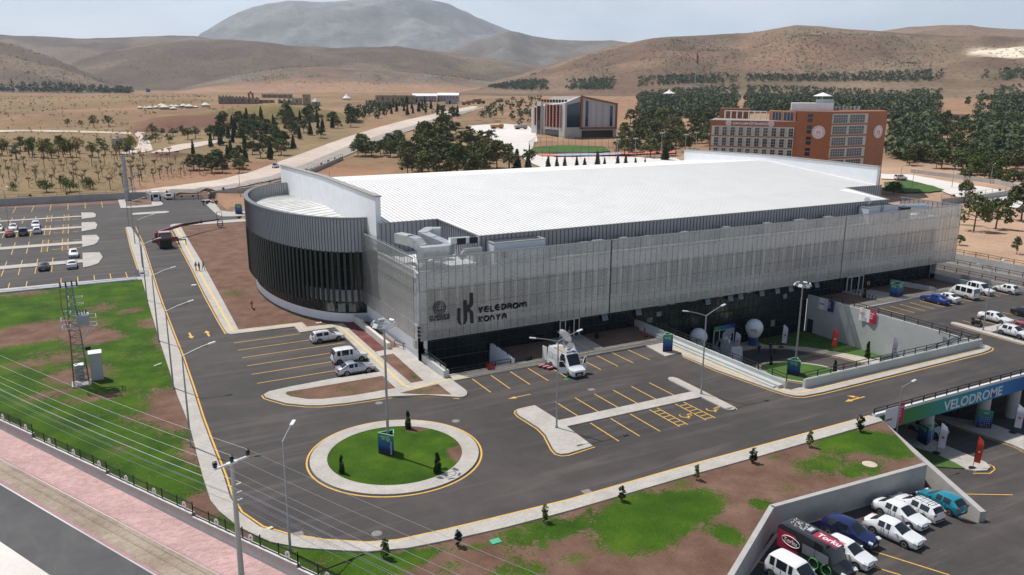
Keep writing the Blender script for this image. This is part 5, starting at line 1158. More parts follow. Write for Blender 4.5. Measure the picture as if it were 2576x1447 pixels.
p=MB();GL.rect(p,GL.L*.64,GL.L*.77,0,H_*1.0,1.3);gmp(p,'stair_tower',M_BEIGE);p=MB();GL.rect(p,GL.L*.65,GL.L*.76,1,H_*.88,1.36);gmp(p,'stair_glazing',M_DGLASS)
p=MB();GL.rect(p,GL.L*.80,GL.L*.92,f1*1.2,H_*.84,.1);gmp(p,'glazing_strip',M_DGLASS)
for u in(.795,.87):p=MB();GL.rect(p,GL.L*u,GL.L*(u+.03),f1*1.2,H_*.84,.5);gmp(p,'terracotta_fin',mat('pink_terracotta',(.40,.17,.12),.6,0,.06,1))
p=MB();a_=GL.pt(2,H_-.3,-3.5);cc=(gA+gB+gE+gF)/4
for k in range(15):
 u=4+k*1.45;s_=GL.pt(u,H_+.7,-3);e_=GL.pt(u,H_+2.8,-9);p.bar(s_,e_,.5,.06)
gmp(p,'roof_panels',mat('roof_panel_pale',(.42,.45,.45),.5,.3,.05,1))
p=MB()
for k in range(9):v=GL.pt(3+k*3,H_+.4,-2.4);p.obox((v.x,v.y,v.z),(1.2,.9,1.6),.6)
gmp(p,'roof_plant',M_BLACK)
# far objects measured by their pixels
def fbase(px,py):p=drop(px,py);return p,depth_of(p)/FPX
def facing(p):return-math.atan2(p.x,p.y)
M_STONE=mat('old_stone',(.27,.22,.16),.9,0,.2,.15);M_STONE2=mat('grey_stone',(.22,.19,.16),.9,0,.2,.15)
def stone_block(name,x0,x1,yt,yb,label,dep=.6,m=M_STONE,crenel=True,arch=0,cat='building',roof=None):
 p,s=fbase((x0+x1)/2,yb);w_=(x1-x0)*s;h=(yb-yt)*s;d=max(6,w_*dep);rz=facing(p)
 t=thing(name,label,cat,(p.x,p.y,p.z-1),rz)
 b=MB();b.box(-w_/2,w_/2,0,d,-2,h);o=b.build('wall',m,t)
 if crenel:
  b=MB();n=max(3,int(w_/2.4))
  for k in range(n):b.box(-w_/2+w_*(k+.1)/n,-w_/2+w_*(k+.6)/n,-.05,.7,h,h+1.0)
  b.build('battlement',m,t)
 n=max(1,int(w_/4.5))
 for k in range(min(n,9)):
  b=MB();x=-w_/2+w_*(k+.5)/n;b.box(x-.5,x+.5,-.06,.0,h*.5,h*.5+1.5);b.build('window',M_BLACK,t)
 if roof:
  b=MB();b.lathe((0,d/2,h),[(w_*.55,0),(.1,w_*.4)],4);b.build('roof',roof,t)
 return t
stone_block('stone_keep',551,585,241,262,'square grey stone keep at the left end of the old stone village',.8,M_STONE2)
stone_block('stone_house',585,618,243,262,'grey stone block beside the square keep in the old village',.7,M_STONE2)
stone_block('stone_house',618,652,245,262,'ruined stone block left of the red arched gateway',.7,M_STONE)
stone_block('stone_wall',660,735,236,247,'long battlemented stone wall behind the old village houses',.1,M_STONE,cat='wall')
stone_block('stone_house',650,690,249,260,'low ochre house with small pale roof in the old village',.7,mat('ochre_wall',(.36,.22,.14),.9,0,.15,.2),False)
stone_block('stone_house',700,735,250,262,'long pale house with battlements in the middle of the old village',.5,M_STONE)
stone_block('stone_house',735,760,245,264,'pale two storey house left of the square tower',.7,mat('pale_stone',(.38,.33,.24),.9,0,.15,.2),False)
stone_block('stone_tower',762,782,236,266,'tall square sandstone tower in the old village',.9,mat('sandstone',(.33,.24,.16),.9,0,.12,.2),False)
stone_block('stone_house',784,806,254,268,'small stone house with pointed pale roof beside the square tower',.9,M_STONE,False,roof=mat('pale_roof',(.45,.46,.42),.8,0,.1,.3))
stone_block('stone_wall',920,1010,252,266,'low battlemented stone wall in front of the red and white office blocks',.15,M_STONE,cat='wall')
stone_block('stone_hall',945,1045,238,260,'long sandstone hall with a row of dark windows beside the office blocks',.25,mat('sandstone',(.33,.24,.16),.9,0,.12,.2),False)
p,s=fbase(632,262);t=thing('arched_gateway','red brick arched gateway rising above the old stone village','gateway',(p.x,p.y,p.z),facing(p));b=MB();w_,h=9*s,31*s
for sx in(-1,1):b.box(sx*w_/2-.9,sx*w_/2+.9,0,2,0,h*.8)
b.box(-w_/2-.9,w_/2+.9,0,2,h*.8,h*.88);b.box(-w_/4,w_/4,0,2,h*.88,h);b.box(-w_/2-.9,w_/2+.9,0,2,h*.35,h*.42);b.build('arch',mat('red_brick',(.34,.13,.08),.9,0,.15,.4),t)
for x,y,lab in((872,252,'white tent pavilion with pointed roof left of the office blocks'),):
 p,s=fbase(x,y);t=thing('pavilion',lab,'pavilion',(p.x,p.y,p.z));b=MB();r_=11*s;b.lathe((0,0,8*s-1.5),[(r_,0),(r_*.4,2.2),(.1,4.5)],8);b.build('roof',M_WHITE,t);b=MB()
 for k in range(6):b.tube((r_*.9*math.cos(k),r_*.9*math.sin(k),0),(r_*.9*math.cos(k),r_*.9*math.sin(k),8*s-1.4),.25,.25,6)
 b.build('posts',M_GALV,t)
M_YURT=mat('yurt_canvas',(.62,.61,.50),.9,0,.06,.5);M_YW=[mat('yurt_wall_green',(.16,.20,.16),.9,0,.1,.5),mat('yurt_wall_brown',(.30,.22,.16),.9,0,.1,.5),mat('yurt_wall_grey',(.42,.42,.38),.9,0,.1,.5)]
YU=[(352,274,13,0),(365,274,11,2),(377,275,16,0),(393,274,15,0),(414,276,24,1),(406,270,18,2),(436,277,17,0),(432,270,13,2),(443,271,14,2),(461,271,18,0),(476,273,20,1),(492,272,12,1),(517,270,22,2)]
YLAB=['leftmost yurt of the pale camp, green wall','small pale yurt second from the left of the camp','green walled yurt third from the left of the camp','green walled yurt left of the largest brown walled yurt','largest brown walled yurt at the front of the camp','grey yurt standing behind the largest brown walled yurt','small dark green yurt at the front right of the largest one','small grey yurt peeping out behind the dark green one','pale yurt in the back row near the middle of the camp','green walled yurt with open door right of the middle','brown walled yurt near the right end of the camp','small brown yurt second from the right of the camp','lone pale yurt at the right end of the camp']
for(x,y,w_,kd),lab in zip(YU,YLAB):
 p,s=fbase(x,y);t=thing('yurt',lab,'yurt',(p.x,p.y,p.z-.2),facing(p),'yurts of the pale camp');r_=w_*s/2
 b=MB();b.lathe((0,0,0),[(r_*.95,0),(r_*.95,r_*.55)],14);b.build('wall',M_YW[kd],t)
 b=MB();b.lathe((0,0,r_*.55),[(r_*1.03,0),(r_*.25,r_*.48),(.1,r_*.55)],14);b.build('roof',M_YURT,t,smooth=30)
def office(x0,x1,yt,yb,rz,label):
 p,s=fbase((x0+x1)/2,yb);w_=(x1-x0)*s;h=(yb-yt)*s*.78;d=12
 t=thing('office_block',label,'building',(p.x,p.y,p.z-.4),facing(p)+rz);b=MB();b.box(-w_/2,w_/2,0,d,0,h);b.build('wall',mat('office_wall',(.36,.37,.40),.7,0,.08,.3),t)
 b=MB();b.box(-w_/2-.3,w_/2+.3,-.2,.0,h*.48,h*.56);b.box(-w_/2-.2,-w_/2+1.5,-.1,0,0,h*.5);b.build('red_trim',mat('red_trim',(.42,.05,.06),.6,0,.05,1),t)
 b=MB();b.add([(-w_/2-.8,-1,h),(w_/2+.8,-1,h),(w_/2+.8,d/2,h+2.4),(-w_/2-.8,d/2,h+2.4),(-w_/2-.8,d+1,h),(w_/2+.8,d+1,h)],[(0,1,2,3),(3,2,5,4)]);b.build('roof',M_ROOF,t)
 b=MB();b.add([(-w_/2-.7,-.3,h),(-w_/2-.7,d+.3,h),(-w_/2-.7,d/2,h+2.1),(w_/2+.7,-.3,h),(w_/2+.7,d+.3,h),(w_/2+.7,d/2,h+2.1)],[(0,1,2),(3,5,4)]);b.build('gable',mat('red_trim',(.42,.05,.06),.6,0,.05,1),t)
 n=int(w_/2.6)
 for r_ in range(2):
  for k in range(n):
   b=MB();x=-w_/2+w_*(k+.5)/n;b.box(x-.5,x+.5,-.06,0,h*(.18+.46*r_),h*(.36+.46*r_));b.build('window',M_DGLASS,t)
office(1040,1098,237,256,.12,'two storey office block with white roof and red trim, left one of the pair');office(1100,1152,235,256,-.12,'two storey office block with white roof and red gable, right one of the pair')
# flagpole, gazebo, arcade, tank
p,s=fbase(1747,222);t=thing('flagpole','tall flagpole with a red flag rising in front of the brown hillside','flagpole',(p.x,p.y,p.z-1));hh=(222-136)*s
b=MB();b.tube((0,0,0),(0,0,hh),.55,.3,8);b.build('pole',M_GALV,t);b=MB();R_=Vector((math.cos(facing(p)),math.sin(facing(p)),0))
for k in range(5):a_=R_*(.4+.9*k*s/.9*1.0);b_=R_*(.4+.9*(k+1)*s/.9*1.0);o_=Vector((0,.5*(k%2),0));o2_=Vector((0,.5*((k+1)%2),0));b.quad(a_+o_+Vector((0,0,hh-k*s*1.5)),b_+o2_+Vector((0,0,hh-(k+1)*s*1.5)),b_+o2_+Vector((0,0,hh-24*s)),a_+o_+Vector((0,0,hh-24*s-s*2)))
b.build('flag',mat('flag_red',(.45,.02,.03),.8,0,.1,.5),t)
p,s=fbase(1682,252);t=thing('gazebo','white tent roofed gazebo on posts above the green park slope','gazebo',(p.x,p.y,p.z));r_=16*s;h=16*s
b=MB();b.lathe((0,0,h),[(r_,0),(r_*.5,r_*.22),(r_*.18,r_*.42),(.1,r_*.72)],8);b.build('roof',mat('gazebo_white',(.68,.68,.60),.8,0,.04,.5),t,smooth=30)
for k in range(8):
 b=MB();b.tube((r_*.8*math.cos(k*.785),r_*.8*math.sin(k*.785),-1),(r_*.8*math.cos(k*.785),r_*.8*math.sin(k*.785),h),.3,.3,6);b.build('post',M_GALV,t)
p,s=fbase(373,232);t=thing('water_tank','small blue water tank on the dry plain below the hills','tank',(p.x,p.y,p.z),facing(p));b=MB();b.box(-5*s,5*s,0,6*s,0,7*s);b.box(-5*s,-1*s,0,6*s,7*s,8.5*s);b.build('tank_body',mat('tank_blue',(.03,.12,.42),.5,0,.08,.5),t)
p,s=fbase(1742,226);t=thing('park_canopy','long flat white canopy roof at the foot of the flagpole','canopy',(p.x,p.y,p.z),facing(p));b=MB();b.box(-32*s,32*s,0,5,4.2,5.2);b.build('roof',M_WHITE,t);b=MB()
for k in range(9):b.tube((-30*s+k*7.5*s,1,0),(-30*s+k*7.5*s,1,4.2),.2,.2,6)
b.build('posts',M_GALV,t)
p,s=fbase(2330,300);t=thing('arcade_wall','pink arcade wall with a row of dark arches among the pine trees','wall',(p.x,p.y,p.z-.5),facing(p));b=MB();b.box(-95*s,95*s,0,3,0,15*s);b.build('wall',mat('pink_stone',(.50,.37,.33),.85,0,.08,.3),t)
for k in range(14):
 b=MB();x=(-88+13*k)*s;b.box(x-2.6*s,x+2.6*s,-.15,.02,0,9.5*s);b.tube((x,-.15,9.5*s),(x,.02,9.5*s),2.6*s,2.6*s,12);b.build('arch_opening',mat('arch_dark',(.02,.025,.02),.8,0,.1,1),t)
p,s=fbase(2560,383);t=thing('playground','playground climbing frame with yellow slides and red roofs between the pines','playground',(p.x,p.y,p.z),facing(p));b=MB()
for x in(-14,-6,2,10):b.tube((x*s,0,0),(x*s,0,9*s),.12,.12,6)
b.box(-14*s,10*s,-1,1,4*s,4.4*s);b.build('frame',M_GALV,t);b=MB();b.bar((-14*s,-.5,4.4*s),(-24*s,-1,.3),1.1,.2);b.bar((10*s,-.5,4.4*s),(20*s,-1,.3),1.1,.2);b.build('slide',mat('slide_yellow',(.62,.38,.02),.5,0,.05,1),t);b=MB();b.lathe((-10*s,0,9*s),[(5*s,0),(.1,4*s)],4);b.lathe((6*s,0,9*s),[(5*s,0),(.1,4*s)],4);b.build('roof',mat('roof_red',(.5,.09,.05),.6,0,.05,1),t)
# boundary walls with fence rails
def wall_run(name,label,pts,h,th=.35,m=M_CONC,fence=1.0,step=2.5,discs=0,z=None,base=-.8):
 """low wall through world points (x, y[, z]) with a thin fence on top"""
 t=thing(name,label,'wall',(pts[0][0],pts[0][1],0));b=MB();f=MB();dsc=MB()
 P_=[Vector((q[0],q[1],(q[2]if len(q)>2 else gz(q[0],q[1]))))for q in pts]
 for a_,b_ in zip(P_[:-1],P_[1:]):
  d=(b_-a_).normalized();nn=Vector((d.y,-d.x,0)).normalized()*th/2
  vs=[]
  for q in(a_,b_):vs+=[(q.x-nn.x,q.y-nn.y,q.z+base),(q.x+nn.x,q.y+nn.y,q.z+base),(q.x+nn.x,q.y+nn.y,q.z+h),(q.x-nn.x,q.y-nn.y,q.z+h)]
  b.add(vs,[(3,2,6,7),(0,3,7,4),(1,5,6,2),(0,1,2,3),(4,7,6,5)])
  if fence:
   L=(b_-a_).length;n=max(1,int(L/step))
   for k in range(n+1):q=a_.lerp(b_,k/n);f.bar(q+Vector((0,0,h)),q+Vector((0,0,h+fence)),.07)
   for zz_ in(.25,.95):f.bar(a_+Vector((0,0,h+fence*zz_)),b_+Vector((0,0,h+fence*zz_)),.05)
   if discs:
    for k in range(int(L/discs)):q=a_.lerp(b_,(k+.5)*discs/L);dsc.tube(q+nn*1.3+Vector((0,0,h+fence*.5)),q+nn*1.3-nn*2.6+Vector((0,0,h+fence*.5)),.33,.33,12)
 part(b,'wall',m,t)
 if fence:part(f,'fence',M_RAIL,t)
 if discs:part(dsc,'fence_disc',M_BLACK,t)
 return t
wall_run('boundary_wall','grey boundary wall with dark discs on its fence behind the left car park',[(-75,273.6,0),(10,273.2,0),(15,272.9,0),(17.8,271.5,0),(18.6,268,0),(18.6,264.6,0)],2.1,.4,M_CONC,1.1,3.2,9.5)
DW=[drop(*q)for q in((552,492),(600,487),(660,478),(705,466),(760,446),(800,430),(862,402))]
wall_run('boundary_wall','curved grey wall with fence following the dirt road behind the drum',[(34.9,263.2,0),(35.6,268,0)]+[(q.x,q.y,q.z)for q in DW[1:]],1.5,.4,M_CONC,1.1,3.2,9.5)
RWL=[drop(*q)for q in((2365,517),(2440,510),(2575,488),(2680,472))]
wall_run('boundary_wall','grey wall with fence along the white road on the far right',[(q.x,q.y,q.z)for q in RWL],1.8,.4,M_CONC,1.2,3.2,9.5)
PWL=[drop(*q)for q in((2290,436),(2390,448),(2500,464),(2620,486))]
wall_run('boundary_wall','low grey wall below the young pines on the far right',[(q.x,q.y,q.z)for q in PWL],1.4,.4,M_CONC,0)
GWL=[drop(*q)for q in((1195,322),(1150,345),(1030,405),(950,432))]
# sports fence around the pitch
SF=[drop(*q)for q in((1332,398),(1330,384),(1345,374),(1430,369),(1530,372),(1562,378),(1700,384),(1698,392),(1610,396),(1500,402),(1400,404),(1345,402),(1332,398))]
t=thing('sports_fence','tall see-through fence on thin posts around the green pitch','fence',(SF[0].x,SF[0].y,0));b=MB()
for a_,c_ in zip(SF[:-1],SF[1:]):
 n=max(1,int((c_-a_).length/3.2))
 for k in range(n):q=a_.lerp(c_,k/n);b.tube((q.x,q.y,q.z-1),(q.x,q.y,q.z+5.2),.06,.06,5)
 for hz_ in(.2,5.1):b.bar((a_.x,a_.y,a_.z+hz_),(c_.x,c_.y,c_.z+hz_),.06)
part(b,'posts',M_BLACK,t)
# cleared plots and containers
for x0,x1,yt,yb,lab,c in((1120,1150,250,262,'grey container parked in front of the office blocks',(.33,.36,.36)),(283,316,350,366,'pale hut among the bare trees on the left plain',(.45,.42,.38)),(1395,1440,270,276,'long grey shed behind the sports building',(.35,.35,.35)),(2012,2030,255,262,'small shed in the park above the arcade wall',(.3,.22,.15))):
 p,s=fbase((x0+x1)/2,yb);w_=(x1-x0)*s;h=(yb-yt)*s;t=thing('site_hut',lab,'hut',(p.x,p.y,p.z),facing(p));b=MB();b.box(-w_/2,w_/2,0,4,-.5,h);b.build('wall',mat('hut_%d'%x0,c,.8,0,.1,.4),t);b=MB();b.box(-w_/2-.2,w_/2+.2,-.2,4.2,h,h+.2);b.build('roof',M_COPE,t);b=MB();b.box(-w_*.2,-w_*.05,-.05,0,0,h*.7);b.build('door',M_BLACK,t)
def foliage(name,lo,mid,hi):
 m,nt,b=_new(name);tcn=N(nt,'ShaderNodeTexCoord');oi=N(nt,'ShaderNodeObjectInfo')
 n=noise_node(nt,1.1,4,.7,tcn.outputs['Object']);f=math_node(nt,'ADD',math_node(nt,'MULTIPLY',n.outputs['Fac'],.75),math_node(nt,'MULTIPLY',oi.outputs['Random'],.25))
 r=ramp(nt,f,[(.32,lo),(.52,mid),(.74,hi)]);nt.links.new(r.outputs[0],b.inputs['Base Color']);b.inputs['Roughness'].default_value=.8;b.inputs['Specular IOR Level'].default_value=.2
 return m
M_PINE=foliage('pine_needles',(.05,.066,.024),(.10,.122,.044),(.165,.18,.07))
M_OLIVE=foliage('olive_pine_needles',(.062,.07,.026),(.115,.122,.046),(.18,.178,.075))
M_SPRUCE=foliage('spruce_needles',(.034,.056,.032),(.062,.092,.05),(.105,.135,.072))
M_LEAF=foliage('green_leaves',(.045,.075,.014),(.09,.135,.024),(.16,.21,.04))
M_YLEAF=foliage('yellowing_leaves',(.09,.08,.015),(.17,.15,.03),(.27,.22,.05))
M_DRY=foliage('dry_leaves',(.075,.065,.03),(.13,.105,.05),(.19,.15,.075))
M_DARKG=foliage('cypress_leaves',(.010,.020,.006),(.022,.042,.011),(.05,.075,.018))
M_BARK=mat('bark',(.085,.06,.045),.9,0,.2,4);M_BARKG=mat('grey_bark',(.16,.13,.11),.9,0,.2,4)
def leaf_quads(mb,c,r,n,size,rng,flat=.0,sq=1.0):
 for _ in range(n):
  d=rng.normal(size=3);d/=np.linalg.norm(d)+1e-9;rr=r*rng.random()**.45
  p=np.array(c)+d*rr*np.array([1,1,sq]);a=rng.normal(size=3);a[2]*=(1-flat);a/=np.linalg.norm(a)+1e-9
  b=np.cross(a,rng.normal(size=3));b/=np.linalg.norm(b)+1e-9;s=size*rng.uniform(.6,1.3)
  a=a*s;b=b*s*.6
  mb.add([tuple(p-a),tuple(p-b),tuple(p+a),tuple(p+b)],[(0,1,2,3)])
def make_tree(kind,seed,name,mleaf,mbark):
 """unit-height tree: Empty > trunk, crown"""
 rng=np.random.default_rng(seed);t=bpy.data.objects.new(name,None);COL.objects.link(t);tr=MB();cr_=MB()
 if kind=='pine':
  tr.tube((0,0,-.06),(.01,.01,.45),.022,.016,7);tr.tube((.01,.01,.45),(0,0,.86),.016,.006,6)
  for k in range(34):
   a=rng.uniform(0,6.28);h=.30+.64*rng.random()**.8;rad=.36*math.sin(min(1,(1.04-h)/.62)*1.5)**.8*rng.uniform(.55,1.05)
   c=(rad*math.cos(a),rad*math.sin(a),h);tr.tube((0,0,max(.3,h-.1)),c,.008,.003,4);leaf_quads(cr_,c,.125*rng.uniform(.75,1.25),24,.050,rng,0,.7)
  leaf_quads(cr_,(0,0,.93),.10,24,.04,rng)
 elif kind=='tallpine':
  tr.tube((0,0,-.06),(.02,.0,.62),.024,.017,7);tr.tube((.02,0,.62),(0,0,.92),.017,.006,6)
  for k in range(20):
   a=rng.uniform(0,6.28);h=.52+.42*rng.random();rad=.30*rng.uniform(.4,1.1)*(1.25-h)**.5
   c=(rad*math.cos(a),rad*math.sin(a),h);tr.tube((.01,0,h-.12),c,.008,.003,4);leaf_quads(cr_,c,.115*rng.uniform(.7,1.2),24,.046,rng,0,.6)
 elif kind=='spruce':
  tr.tube((0,0,-.05),(0,0,.95),.018,.004,6)
  for k in range(15):
   h=.10+.86*k/14;rad=.20*(1-h)**.8+.015;m=max(4,int(11*(1-h))+3)
   for j in range(m):
    a=6.28*j/m+rng.uniform(-.3,.3)+k;q=rad*rng.uniform(.7,1.12);c=(q*.65*math.cos(a),q*.65*math.sin(a),h-.02);leaf_quads(cr_,c,.06*(1.15-h*.7),9,.042,rng,.2,.6)
 elif kind=='cone':
  tr.tube((0,0,-.05),(0,0,.3),.03,.02,6)
  for k in range(90):
   h=rng.random()**1.3;rad=.17*(1-h)**.6;a=rng.uniform(0,6.28);leaf_quads(cr_,(rad*.7*math.cos(a),rad*.7*math.sin(a),.05+.9*h),.075,12,.042,rng)
 elif kind=='bush':
  tr.tube((0,0,-.05),(0,0,.3),.03,.02,5)
  for k in range(24):
   a=rng.uniform(0,6.28);h=.15+.75*rng.random();rad=.48*math.sin(min(1,(1.1-h)/.9)*1.5)*rng.random()**.5;leaf_quads(cr_,(rad*math.cos(a),rad*math.sin(a),h),.17,20,.055,rng)
 elif kind=='mop':
  tr.tube((0,0,-.05),(.01,.01,.66),.026,.022,6)
  for k in range(6):
   a=6.28*k/6+rng.uniform(-.4,.4);c=(.16*math.cos(a),.16*math.sin(a),.84+.1*rng.random());tr.tube((.01,.01,.64),c,.014,.006,4);leaf_quads(cr_,c,.10,12,.045,rng)
  leaf_quads(cr_,(0,0,.82),.14,18,.045,rng)
 elif kind=='bare':
  tr.tube((0,0,-.05),(.02,0,.5),.02,.014,6)
  for k in range(12):
   a=rng.uniform(0,6.28);h=.35+.3*rng.random();e=(.26*rng.uniform(.4,1)*math.cos(a),.26*rng.uniform(.4,1)*math.sin(a),h+.3+.1*rng.random());tr.tube((.01,0,h),e,.010,.003,4);leaf_quads(cr_,e,.09,5,.035,rng)
 elif kind=='tree':
  tr.tube((0,0,-.05),(.01,0,.42),.028,.02,7)
  for k in range(24):
   a=rng.uniform(0,6.28);h=.36+.58*rng.random();rad=.33*math.sin(min(1,(1.05-h)/.6)*1.5)**.7*rng.random()**.45;c=(rad*math.cos(a),rad*math.sin(a),h);tr.tube((0,0,.36),c,.010,.003,4);leaf_quads(cr_,c,.125,20,.042,rng)
 elif kind=='sapling':
  tr.tube((0,0,-.05),(0,0,.95),.012,.006,5)
  for k in range(36):
   h=.16+.8*rng.random();rad=.20*(1-(abs(h-.5)*1.4)**2)*rng.random()**.6;a=rng.uniform(0,6.28);leaf_quads(cr_,(rad*math.cos(a),rad*math.sin(a),h),.085,12,.06,rng)
 a_=tr.build('trunk',mbark,t,fix=False);b_=cr_.build('crown',mleaf,t,fix=False)
 return t
PROTO={}
def proto(kind,var,mleaf,mbark=None):
 key=(kind,var,mleaf.name)
 if key not in PROTO:PROTO[key]=[make_tree(kind,hash((kind,var))%9973 if False else(len(PROTO)*37+11),{'pine':'pine_tree','tallpine':'pine_tree','spruce':'spruce_tree','cone':'cypress','bush':'bush','mop':'pollarded_tree','bare':'bare_tree','tree':'leafy_tree','sapling':'sapling'}[kind],mleaf,mbark or M_BARK),False]
 return PROTO[key]
def plant(kind,p,h,label,group=None,mleaf=None,var=None,wide=1.0,cat='tree'):
 mleaf=mleaf or{'pine':M_PINE,'tallpine':M_OLIVE,'spruce':M_SPRUCE,'cone':M_DARKG,'bush':M_LEAF,'mop':M_DRY,'bare':M_DRY,'tree':M_LEAF,'sapling':M_LEAF}[kind]
 q=proto(kind,random.randrange(3)if var is None else var,mleaf)
 rz=random.uniform(0,6.28);sw=h*wide*random.uniform(.9,1.12)
 if not q[1]:
  o=q[0];q[1]=True;o.location=p;o.rotation_euler=(0,0,rz);o.scale=(sw,sw,h)
 else:o=dup(q[0],p,rz,scale=(sw,sw,h))
 o['label']=label;o['category']=cat
 if group:o['group']=group
 elif 'group' in o:del o['group']
 return o
def inside(px,py,poly):
 c=False;j=len(poly)-1
 for i in range(len(poly)):
  (xi,yi),(xj,yj)=poly[i],poly[j]
  if(yi>py)!=(yj>py)and px<(xj-xi)*(py-yi)/(yj-yi)+xi:c=not c
  j=i
 return c
def scatter(poly,n,hp0,hp1,kinds,label,group,mind=9,wide=1.0,tries=60):
 """trees rooted on the land inside a photographed area; hp0 / hp1 = height in photo rows at the top / bottom of the area"""
 xs=[p[0]for p in poly];ys=[p[1]for p in poly];got=[]
 for _ in range(n*tries):
  if len(got)>=n:break
  x,y=random.uniform(min(xs),max(xs)),random.uniform(min(ys),max(ys))
  if not inside(x,y,poly):continue
  sc=(y-min(ys))/max(1,max(ys)-min(ys));md=mind*(.55+.6*sc)
  if any(abs(x-a)<md*1.0 and abs(y-b)<md*.45 for a,b in got):continue
  got.append((x,y))
 for x,y in got:
  p=drop(x,y);s=depth_of(p)/FPX;h=(hp0+(hp1-hp0)*(y-min(ys))/max(1,max(ys)-min(ys)))*s*random.uniform(.75,1.2)
  k=random.choice(kinds);ml=None
  if isinstance(k,tuple):k,ml=k
  g_=label if isinstance(label,str)else label[k]
  plant(k,p,h,g_,(group if isinstance(group,str)else group[k]),ml,wide=wide)
P2,S2_='pine','spruce'
scatter([(520,345),(560,310),(640,300),(720,288),(850,292),(905,300),(880,325),(800,350),(740,375),(690,402),(600,412),(565,400),(585,375),(515,372)],92,26,42,['pine','pine','spruce','spruce',('pine',M_OLIVE)],{'pine':'dark round crowned pine in the grove left of the dirt road','spruce':'pointed dark spruce in the grove left of the dirt road'},{'pine':'pines in the grove left of the dirt road','spruce':'spruces in the grove left of the dirt road'},13,1.15)
scatter([(470,425),(530,410),(600,415),(640,430),(560,450),(480,440)],10,38,42,['pine',('pine',M_OLIVE)],'olive pine in the small group at the left edge of the dirt road','small pine group left of the dirt road',16,1.25)
scatter([(1010,440),(1015,395),(1060,360),(1110,345),(1130,375),(1180,385),(1230,400),(1240,420),(1330,428),(1330,445),(1100,462)],44,52,66,['pine',('pine',M_OLIVE),('tallpine',M_OLIVE)],{'pine':'bushy olive pine in the grove behind the white roof','tallpine':'tall stemmed pine in the grove behind the white roof'},{'pine':'pines in the grove behind the white roof','tallpine':'tall pines in the grove behind the white roof'},17,1.15)
scatter([(868,398),(880,380),(960,378),(1010,372),(1010,398),(940,402)],11,40,42,['pine',('pine',M_PINE)],'dark pine along the right edge of the dirt road','pines along the right edge of the dirt road',15,1.3)
scatter([(1060,350),(1090,325),(1140,315),(1160,345),(1200,365),(1240,362),(1245,385),(1150,380)],12,44,44,['tallpine',('tallpine',M_PINE)],'tall stemmed pine on the bare slope left of the sports building','tall pines left of the sports building',20,1.2)
for x,y,h in((1300,430,55),(1328,425,42),(1378,432,40),(1400,432,36),(1420,425,30),(1450,423,28),(1470,424,26),(1502,422,42),(1520,421,24),(1553,418,30),(1573,417,28),(1598,416,18),(1622,414,16),(1672,404,46)):
 p=drop(x,y);plant('spruce',p,h*depth_of(p)/FPX,'small dark spruce in the row along the far edge of the white roof' if x<1650 else 'single spruce on the brown strip left of the terracotta block','spruce row behind the white roof' if x<1650 else None,wide=1.25)
scatter([(955,262),(1010,256),(1070,262),(1160,285),(1150,298),(1060,292),(960,290)],34,18,24,['spruce'],'small spruce in the plantation in front of the office blocks','spruce plantation in front of the office blocks',10,1.05)
scatter([(1560,400),(1560,345),(1580,305),(1660,300),(1790,305),(1795,370),(1700,398)],62,34,42,[('pine',M_OLIVE),('pine',M_OLIVE),'pine'],'olive pine in the dense belt between the two tall buildings','pine belt between the two tall buildings',12,1.3)
scatter([(2232,425),(2232,388),(2400,365),(2575,380),(2600,430),(2575,455),(2400,440)],62,34,46,['pine','pine',('pine',M_OLIVE),('tree',M_LEAF)],{'pine':'dark pine in the wood to the right of the terracotta block','tree':'light green leafy tree in the wood right of the terracotta block'},{'pine':'pines right of the terracotta block','tree':'leafy trees right of the terracotta block'},14,1.25)
scatter([(2232,370),(2232,320),(2300,308),(2600,310),(2600,372),(2400,362)],52,28,34,['pine',('pine',M_PINE)],'dark pine in the wood below the pink arcade','pine wood below the pink arcade',12,1.35)
scatter([(2380,448),(2480,440),(2575,455),(2590,478),(2500,462)],18,24,28,[('pine',M_PINE)],'small young pine above the low grey wall on the far right','young pines above the low grey wall',14,1.2)
for x,y,h,wd,lab in((2448,583,92,1.0,'big pine on the bare field right of the hall, left one of the pair'),(2503,577,80,1.15,'broad pine on the bare field right of the hall, right one of the pair'),(2424,512,58,.9,'slim pine between the white road and the bare field'),(2568,556,100,.95,'dark pine cut by the right edge of the picture'),(2247,490,32,1.7,'round bushy pine beside the roadside lawn'),(2412,617,26,1.2,'small pine peeping out beside the right end of the metal screen'),(2556,640,44,.7,'thin young pine on the bare brown field')):
 p=drop(x,y);plant('pine',p,h*depth_of(p)/FPX,lab,None,M_OLIVE if x in(2424,2556)else M_PINE,wide=wd)
scatter([(0,470),(0,400),(120,392),(330,388),(470,398),(530,418),(545,440),(440,455),(330,478),(120,482)],100,24,32,['mop','mop','mop','bare'],{'mop':'pollarded brown tree with mop head in the dry orchard','bare':'nearly bare thin tree in the dry orchard'},{'mop':'pollarded trees in the dry orchard','bare':'bare trees in the dry orchard'},17,1.0)
scatter([(0,405),(0,370),(110,372),(200,378),(330,372),(345,392),(200,400)],30,34,42,[('tree',M_LEAF),('tree',M_YLEAF),('tree',M_LEAF),'bare'],{'tree':'green and yellow leafy tree at the back of the dry orchard','bare':'nearly bare thin tree at the back of the dry orchard'},{'tree':'leafy trees at the back of the dry orchard','bare':'bare trees at the back of the dry orchard'},15,1.2)
scatter([(300,352),(420,330),(520,352),(420,372)],9,24,30,[('tree',M_PINE)],'dark leafy tree beside the dirt track on the left plain','dark trees beside the dirt track',18,1.3)
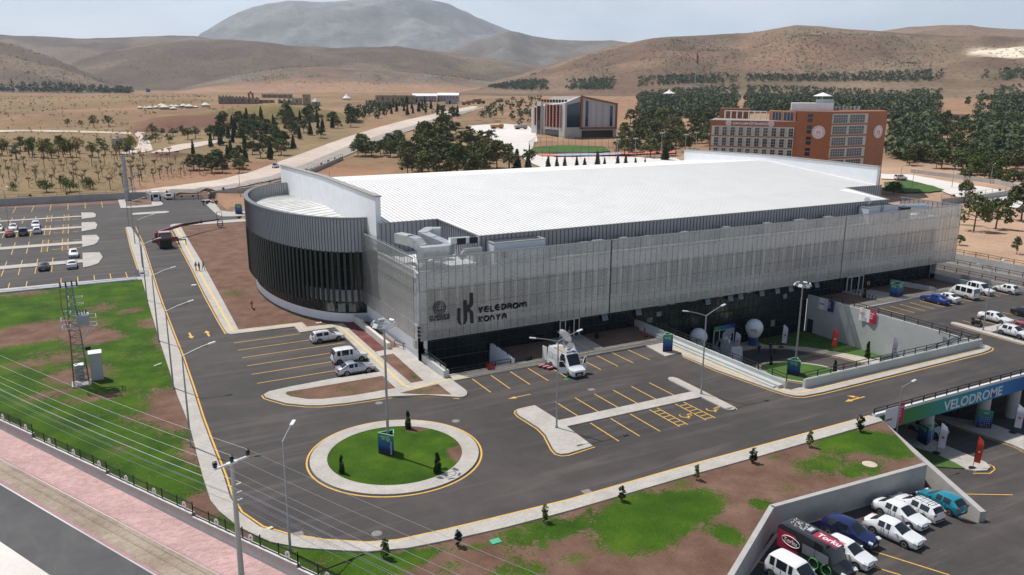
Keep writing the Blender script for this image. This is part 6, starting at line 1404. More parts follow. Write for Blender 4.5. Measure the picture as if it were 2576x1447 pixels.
for x,y,h,wd,lab in((35,480,24,1.0,'small round bush at the far left behind the boundary wall'),(100,474,20,.9,'pale green bush left of the tall round bush'),(118,485,34,1.1,'tall green bush behind the boundary wall, left of the widest one'),(160,462,22,1.2,'small dark bush above the widest bush'),(177,484,34,1.5,'widest olive bush behind the boundary wall'),(213,466,20,1.0,'small bush between the widest bush and the last one'),(228,475,32,1.15,'round bright green bush at the right end of the bush row'),(170,319,20,1.1,'small lone tree on the far left plain'),(205,321,18,1.0,'slim lone tree on the far left plain'),(237,322,32,1.1,'yellow green tree on the far left plain'),(274,319,28,1.2,'round green tree on the far left plain'),(486,390,40,.75,'single blue green spruce left of the grove')):
 p=drop(x,y);plant('spruce' if x==486 else('tree' if y<330 else 'bush'),p,h*depth_of(p)/FPX,lab,None,M_YLEAF if x==237 else(None if y>330 else M_LEAF),wide=wd,cat='tree' if(y<330 or x==486)else 'bush')
SAPL=[(16.77,50.45,1.75),(22.11,49.34,1.6),(29.65,49.3,1.75),(37.08,49.24,1.65),(45.15,49.2,1.7),(51.98,49.3,1.75),(59.35,49.35,1.9),(66.75,49.5,2.1)]
for k,(x,y,h)in enumerate(SAPL):
 plant('sapling',(x,y,.02),h*.88,['sapling nearest the black fence on the lower pavement edge','second sapling from the black fence beside the lower pavement','third sapling from the black fence beside the lower pavement','sapling beside the big green patch, on its left','sapling above the big green patch by the lower pavement','sapling right of the big green patch by the lower pavement','second sapling from the bridge beside the lower pavement','sapling nearest the bridge on the green corner'][k],'saplings along the lower pavement',M_DARKG if k%2 else M_LEAF,wide=.95)
for(x,y,z),h,lab in(((26.54,71.2,.1),2.0,'clipped dark cypress at the back of the roundabout'),((17.8,64.9,.1),1.75,'clipped dark cypress on the left of the roundabout'),((25.4,60.95,.1),2.0,'clipped dark cypress at the front right of the roundabout'),((86.4,80.1,ZL+.1),1.5,'shaded clipped cypress on the court island, left one'),((92.5,73.8,ZL+.1),1.7,'clipped cypress at the right end of the court island'),((101.8,75.7,ZL+.1),2.6,'spiral clipped cypress beside the tall court wall'),((60.5,87.5,.1),1.9,'thin young cypress beside the front entrance'),((112.9,85.8,.1),1.7,'dark young cypress beside the right entrance')):
 plant('cone',(x,y,z),h,lab,None,M_DARKG,wide=.95)
for k in range(7):
 plant('sapling',(113.0+.1*k,83.9+.75*k-.2,.1),.7,'tiny plant in the row beside the right entrance path','tiny plants beside the right entrance path',M_DARKG,wide=.6,cat='plant')
def project(X,Y,Z):
 dx,dy,dz=X,Y,Z-HC
 u=dx*CR.x+dy*CR.y+dz*CR.z;v=dx*CU.x+dy*CU.y+dz*CU.z;d=dx*CF.x+dy*CF.y+dz*CF.z
 return W0/2+FPX*u/d,H0/2-FPX*v/d
def inside_v(px,py,poly):
 c=np.zeros(px.shape,bool);j=len(poly)-1
 for i in range(len(poly)):
  (xi,yi),(xj,yj)=poly[i],poly[j]
  if yi!=yj:c^=((yi>py)!=(yj>py))&(px<(xj-xi)*(py-yi)/(yj-yi)+xi)
  j=i
 return c
def wood(name,specs,mlist,nq=12):
 rng=np.random.default_rng(5);VS=[];FS=[];MI=[];n0=0
 for poly,n,h0,h1,clus,mi in specs:
  P_=np.zeros((0,3));tries=0
  xs=[p[0]for p in poly];az=[math.atan2(ray(x,300).x,ray(x,300).y)for x in(min(xs),max(xs))]
  while len(P_)<n and tries<60:
   tries+=1;a=rng.uniform(az[0],az[1],6000);r=np.exp(rng.uniform(math.log(300),math.log(6000),6000))
   X,Y=np.sin(a)*r,np.cos(a)*r;Z=terrain(X,Y);px,py=project(X,Y,Z);ok=inside_v(px,py,poly)
   if clus:ok&=fbm(X/(r*.04),Y/(r*.04),4,13)*3.2+.5>rng.random(len(X))*clus+(1-clus)*.0
   P_=np.concatenate([P_,np.stack([X,Y,Z],1)[ok]])
  P_=P_[:n];m=len(P_)
  if not m:continue
  H=rng.uniform(h0,h1,m)
  C_=np.repeat(P_,nq,0);Hh=np.repeat(H,nq)
  d=rng.normal(size=(m*nq,3));d/=np.linalg.norm(d,axis=1)[:,None]
  rad=rng.random(m*nq)**.4
  C_=C_+d*(rad*Hh)[:,None]*np.array([.42,.42,.40]);C_[:,2]+=Hh*.52
  a=rng.normal(size=(m*nq,3));a/=np.linalg.norm(a,axis=1)[:,None];b=np.cross(a,rng.normal(size=(m*nq,3)));b/=np.linalg.norm(b,axis=1)[:,None]
  s=(Hh*rng.uniform(.11,.23,m*nq))[:,None];a=a*s;b=b*s*.75
  Q=np.stack([C_-a,C_-b,C_+a,C_+b],1).reshape(-1,3);VS.append(Q);k=len(Q)//4
  FS.append(np.arange(len(Q)).reshape(-1,4)+n0);MI.append(np.full(k,mi));n0+=len(Q)
 V=np.concatenate(VS);F=np.concatenate(FS);MI=np.concatenate(MI)
 me=bpy.data.meshes.new(name);me.vertices.add(len(V));me.vertices.foreach_set('co',V.ravel());me.loops.add(F.size);me.loops.foreach_set('vertex_index',F.ravel().astype(np.int32))
 me.polygons.add(len(F));me.polygons.foreach_set('loop_start',np.arange(0,F.size,4,dtype=np.int32));me.polygons.foreach_set('loop_total',np.full(len(F),4,np.int32));me.update()
 for m in mlist:me.materials.append(m)
 me.polygons.foreach_set('material_index',MI.astype(np.int32));me.validate()
 o=bpy.data.objects.new(name,me);COL.objects.link(o);return tag(o,kind='stuff')
def far_leaf(name,a_,b_):
 m,nt,b=_new(name);n=noise_node(nt,.05,4,.7,geo_pos(nt));r=ramp(nt,n.outputs['Fac'],[(.35,a_),(.65,b_)]);nt.links.new(r.outputs[0],b.inputs['Base Color']);b.inputs['Roughness'].default_value=.9;return m
M_FAR1=far_leaf('far_pines',(.05,.068,.03),(.10,.12,.05));M_FAR2=far_leaf('far_scrub',(.055,.06,.03),(.11,.105,.055))
wood('distant_wood',[([(1225,222),(1300,205),(1450,203),(1640,196),(1750,190),(2000,192),(2300,182),(2640,176),(2640,202),(2200,207),(1900,207),(1700,214),(1500,228),(1300,228)],4200,4.5,8,.4,0),([(1560,300),(1560,245),(1640,232),(1800,218),(2000,222),(2240,232),(2640,216),(2640,320),(2240,335),(2240,290),(1900,285),(1790,300),(1640,300)],9000,4,7,.25,0),([(2240,318),(2640,290),(2640,420),(2240,400)],1400,5,8,.1,0),([(1240,260),(1340,250),(1400,262),(1330,318),(1200,300)],60,4,7,.8,0),([(-40,222),(0,216),(120,214),(240,222),(340,224),(340,236),(120,234),(-40,232)],320,6,10,.5,0),([(860,262),(1000,270),(1160,280),(1000,300),(880,300)],60,4,7,.6,0)],[M_FAR1,M_FAR2],18)
wood('hillside_scrub',[([(1330,190),(1480,140),(1640,104),(1900,90),(2000,76),(2300,98),(2640,130),(2640,190),(1900,198),(1500,210)],9000,2.4,4.8,.72,0),([(1640,104),(2000,72),(2060,72),(2300,96),(2200,130),(1700,130)],1200,2.5,4.5,.6,0),([(1000,160),(1200,150),(1290,180),(1240,205),(1040,200)],500,2.5,5,.8,0),([(0,110),(300,140),(500,120),(900,135),(1000,150),(800,170),(500,200),(0,185)],1400,2.5,5,.75,1),([(0,180),(200,190),(330,215),(330,240),(0,225)],240,3,6,.7,0),([(560,200),(760,185),(1000,190),(1000,215),(700,215)],160,3,5,.8,1),([(-40,245),(520,240),(560,262),(330,300),(-40,300)],380,1.0,2.4,.6,1),([(520,275),(740,262),(760,290),(620,310)],160,1.0,2.2,.5,1),([(-40,300),(330,305),(520,330),(300,380),(-40,360)],260,.6,1.8,.5,1),([(-40,400),(520,400),(560,440),(300,485),(-40,490)],500,.3,.9,.4,1),([(2420,520),(2640,520),(2640,690),(2420,640)],160,.2,.7,.4,1)],[M_FAR1,M_FAR2],9)
# VEHICLES
def paint(name,c,coat=.6,rough=.35,metal=0.0):return mat(name,c,rough,metal,.03,1.5,coat=coat)
M_CARW=paint('car_white',(.72,.73,.74));M_CARS=paint('car_silver',(.42,.44,.50),.6,.3,.5);M_CARB=paint('car_blue',(.015,.05,.30),.7,.3,.2);M_CARN=paint('car_navy',(.012,.02,.09),.7,.25,.2)
M_CART=paint('car_teal',(.01,.24,.33),.7,.3,.2);M_CARK=paint('car_black',(.012,.013,.016),.7,.25);M_CARR=paint('car_red',(.30,.02,.03),.6);M_CARG=paint('car_dark_green',(.03,.05,.045),.7,.3,.3);M_CARM=paint('truck_maroon',(.16,.015,.035),.5,.4)
M_CGL=glass('car_glass',(.012,.017,.02),.06,.7);M_TYRE=mat('tyre',(.018,.018,.018),.85,0,.1,4);M_RIM=mat('alloy_rim',(.45,.46,.48),.35,.8,.05,3);M_TRIM=mat('black_trim',(.02,.02,.022),.6,0,.08,4)
M_HL=glass('headlight_glass',(.55,.58,.6),.08,.8);M_TL=mat('tail_light',(.35,.01,.012),.25,0,.04,3,coat=.5);M_PLATE=mat('number_plate',(.62,.62,.6),.5,0,.03,3)
KINDS={'sedan':(4.62,1.78,1.46,1.18,2.02,3.42,4.10,.68,.96,1.06,.92,.32,(.88,3.58)),'hatch':(4.05,1.74,1.50,1.02,1.80,3.48,3.98,.70,.99,1.02,.95,.31,(.78,3.32)),'wagon':(4.45,1.74,1.46,1.15,1.98,4.02,4.38,.68,.95,1.0,.93,.31,(.85,3.45)),'suv':(4.50,1.84,1.66,1.12,1.88,3.98,4.42,.84,1.10,1.12,1.05,.36,(.88,3.56)),'mpv':(4.42,1.80,1.83,.98,1.78,4.12,4.36,.82,1.12,1.1,1.05,.32,(.86,3.72)),'minibus':(4.85,1.76,1.98,.42,1.12,4.60,4.80,.95,1.16,1.12,1.10,.32,(.95,3.45)),'van':(5.95,2.05,2.62,.92,1.72,5.80,5.92,.95,1.32,1.25,1.22,.35,(.98,4.85))}
def car(kind,name,label,paint_m,loc,rz,cat='car',group=None,cargo=False,extra=None):
 L,W,H,he,we,re,te,hz0,hz1,tz,sh,wr_,wp=KINDS[kind];w=W/2
 t=thing(name,label,cat,loc,rz,group);zb=.19 if kind not in('van','minibus','suv')else.26
 boxy=kind in('van','minibus','mpv');rr=.86 if boxy else.72
 mid=(we+re)/2-.1
 st=[(0,w*.74,hz0-.16,hz0-.13,w*.62),(.07,w*.88,hz0-.03,hz0,w*.70),(.36,w*.97,hz0+.06,hz0+.11,w*.78),(he,w,sh-.03,hz1,w*.82),(we,w,sh,H-.07,w*(rr-.03)),(we+.16,w,sh,H-.02,w*rr)]
 panes=[(5,6)]
 if re-we>2.2 and not cargo:xs=[mid-.55,mid-.45,mid+.55,mid+.65]
 else:xs=[mid-.05,mid+.05]
 for x in xs:st.append((x,w,sh,H,w*(rr+.01)))
 n=len(st);st+=[(re-.16,w,sh,H-.025,w*rr),(re,w*.99,sh,H-.08,w*(rr-.02)),(te,w*.96,sh+.02 if not boxy else sh,tz,w*(.76 if not boxy else.84)),(L-.07 if te<L-.2 else te+.01,w*.90,min(sh,tz)-.06,tz-.07 if te<L-.2 else min(sh,tz)-.02,w*.74),(L,w*.80,.62,.66,w*.7)]
 panes=[(5,6)]+([(7,8)]if len(xs)==2 else[(7,8),(9,10)])
 if cargo:panes=[(5,6)]
 if cargo and kind=='van':st[6]=(we+1.0,w,sh,H,w*(rr+.01))
 rings=[]
 for x,ww,zs,zr,wr2 in st:
  X=L/2-x
  half=[(0,zb),(ww*.84,zb),(ww*.97,zb+.13),(ww,(zb+zs)*.52),(ww*.975,zs),(wr2,zr-.05),(wr2*.62,zr-.005),(0,zr+.012)]
  rings.append([(X,y,z)for y,z in half]+[(X,-y,z)for y,z in half[-2:0:-1]])
 m=len(rings[0]);body=MB();glassf={}
 for i in range(len(rings)-1):
  for k in range(m):
   k2=(k+1)%m;f=[rings[i][k],rings[i][k2],rings[i+1][k2],rings[i+1][k]]
   key=None
   if k in(4,9)and any(a<=i<b for a,b in panes):key=('side_window',k,i)
   if i==3 and k in(5,6,7,8):key=('windscreen',0,0)
   if i==n+1 and k in(5,6,7,8)and not cargo:key=('rear_window',0,0)
   if key:glassf.setdefault(key,[]).append(f)
   body.add(f,[(0,1,2,3)])
 for r_ in(rings[0],rings[-1]):body.add(r_,[tuple(range(m))])
 body_o=body.build('body',paint_m,t)
 bm=bmesh.new();bm.from_mesh(body_o.data);bmesh.ops.remove_doubles(bm,verts=bm.verts,dist=.002);bmesh.ops.recalc_face_normals(bm,faces=bm.faces);bm.to_mesh(body_o.data);bm.free()
 body_o.data.polygons.foreach_set('use_smooth',[True]*len(body_o.data.polygons));body_o.data.set_sharp_from_angle(angle=math.radians(38))
 for(nm,k,i),fs in glassf.items():
  g_=MB()
  for f in fs:
   c=sum((Vector(p)for p in f),Vector())/4;nn=(Vector(f[2])-Vector(f[0])).cross(Vector(f[3])-Vector(f[1])).normalized()
   if nn.dot(c-Vector((0,0,.7)))<0:nn=-nn
   sc=.90 if nm=='side_window' else 1.0
   g_.add([tuple(c+(Vector(p)-c)*sc+nn*.012)for p in f],[(0,1,2,3)])
  if nm!='side_window':
   bmv=g_.v;cy=sum(v[1]for v in bmv)/len(bmv);cx_=sum(v[0]for v in bmv)/len(bmv);cz_=sum(v[2]for v in bmv)/len(bmv);g_.v=[(cx_+(v[0]-cx_)*.93,cy+(v[1]-cy)*.96,cz_+(v[2]-cz_)*.93+.004)for v in bmv]
  g_.build(nm,M_CGL,t,smooth=40)
 for x in wp:
  for s_ in(1,-1):
   ar=MB();ar.tube((L/2-x,s_*(w-.10),wr_+.0),(L/2-x,s_*(w+.004),wr_),wr_+.075,wr_+.075,18);ar.build('wheel_arch',M_TRIM,t)
   wm=MB();wm.lathe((L/2-x,s_*(w-.10),wr_),[(wr_*.7,-.1),(wr_*.97,-.09),(wr_,-.03),(wr_,.06),(wr_*.95,.115),(wr_*.66,.12)],18,axis=(0,s_,0));wo=wm.build('wheel',M_TYRE,t,smooth=40)
   rm=MB();rm.lathe((L/2-x,s_*(w-.10),wr_),[(wr_*.66,.08),(wr_*.62,.125),(wr_*.2,.115),(.02,.12)],10,axis=(0,s_,0));rm.build('rim',M_RIM,wo)
 for s_ in(1,-1):
  b=MB();b.obox((L/2-.13,s_*w*.70,hz0-.03),(.34,.34,.13),-s_*.35,tilt=(.25,'Y'));b.build('headlight',M_HL,t)
  b=MB();zt=sh-.05;b.obox((-L/2+.075,s_*w*.76,zt if not boxy else.95),(.16,.26 if not boxy else.12,.15 if not boxy else.42),s_*.2);b.build('tail_light',M_TL,t)
  b=MB();b.obox((L/2-he-.42,s_*(w+.08),sh+.07),(.12,.20,.13));b.build('wing_mirror',paint_m,t)
 b=MB();b.box(L/2-.03,L/2+.025,-w*.55,w*.55,.30,hz0-.2);b.build('grille',M_TRIM,t)
 b=MB();b.box(-L/2-.02,-L/2+.04,-w*.72,w*.72,.25,.42);b.build('rear_bumper',M_TRIM,t)
 for s_ in(1,-1):
  b=MB()
  for x in[we+.25,(we+re)/2-.05,re-.55][:2 if cargo else 3]:b.box(L/2-x-.008,L/2-x+.008,s_*w*.985-.022,s_*w*.985+.022,zb+.14,sh-.02)
  b.box(L/2-wp[1]+.4,L/2-wp[0]-.4,s_*w*.97-.03,s_*w*.97+.03,zb-.01,zb+.10);b.build('side_trim',M_TRIM,t)
 for x in(L/2+.03,-L/2-.03):b=MB();b.box(x-.008,x+.008,-.26,.26,.42,.53);b.build('number_plate',M_PLATE,t)
 if extra:extra(t,L,W,H)
 return t
PI=math.pi
def roof_bars(t,L,W,H):
 for s_ in(.58,-.58):b=MB();b.bar((.6,s_,H+.04),(-1.7,s_,H+.04),.05);b.build('roof_bar',M_TRIM,t)
car('wagon','estate_car','white estate car with roof bars in the left bays, farthest one from the roundabout',M_CARW,(27.45,104.15,.015),0,extra=roof_bars)
car('mpv','minivan','white minivan parked beside the silver sedan in the left bays',M_CARW,(27.6,94.5,.015),0)
car('sedan','parked_car','silver sedan with black sunroof parked nearest the long planted island',M_CARS,(26.9,89.95,.015),.03,extra=lambda t,L,W,H:[b.build('sunroof',M_CGL,t)for b in[MB()]if not b.box(-.1,.6,-.4,.4,H+.0,H+.03)])
sticker=lambda t,L,W,H:[b.build('door_sticker',mat('green_sticker',(.15,.35,.2),.5,0,.2,4),t)for b in[MB()]if not b.box(.35,.75,W/2+.004,W/2+.012,.6,.88)]
car('sedan','parked_car','bright blue sedan with a green sticker on its door in the right car park',M_CARB,(120.8,78.6,.015),PI/2,extra=sticker)
car('sedan','parked_car','white sedan between the blue sedan and the white minibus',M_CARW,(123.3,78.4,.015),PI/2)
car('minibus','minibus','white panel minibus in the right car park with dark rear window',M_CARW,(128.3,78.5,.015),PI/2-.1,'van')
car('mpv','minivan','white people carrier with a red sign on its roof beside the minibus',M_CARW,(133.3,78.9,.015),-PI/2-.12,extra=lambda t,L,W,H:[b.build('roof_sign',mat('sign_red',(.45,.02,.04),.5,0,.05,2),t)for b in[MB()]if not(b.box(-.3,.5,-.5,.5,H+.02,H+.16),b.box(.0,.25,-.12,.12,H+.16,H+.8))])
car('hatch','parked_car','white hatchback at the far end of the right car park by the terrace walls',M_CARW,(138.0,77.3,.015),PI/2-.05)
car('sedan','parked_car','white sedan parked beside the black motorcycle and lamp post',M_CARW,(118.5,67.3,.015),-PI/2)
car('sedan','parked_car','black sedan cut by the right edge of the picture',M_CARK,(125.4,66.4,.015),-PI/2)
car('hatch','parked_car','white hatchback parked in front of the pale island at the right edge',M_CARW,(113.75,61.7,.015),-PI/2)
car('hatch','parked_car','red car half hidden behind the white hatchback at the right edge',M_CARR,(116.6,61.6,.015),-PI/2)
car('sedan','parked_car','white sedan nearest the drive in the lower car park, front row',M_CARW,(56.1,37.4,ZC+.01),-PI/2+.14)
car('sedan','parked_car','white sedan between the white estate with roof rack and the front white sedan',M_CARW,(59.15,39.0,ZC+.01),-PI/2+.05)
def rack(t,L,W,H):
 b=MB()
 for s_ in(.62,-.62,0):b.bar((.7,s_,H+.16),(-1.75,s_,H+.16),.035)
 for x in(.7,0,-.6,-1.2,-1.75):b.bar((x,-.66,H+.16),(x,.66,H+.16),.035)
 for x in(.4,-1.4):
  for s_ in(.6,-.6):b.bar((x,s_,H-.02),(x,s_,H+.18),.04)
 b.build('roof_rack',M_BLACK,t)
car('wagon','estate_car','white estate car with bicycle racks on its roof in the lower car park',M_CARW,(61.5,39.1,ZC+.01),PI/2,extra=rack)
car('hatch','parked_car','teal hatchback beside the sloping wing wall in the lower car park',M_CART,(64.3,38.7,ZC+.01),PI/2)
car('suv','parked_car','dark navy off-roader in the lower car park',M_CARN,(52.6,38.9,ZC+.01),-PI/2+.2)
car('hatch','parked_car','white car between the navy off-roader and the red and black team van',M_CARW,(50.1,37.0,ZC+.01),-PI/2+.14)
def doblo(t,L,W,H):
 b=MB();b.bar((1.0,.3,H),(.9,.3,H+.35),.015);b.build('aerial',M_BLACK,t)
 text_mesh('lettering','M',.42,M_INK,t,(-.1,-W/2-.012,.55),(1,0,0),(0,0,1));text_mesh('lettering','M',.42,M_INK,t,(.35,W/2+.012,.55),(-1,0,0),(0,0,1))
car('mpv','minivan','white tall minivan in front of the red and black team van at the bottom edge',M_CARW,(43.95,36.6,ZC+.01),-PI/2+.12,extra=doblo)
police=lambda t,L,W,H:[b.build('blue_stripe',mat('police_blue',(.02,.13,.5),.4,0,.05,2),t)for b in[MB()]if not(b.box(-1.9,1.6,-W/2-.012,-W/2-.002,.55,.78),b.box(-1.9,1.6,W/2+.002,W/2+.012,.55,.78),b.box(-.3,0,-.6,.6,H,H+.12))]
car('sedan','police_car','white car with blue stripes parked in the shade under the bridge',M_CARW,(84.9,54.2,ZL+.02),-PI/2+.2,extra=police)
for kind,m_,x,y,rz,lab in(('suv',M_CARW,-10.6,226.2,-PI/2,'white off-roader facing the camera in the far left car park'),('sedan',M_CARW,-15.3,225.2,-PI/2,'white sedan beside the tall lamp post in the far left car park'),('sedan',M_CARR,-15.55,215.9,PI/2,'red sedan in the far left car park'),('mpv',M_CARG,-12.8,216.0,PI/2,'dark grey minivan between the red and the small white car'),('hatch',M_CARW,-10.1,217.6,PI/2,'small white hatchback in front of the white off-roader'),('hatch',M_CARW,-2.7,183.2,-PI/2,'white car facing the camera at the end of the nearest parking island'),('sedan',M_CARW,-3.05,171.9,PI/2,'older white sedan parked nearest the lawn in the left car park'),('sedan',M_CARG,-7.75,172.3,PI/2,'dark green sedan in the left car park'),('sedan',M_CARW,-18.3,225.4,-PI/2,'white car cut by the left edge of the picture')):
 car(kind,'parked_car',lab,m_,(x,y,.015),rz)
def pickup(name,label,p,rz,m_):
 t=thing(name,label,'truck',p,rz);b=MB();b.box(-2.4,2.4,-.88,.88,.45,.95);b.build('body',m_,t)
 b=MB();b.add([(.0,-.85,.95),(1.9,-.85,.95),(1.2,-.75,1.75),(.0,-.75,1.75),(.0,.85,.95),(1.9,.85,.95),(1.2,.75,1.75),(.0,.75,1.75)],[(0,1,2,3),(4,7,6,5),(0,4,5,1),(1,5,6,2),(2,6,7,3),(0,3,7,4)]);b.build('cab',m_,t)
 b=MB();b.add([(1.88,-.74,1.0),(1.25,-.66,1.7),(1.25,.66,1.7),(1.88,.74,1.0)],[(0,1,2,3)]);
 for i,v in enumerate(b.v):b.v[i]=(v[0]+.03,v[1],v[2]+.03)
 b.build('windscreen',M_CGL,t)
 for s_ in(1,-1):b=MB();b.box(.2,1.1,s_*.84-.02,s_*.84+.02,1.05,1.6);b.build('side_window',M_CGL,t)
 b=MB();b.box(-2.4,-.1,-.88,-.8,.95,1.3);b.box(-2.4,-.1,.8,.88,.95,1.3);b.box(-2.4,-2.3,-.8,.8,.95,1.3);b.build('cargo_bed',m_,t)
 for x in(1.5,-1.5):
  for s_ in(1,-1):b=MB();b.tube((x,s_*.65,.35),(x,s_*.92,.35),.35,.35,14);b.build('wheel',M_TYRE,t)
 for s_ in(1,-1):b=MB();b.box(2.38,2.44,s_*.65-.15,s_*.65+.15,.7,.88);b.build('headlight',M_HL,t)
 return t
pg=at(535.5,500.5);pickup('pickup_truck','white pickup at the entrance gate behind the left car park',(23.6,268.2,.02),-PI/2+.05,M_CARW)
p=drop(693,424);pickup('pickup_truck','small white pickup driving on the dirt road',p+Vector((0,0,.25)),-2.0,M_CARW)
p=drop(2264,455);o=car('mpv','minivan','white minivan on the pale road right of the terracotta block',M_CARW,p+Vector((0,0,.3)),-.3)
for(x,y),m_,lab in(((1128,421),M_CARK,'dark car parked among the pines behind the roof'),((1152,424),M_CARW,'pale car parked among the pines behind the roof')):
 p=drop(x,y);car('sedan','parked_car',lab,m_,p,.3)
for k,(x,y,m_)in enumerate(((1752,262,M_CARW),(1756,267,M_CARW),(1763,271,M_CARK),(1768,276,M_CARK))):
 p=drop(x,y);car('sedan','parked_car',['white car at the back of the park path row','second white car in the park path row','dark car third in the park path row','dark car at the front of the park path row'][k],m_,p+Vector((0,0,.3)),.6,group='cars on the park path')
def site_truck(label,x,y,c,rz=0):
 p=drop(x,y);t=thing('site_truck',label,'truck',p,facing(p)+rz);m_=mat('truck_%d'%x,c,.5,0,.08,1)
 b=MB();b.box(2.0,4.0,-1.2,1.2,.8,3.0);b.build('cab',m_,t);b=MB();b.add([(-4,-1.25,1.2),(1.7,-1.25,1.2),(1.9,-1.25,2.7),(-4.3,-1.25,2.6),(-4,1.25,1.2),(1.7,1.25,1.2),(1.9,1.25,2.7),(-4.3,1.25,2.6)],[(0,1,2,3),(4,7,6,5),(0,4,5,1),(1,5,6,2),(2,6,7,3),(0,3,7,4)]);b.build('tipper',m_,t)
 b=MB();b.box(3.98,4.03,-1.0,1.0,1.8,2.8);b.build('windscreen',M_CGL,t);b=MB();b.box(-4,3.8,-.5,.5,.7,1.1);b.build('chassis',M_TRIM,t)
 for xx in(2.9,-1.8,-3.1):
  for s_ in(1,-1):b=MB();b.tube((xx,s_*.8,.5),(xx,s_*1.2,.5),.5,.5,12);b.build('wheel',M_TYRE,t)
for x,y,c,lab in((1172,264,(.35,.10,.05),'orange tipper truck right of the grey container'),(1183,261,(.25,.25,.22),'grey site truck beside the orange tipper'),(1200,257,(.38,.12,.05),'orange truck farther up the dirt road'),(1209,262,(.06,.06,.06),'black truck at the top of the dirt road'),(1256,257,(.30,.30,.28),'grey truck on the bare ground right of the dirt road'),(1250,325,(.50,.20,.04),'orange digger on the white ground by the sports building'),(1310,326,(.33,.33,.31),'grey truck on the white ground by the sports building')):
 site_truck(lab,x,y,c,.4)
def dish(mb,c,ax,r):mb.lathe(c,[(.02,-.16*r),(r*.5,-.10*r),(r*.86,.06*r),(r,.16*r),(r*.98,.18*r),(r*.5,-.06*r),(.02,-.12*r)],22,axis=ax)
M_DISH=mat('dish_white',(.7,.7,.7),.5,0,.03,2)
def satvan(t,L,W,H):
 w=W/2
 b=MB();b.box(L/2-4.7,L/2-1.95,-w*.80,w*.80,H-.01,H+.035);b.build('roof_deck',mat('tan_deck',(.36,.29,.22),.9,0,.1,2),t)
 b=MB();b.add([(L/2-1.65,-w*.78,H-.03),(L/2-1.65,w*.78,H-.03),(L/2-2.3,w*.72,H+.62),(L/2-2.3,-w*.72,H+.62),(L/2-2.45,-w*.72,H-.03),(L/2-2.45,w*.72,H-.03)],[(0,1,2,3),(3,2,5,4),(0,3,4),(1,5,2)]);b.build('roof_fairing',M_CARW,t)
 up=Vector((-.65,0,.65)).normalized()
 for k,s_ in enumerate(('NAKLEN','YAYIN ARACI')):
  o_=Vector((L/2-2.04+.26*k,0,H+.36-.26*k))+Vector((.02,0,.02));tm=text_mesh('lettering',s_,.24,M_INK,t,o_,(0,1,0),up,'CENTER',.008,bold=.008)
 b=MB();b.box(L/2-2.72,L/2-1.78,-w-.012,-w*.9,.5,2.2);b.build('side_opening',M_BLACK,t)
 for k in range(2):b=MB();b.box(-L/2+.3+1.35*k,-L/2+1.5+1.35*k,-w-.008,-w+.0,1.3,2.1);b.build('side_panel',mat('van_panel_line',(.62,.63,.64),.5,0,.03,1),t)
 for s_ in(1,-1):
  hx=L/2-1.0;c_,sn=math.cos(1.05),math.sin(1.05)
  P_=lambda u,z:(hx-u*c_,s_*(w+.02+u*sn),z)
  b=MB();fr=[P_(0,.5),P_(1.05,.5),P_(1.05,1.25),P_(0,1.25)];o_=Vector((.06*sn,.06*c_*s_,0))
  b.add(fr+[tuple(Vector(v)+o_)for v in fr],[(0,1,2,3),(4,7,6,5),(0,4,5,1),(1,5,6,2),(2,6,7,3),(3,7,4,0)])
  b.bar(P_(.1,1.25),P_(.55,2.0),.07);b.bar(P_(.55,2.0),P_(1.05,2.0),.07);b.bar(P_(1.05,2.0),P_(1.05,1.2),.07);do=b.build('cab_door',M_CARW,t)
  b=MB();b.add([P_(.15,1.27),P_(1.0,1.27),P_(1.0,1.95),P_(.57,1.95)],[(0,1,2,3)]);b.build('window',M_CGL,do)
 for s_ in(1,-1):b=MB();b.box(-L/2-1.0,-L/2,s_*(w-.04)-.03,s_*(w-.04)+.03,.6,2.3);b.build('rear_door',M_CARW,t)
 b=MB();b.box(-L/2-.01,-L/2+.02,-w*.85,w*.85,.55,2.3);b.build('rear_opening',M_BLACK,t)
 b=MB();b.tube((-.6,.1,H),(-.6,.1,H+.55),.14,.1,10);b.bar((-.6,.1,H+.5),(-1.1,.1,H+1.5),.14);b.bar((-1.1,.1,H+1.5),(-1.75,-.2,H+1.95),.07);b.build('dish_mount',M_GALV,t)
 b=MB();dish(b,(-.75,.2,H+1.55),(-.15,.75,.4),1.0);b.build('satellite_dish',M_DISH,t,smooth=40)
 b=MB();b.bar((.75,.1,H),(.75,.1,H+.45),.07);dish(b,(.8,.1,H+.72),(.75,-.45,.35),.48);b.build('small_dish',M_DISH,t,smooth=40)
 for s_ in(1,-1):b=MB();b.bar((-2.6,s_*.85,H+.16),(.6,s_*.85,H+.16),.03);[b.bar((x,s_*.85,H),(x,s_*.85,H+.16),.03)for x in(-2.6,-1.5,-.5,.6)];b.build('roof_rail',M_GALV,t)
car('van','broadcast_van','white broadcast van with open doors and two satellite dishes on its roof',M_CARW,(49.95,78.6,.015),-PI/2,'van',cargo=True,extra=satvan)
def satvan2(t,L,W,H):
 b=MB();b.tube((-.4,0,H),(-.4,0,H+.7),.2,.12,10);b.bar((-.4,0,H+.6),(-.8,0,H+1.1),.2);b.build('dish_mount',M_DISH,t)
 b=MB();dish(b,(-.5,.1,H+1.45),(.1,.55,.7),1.05);b.build('satellite_dish',mat('dish_grey',(.35,.37,.40),.5,0,.05,2),t,smooth=40)
 b=MB();b.sphere((.8,0,H+.3),.42,12,8);b.build('radome',M_DISH,t,smooth=60);b=MB();b.box(-2.6,1.4,-.8,.8,H-.01,H+.04);b.build('roof_deck',M_DUCT,t)
car('van','broadcast_van','grey white broadcast van with a raised dish in the shaded court',paint('van_grey_white',(.55,.57,.60)),(82.9,85.6,ZL+.02),PI/2-.25,'van',cargo=True,extra=satvan2)
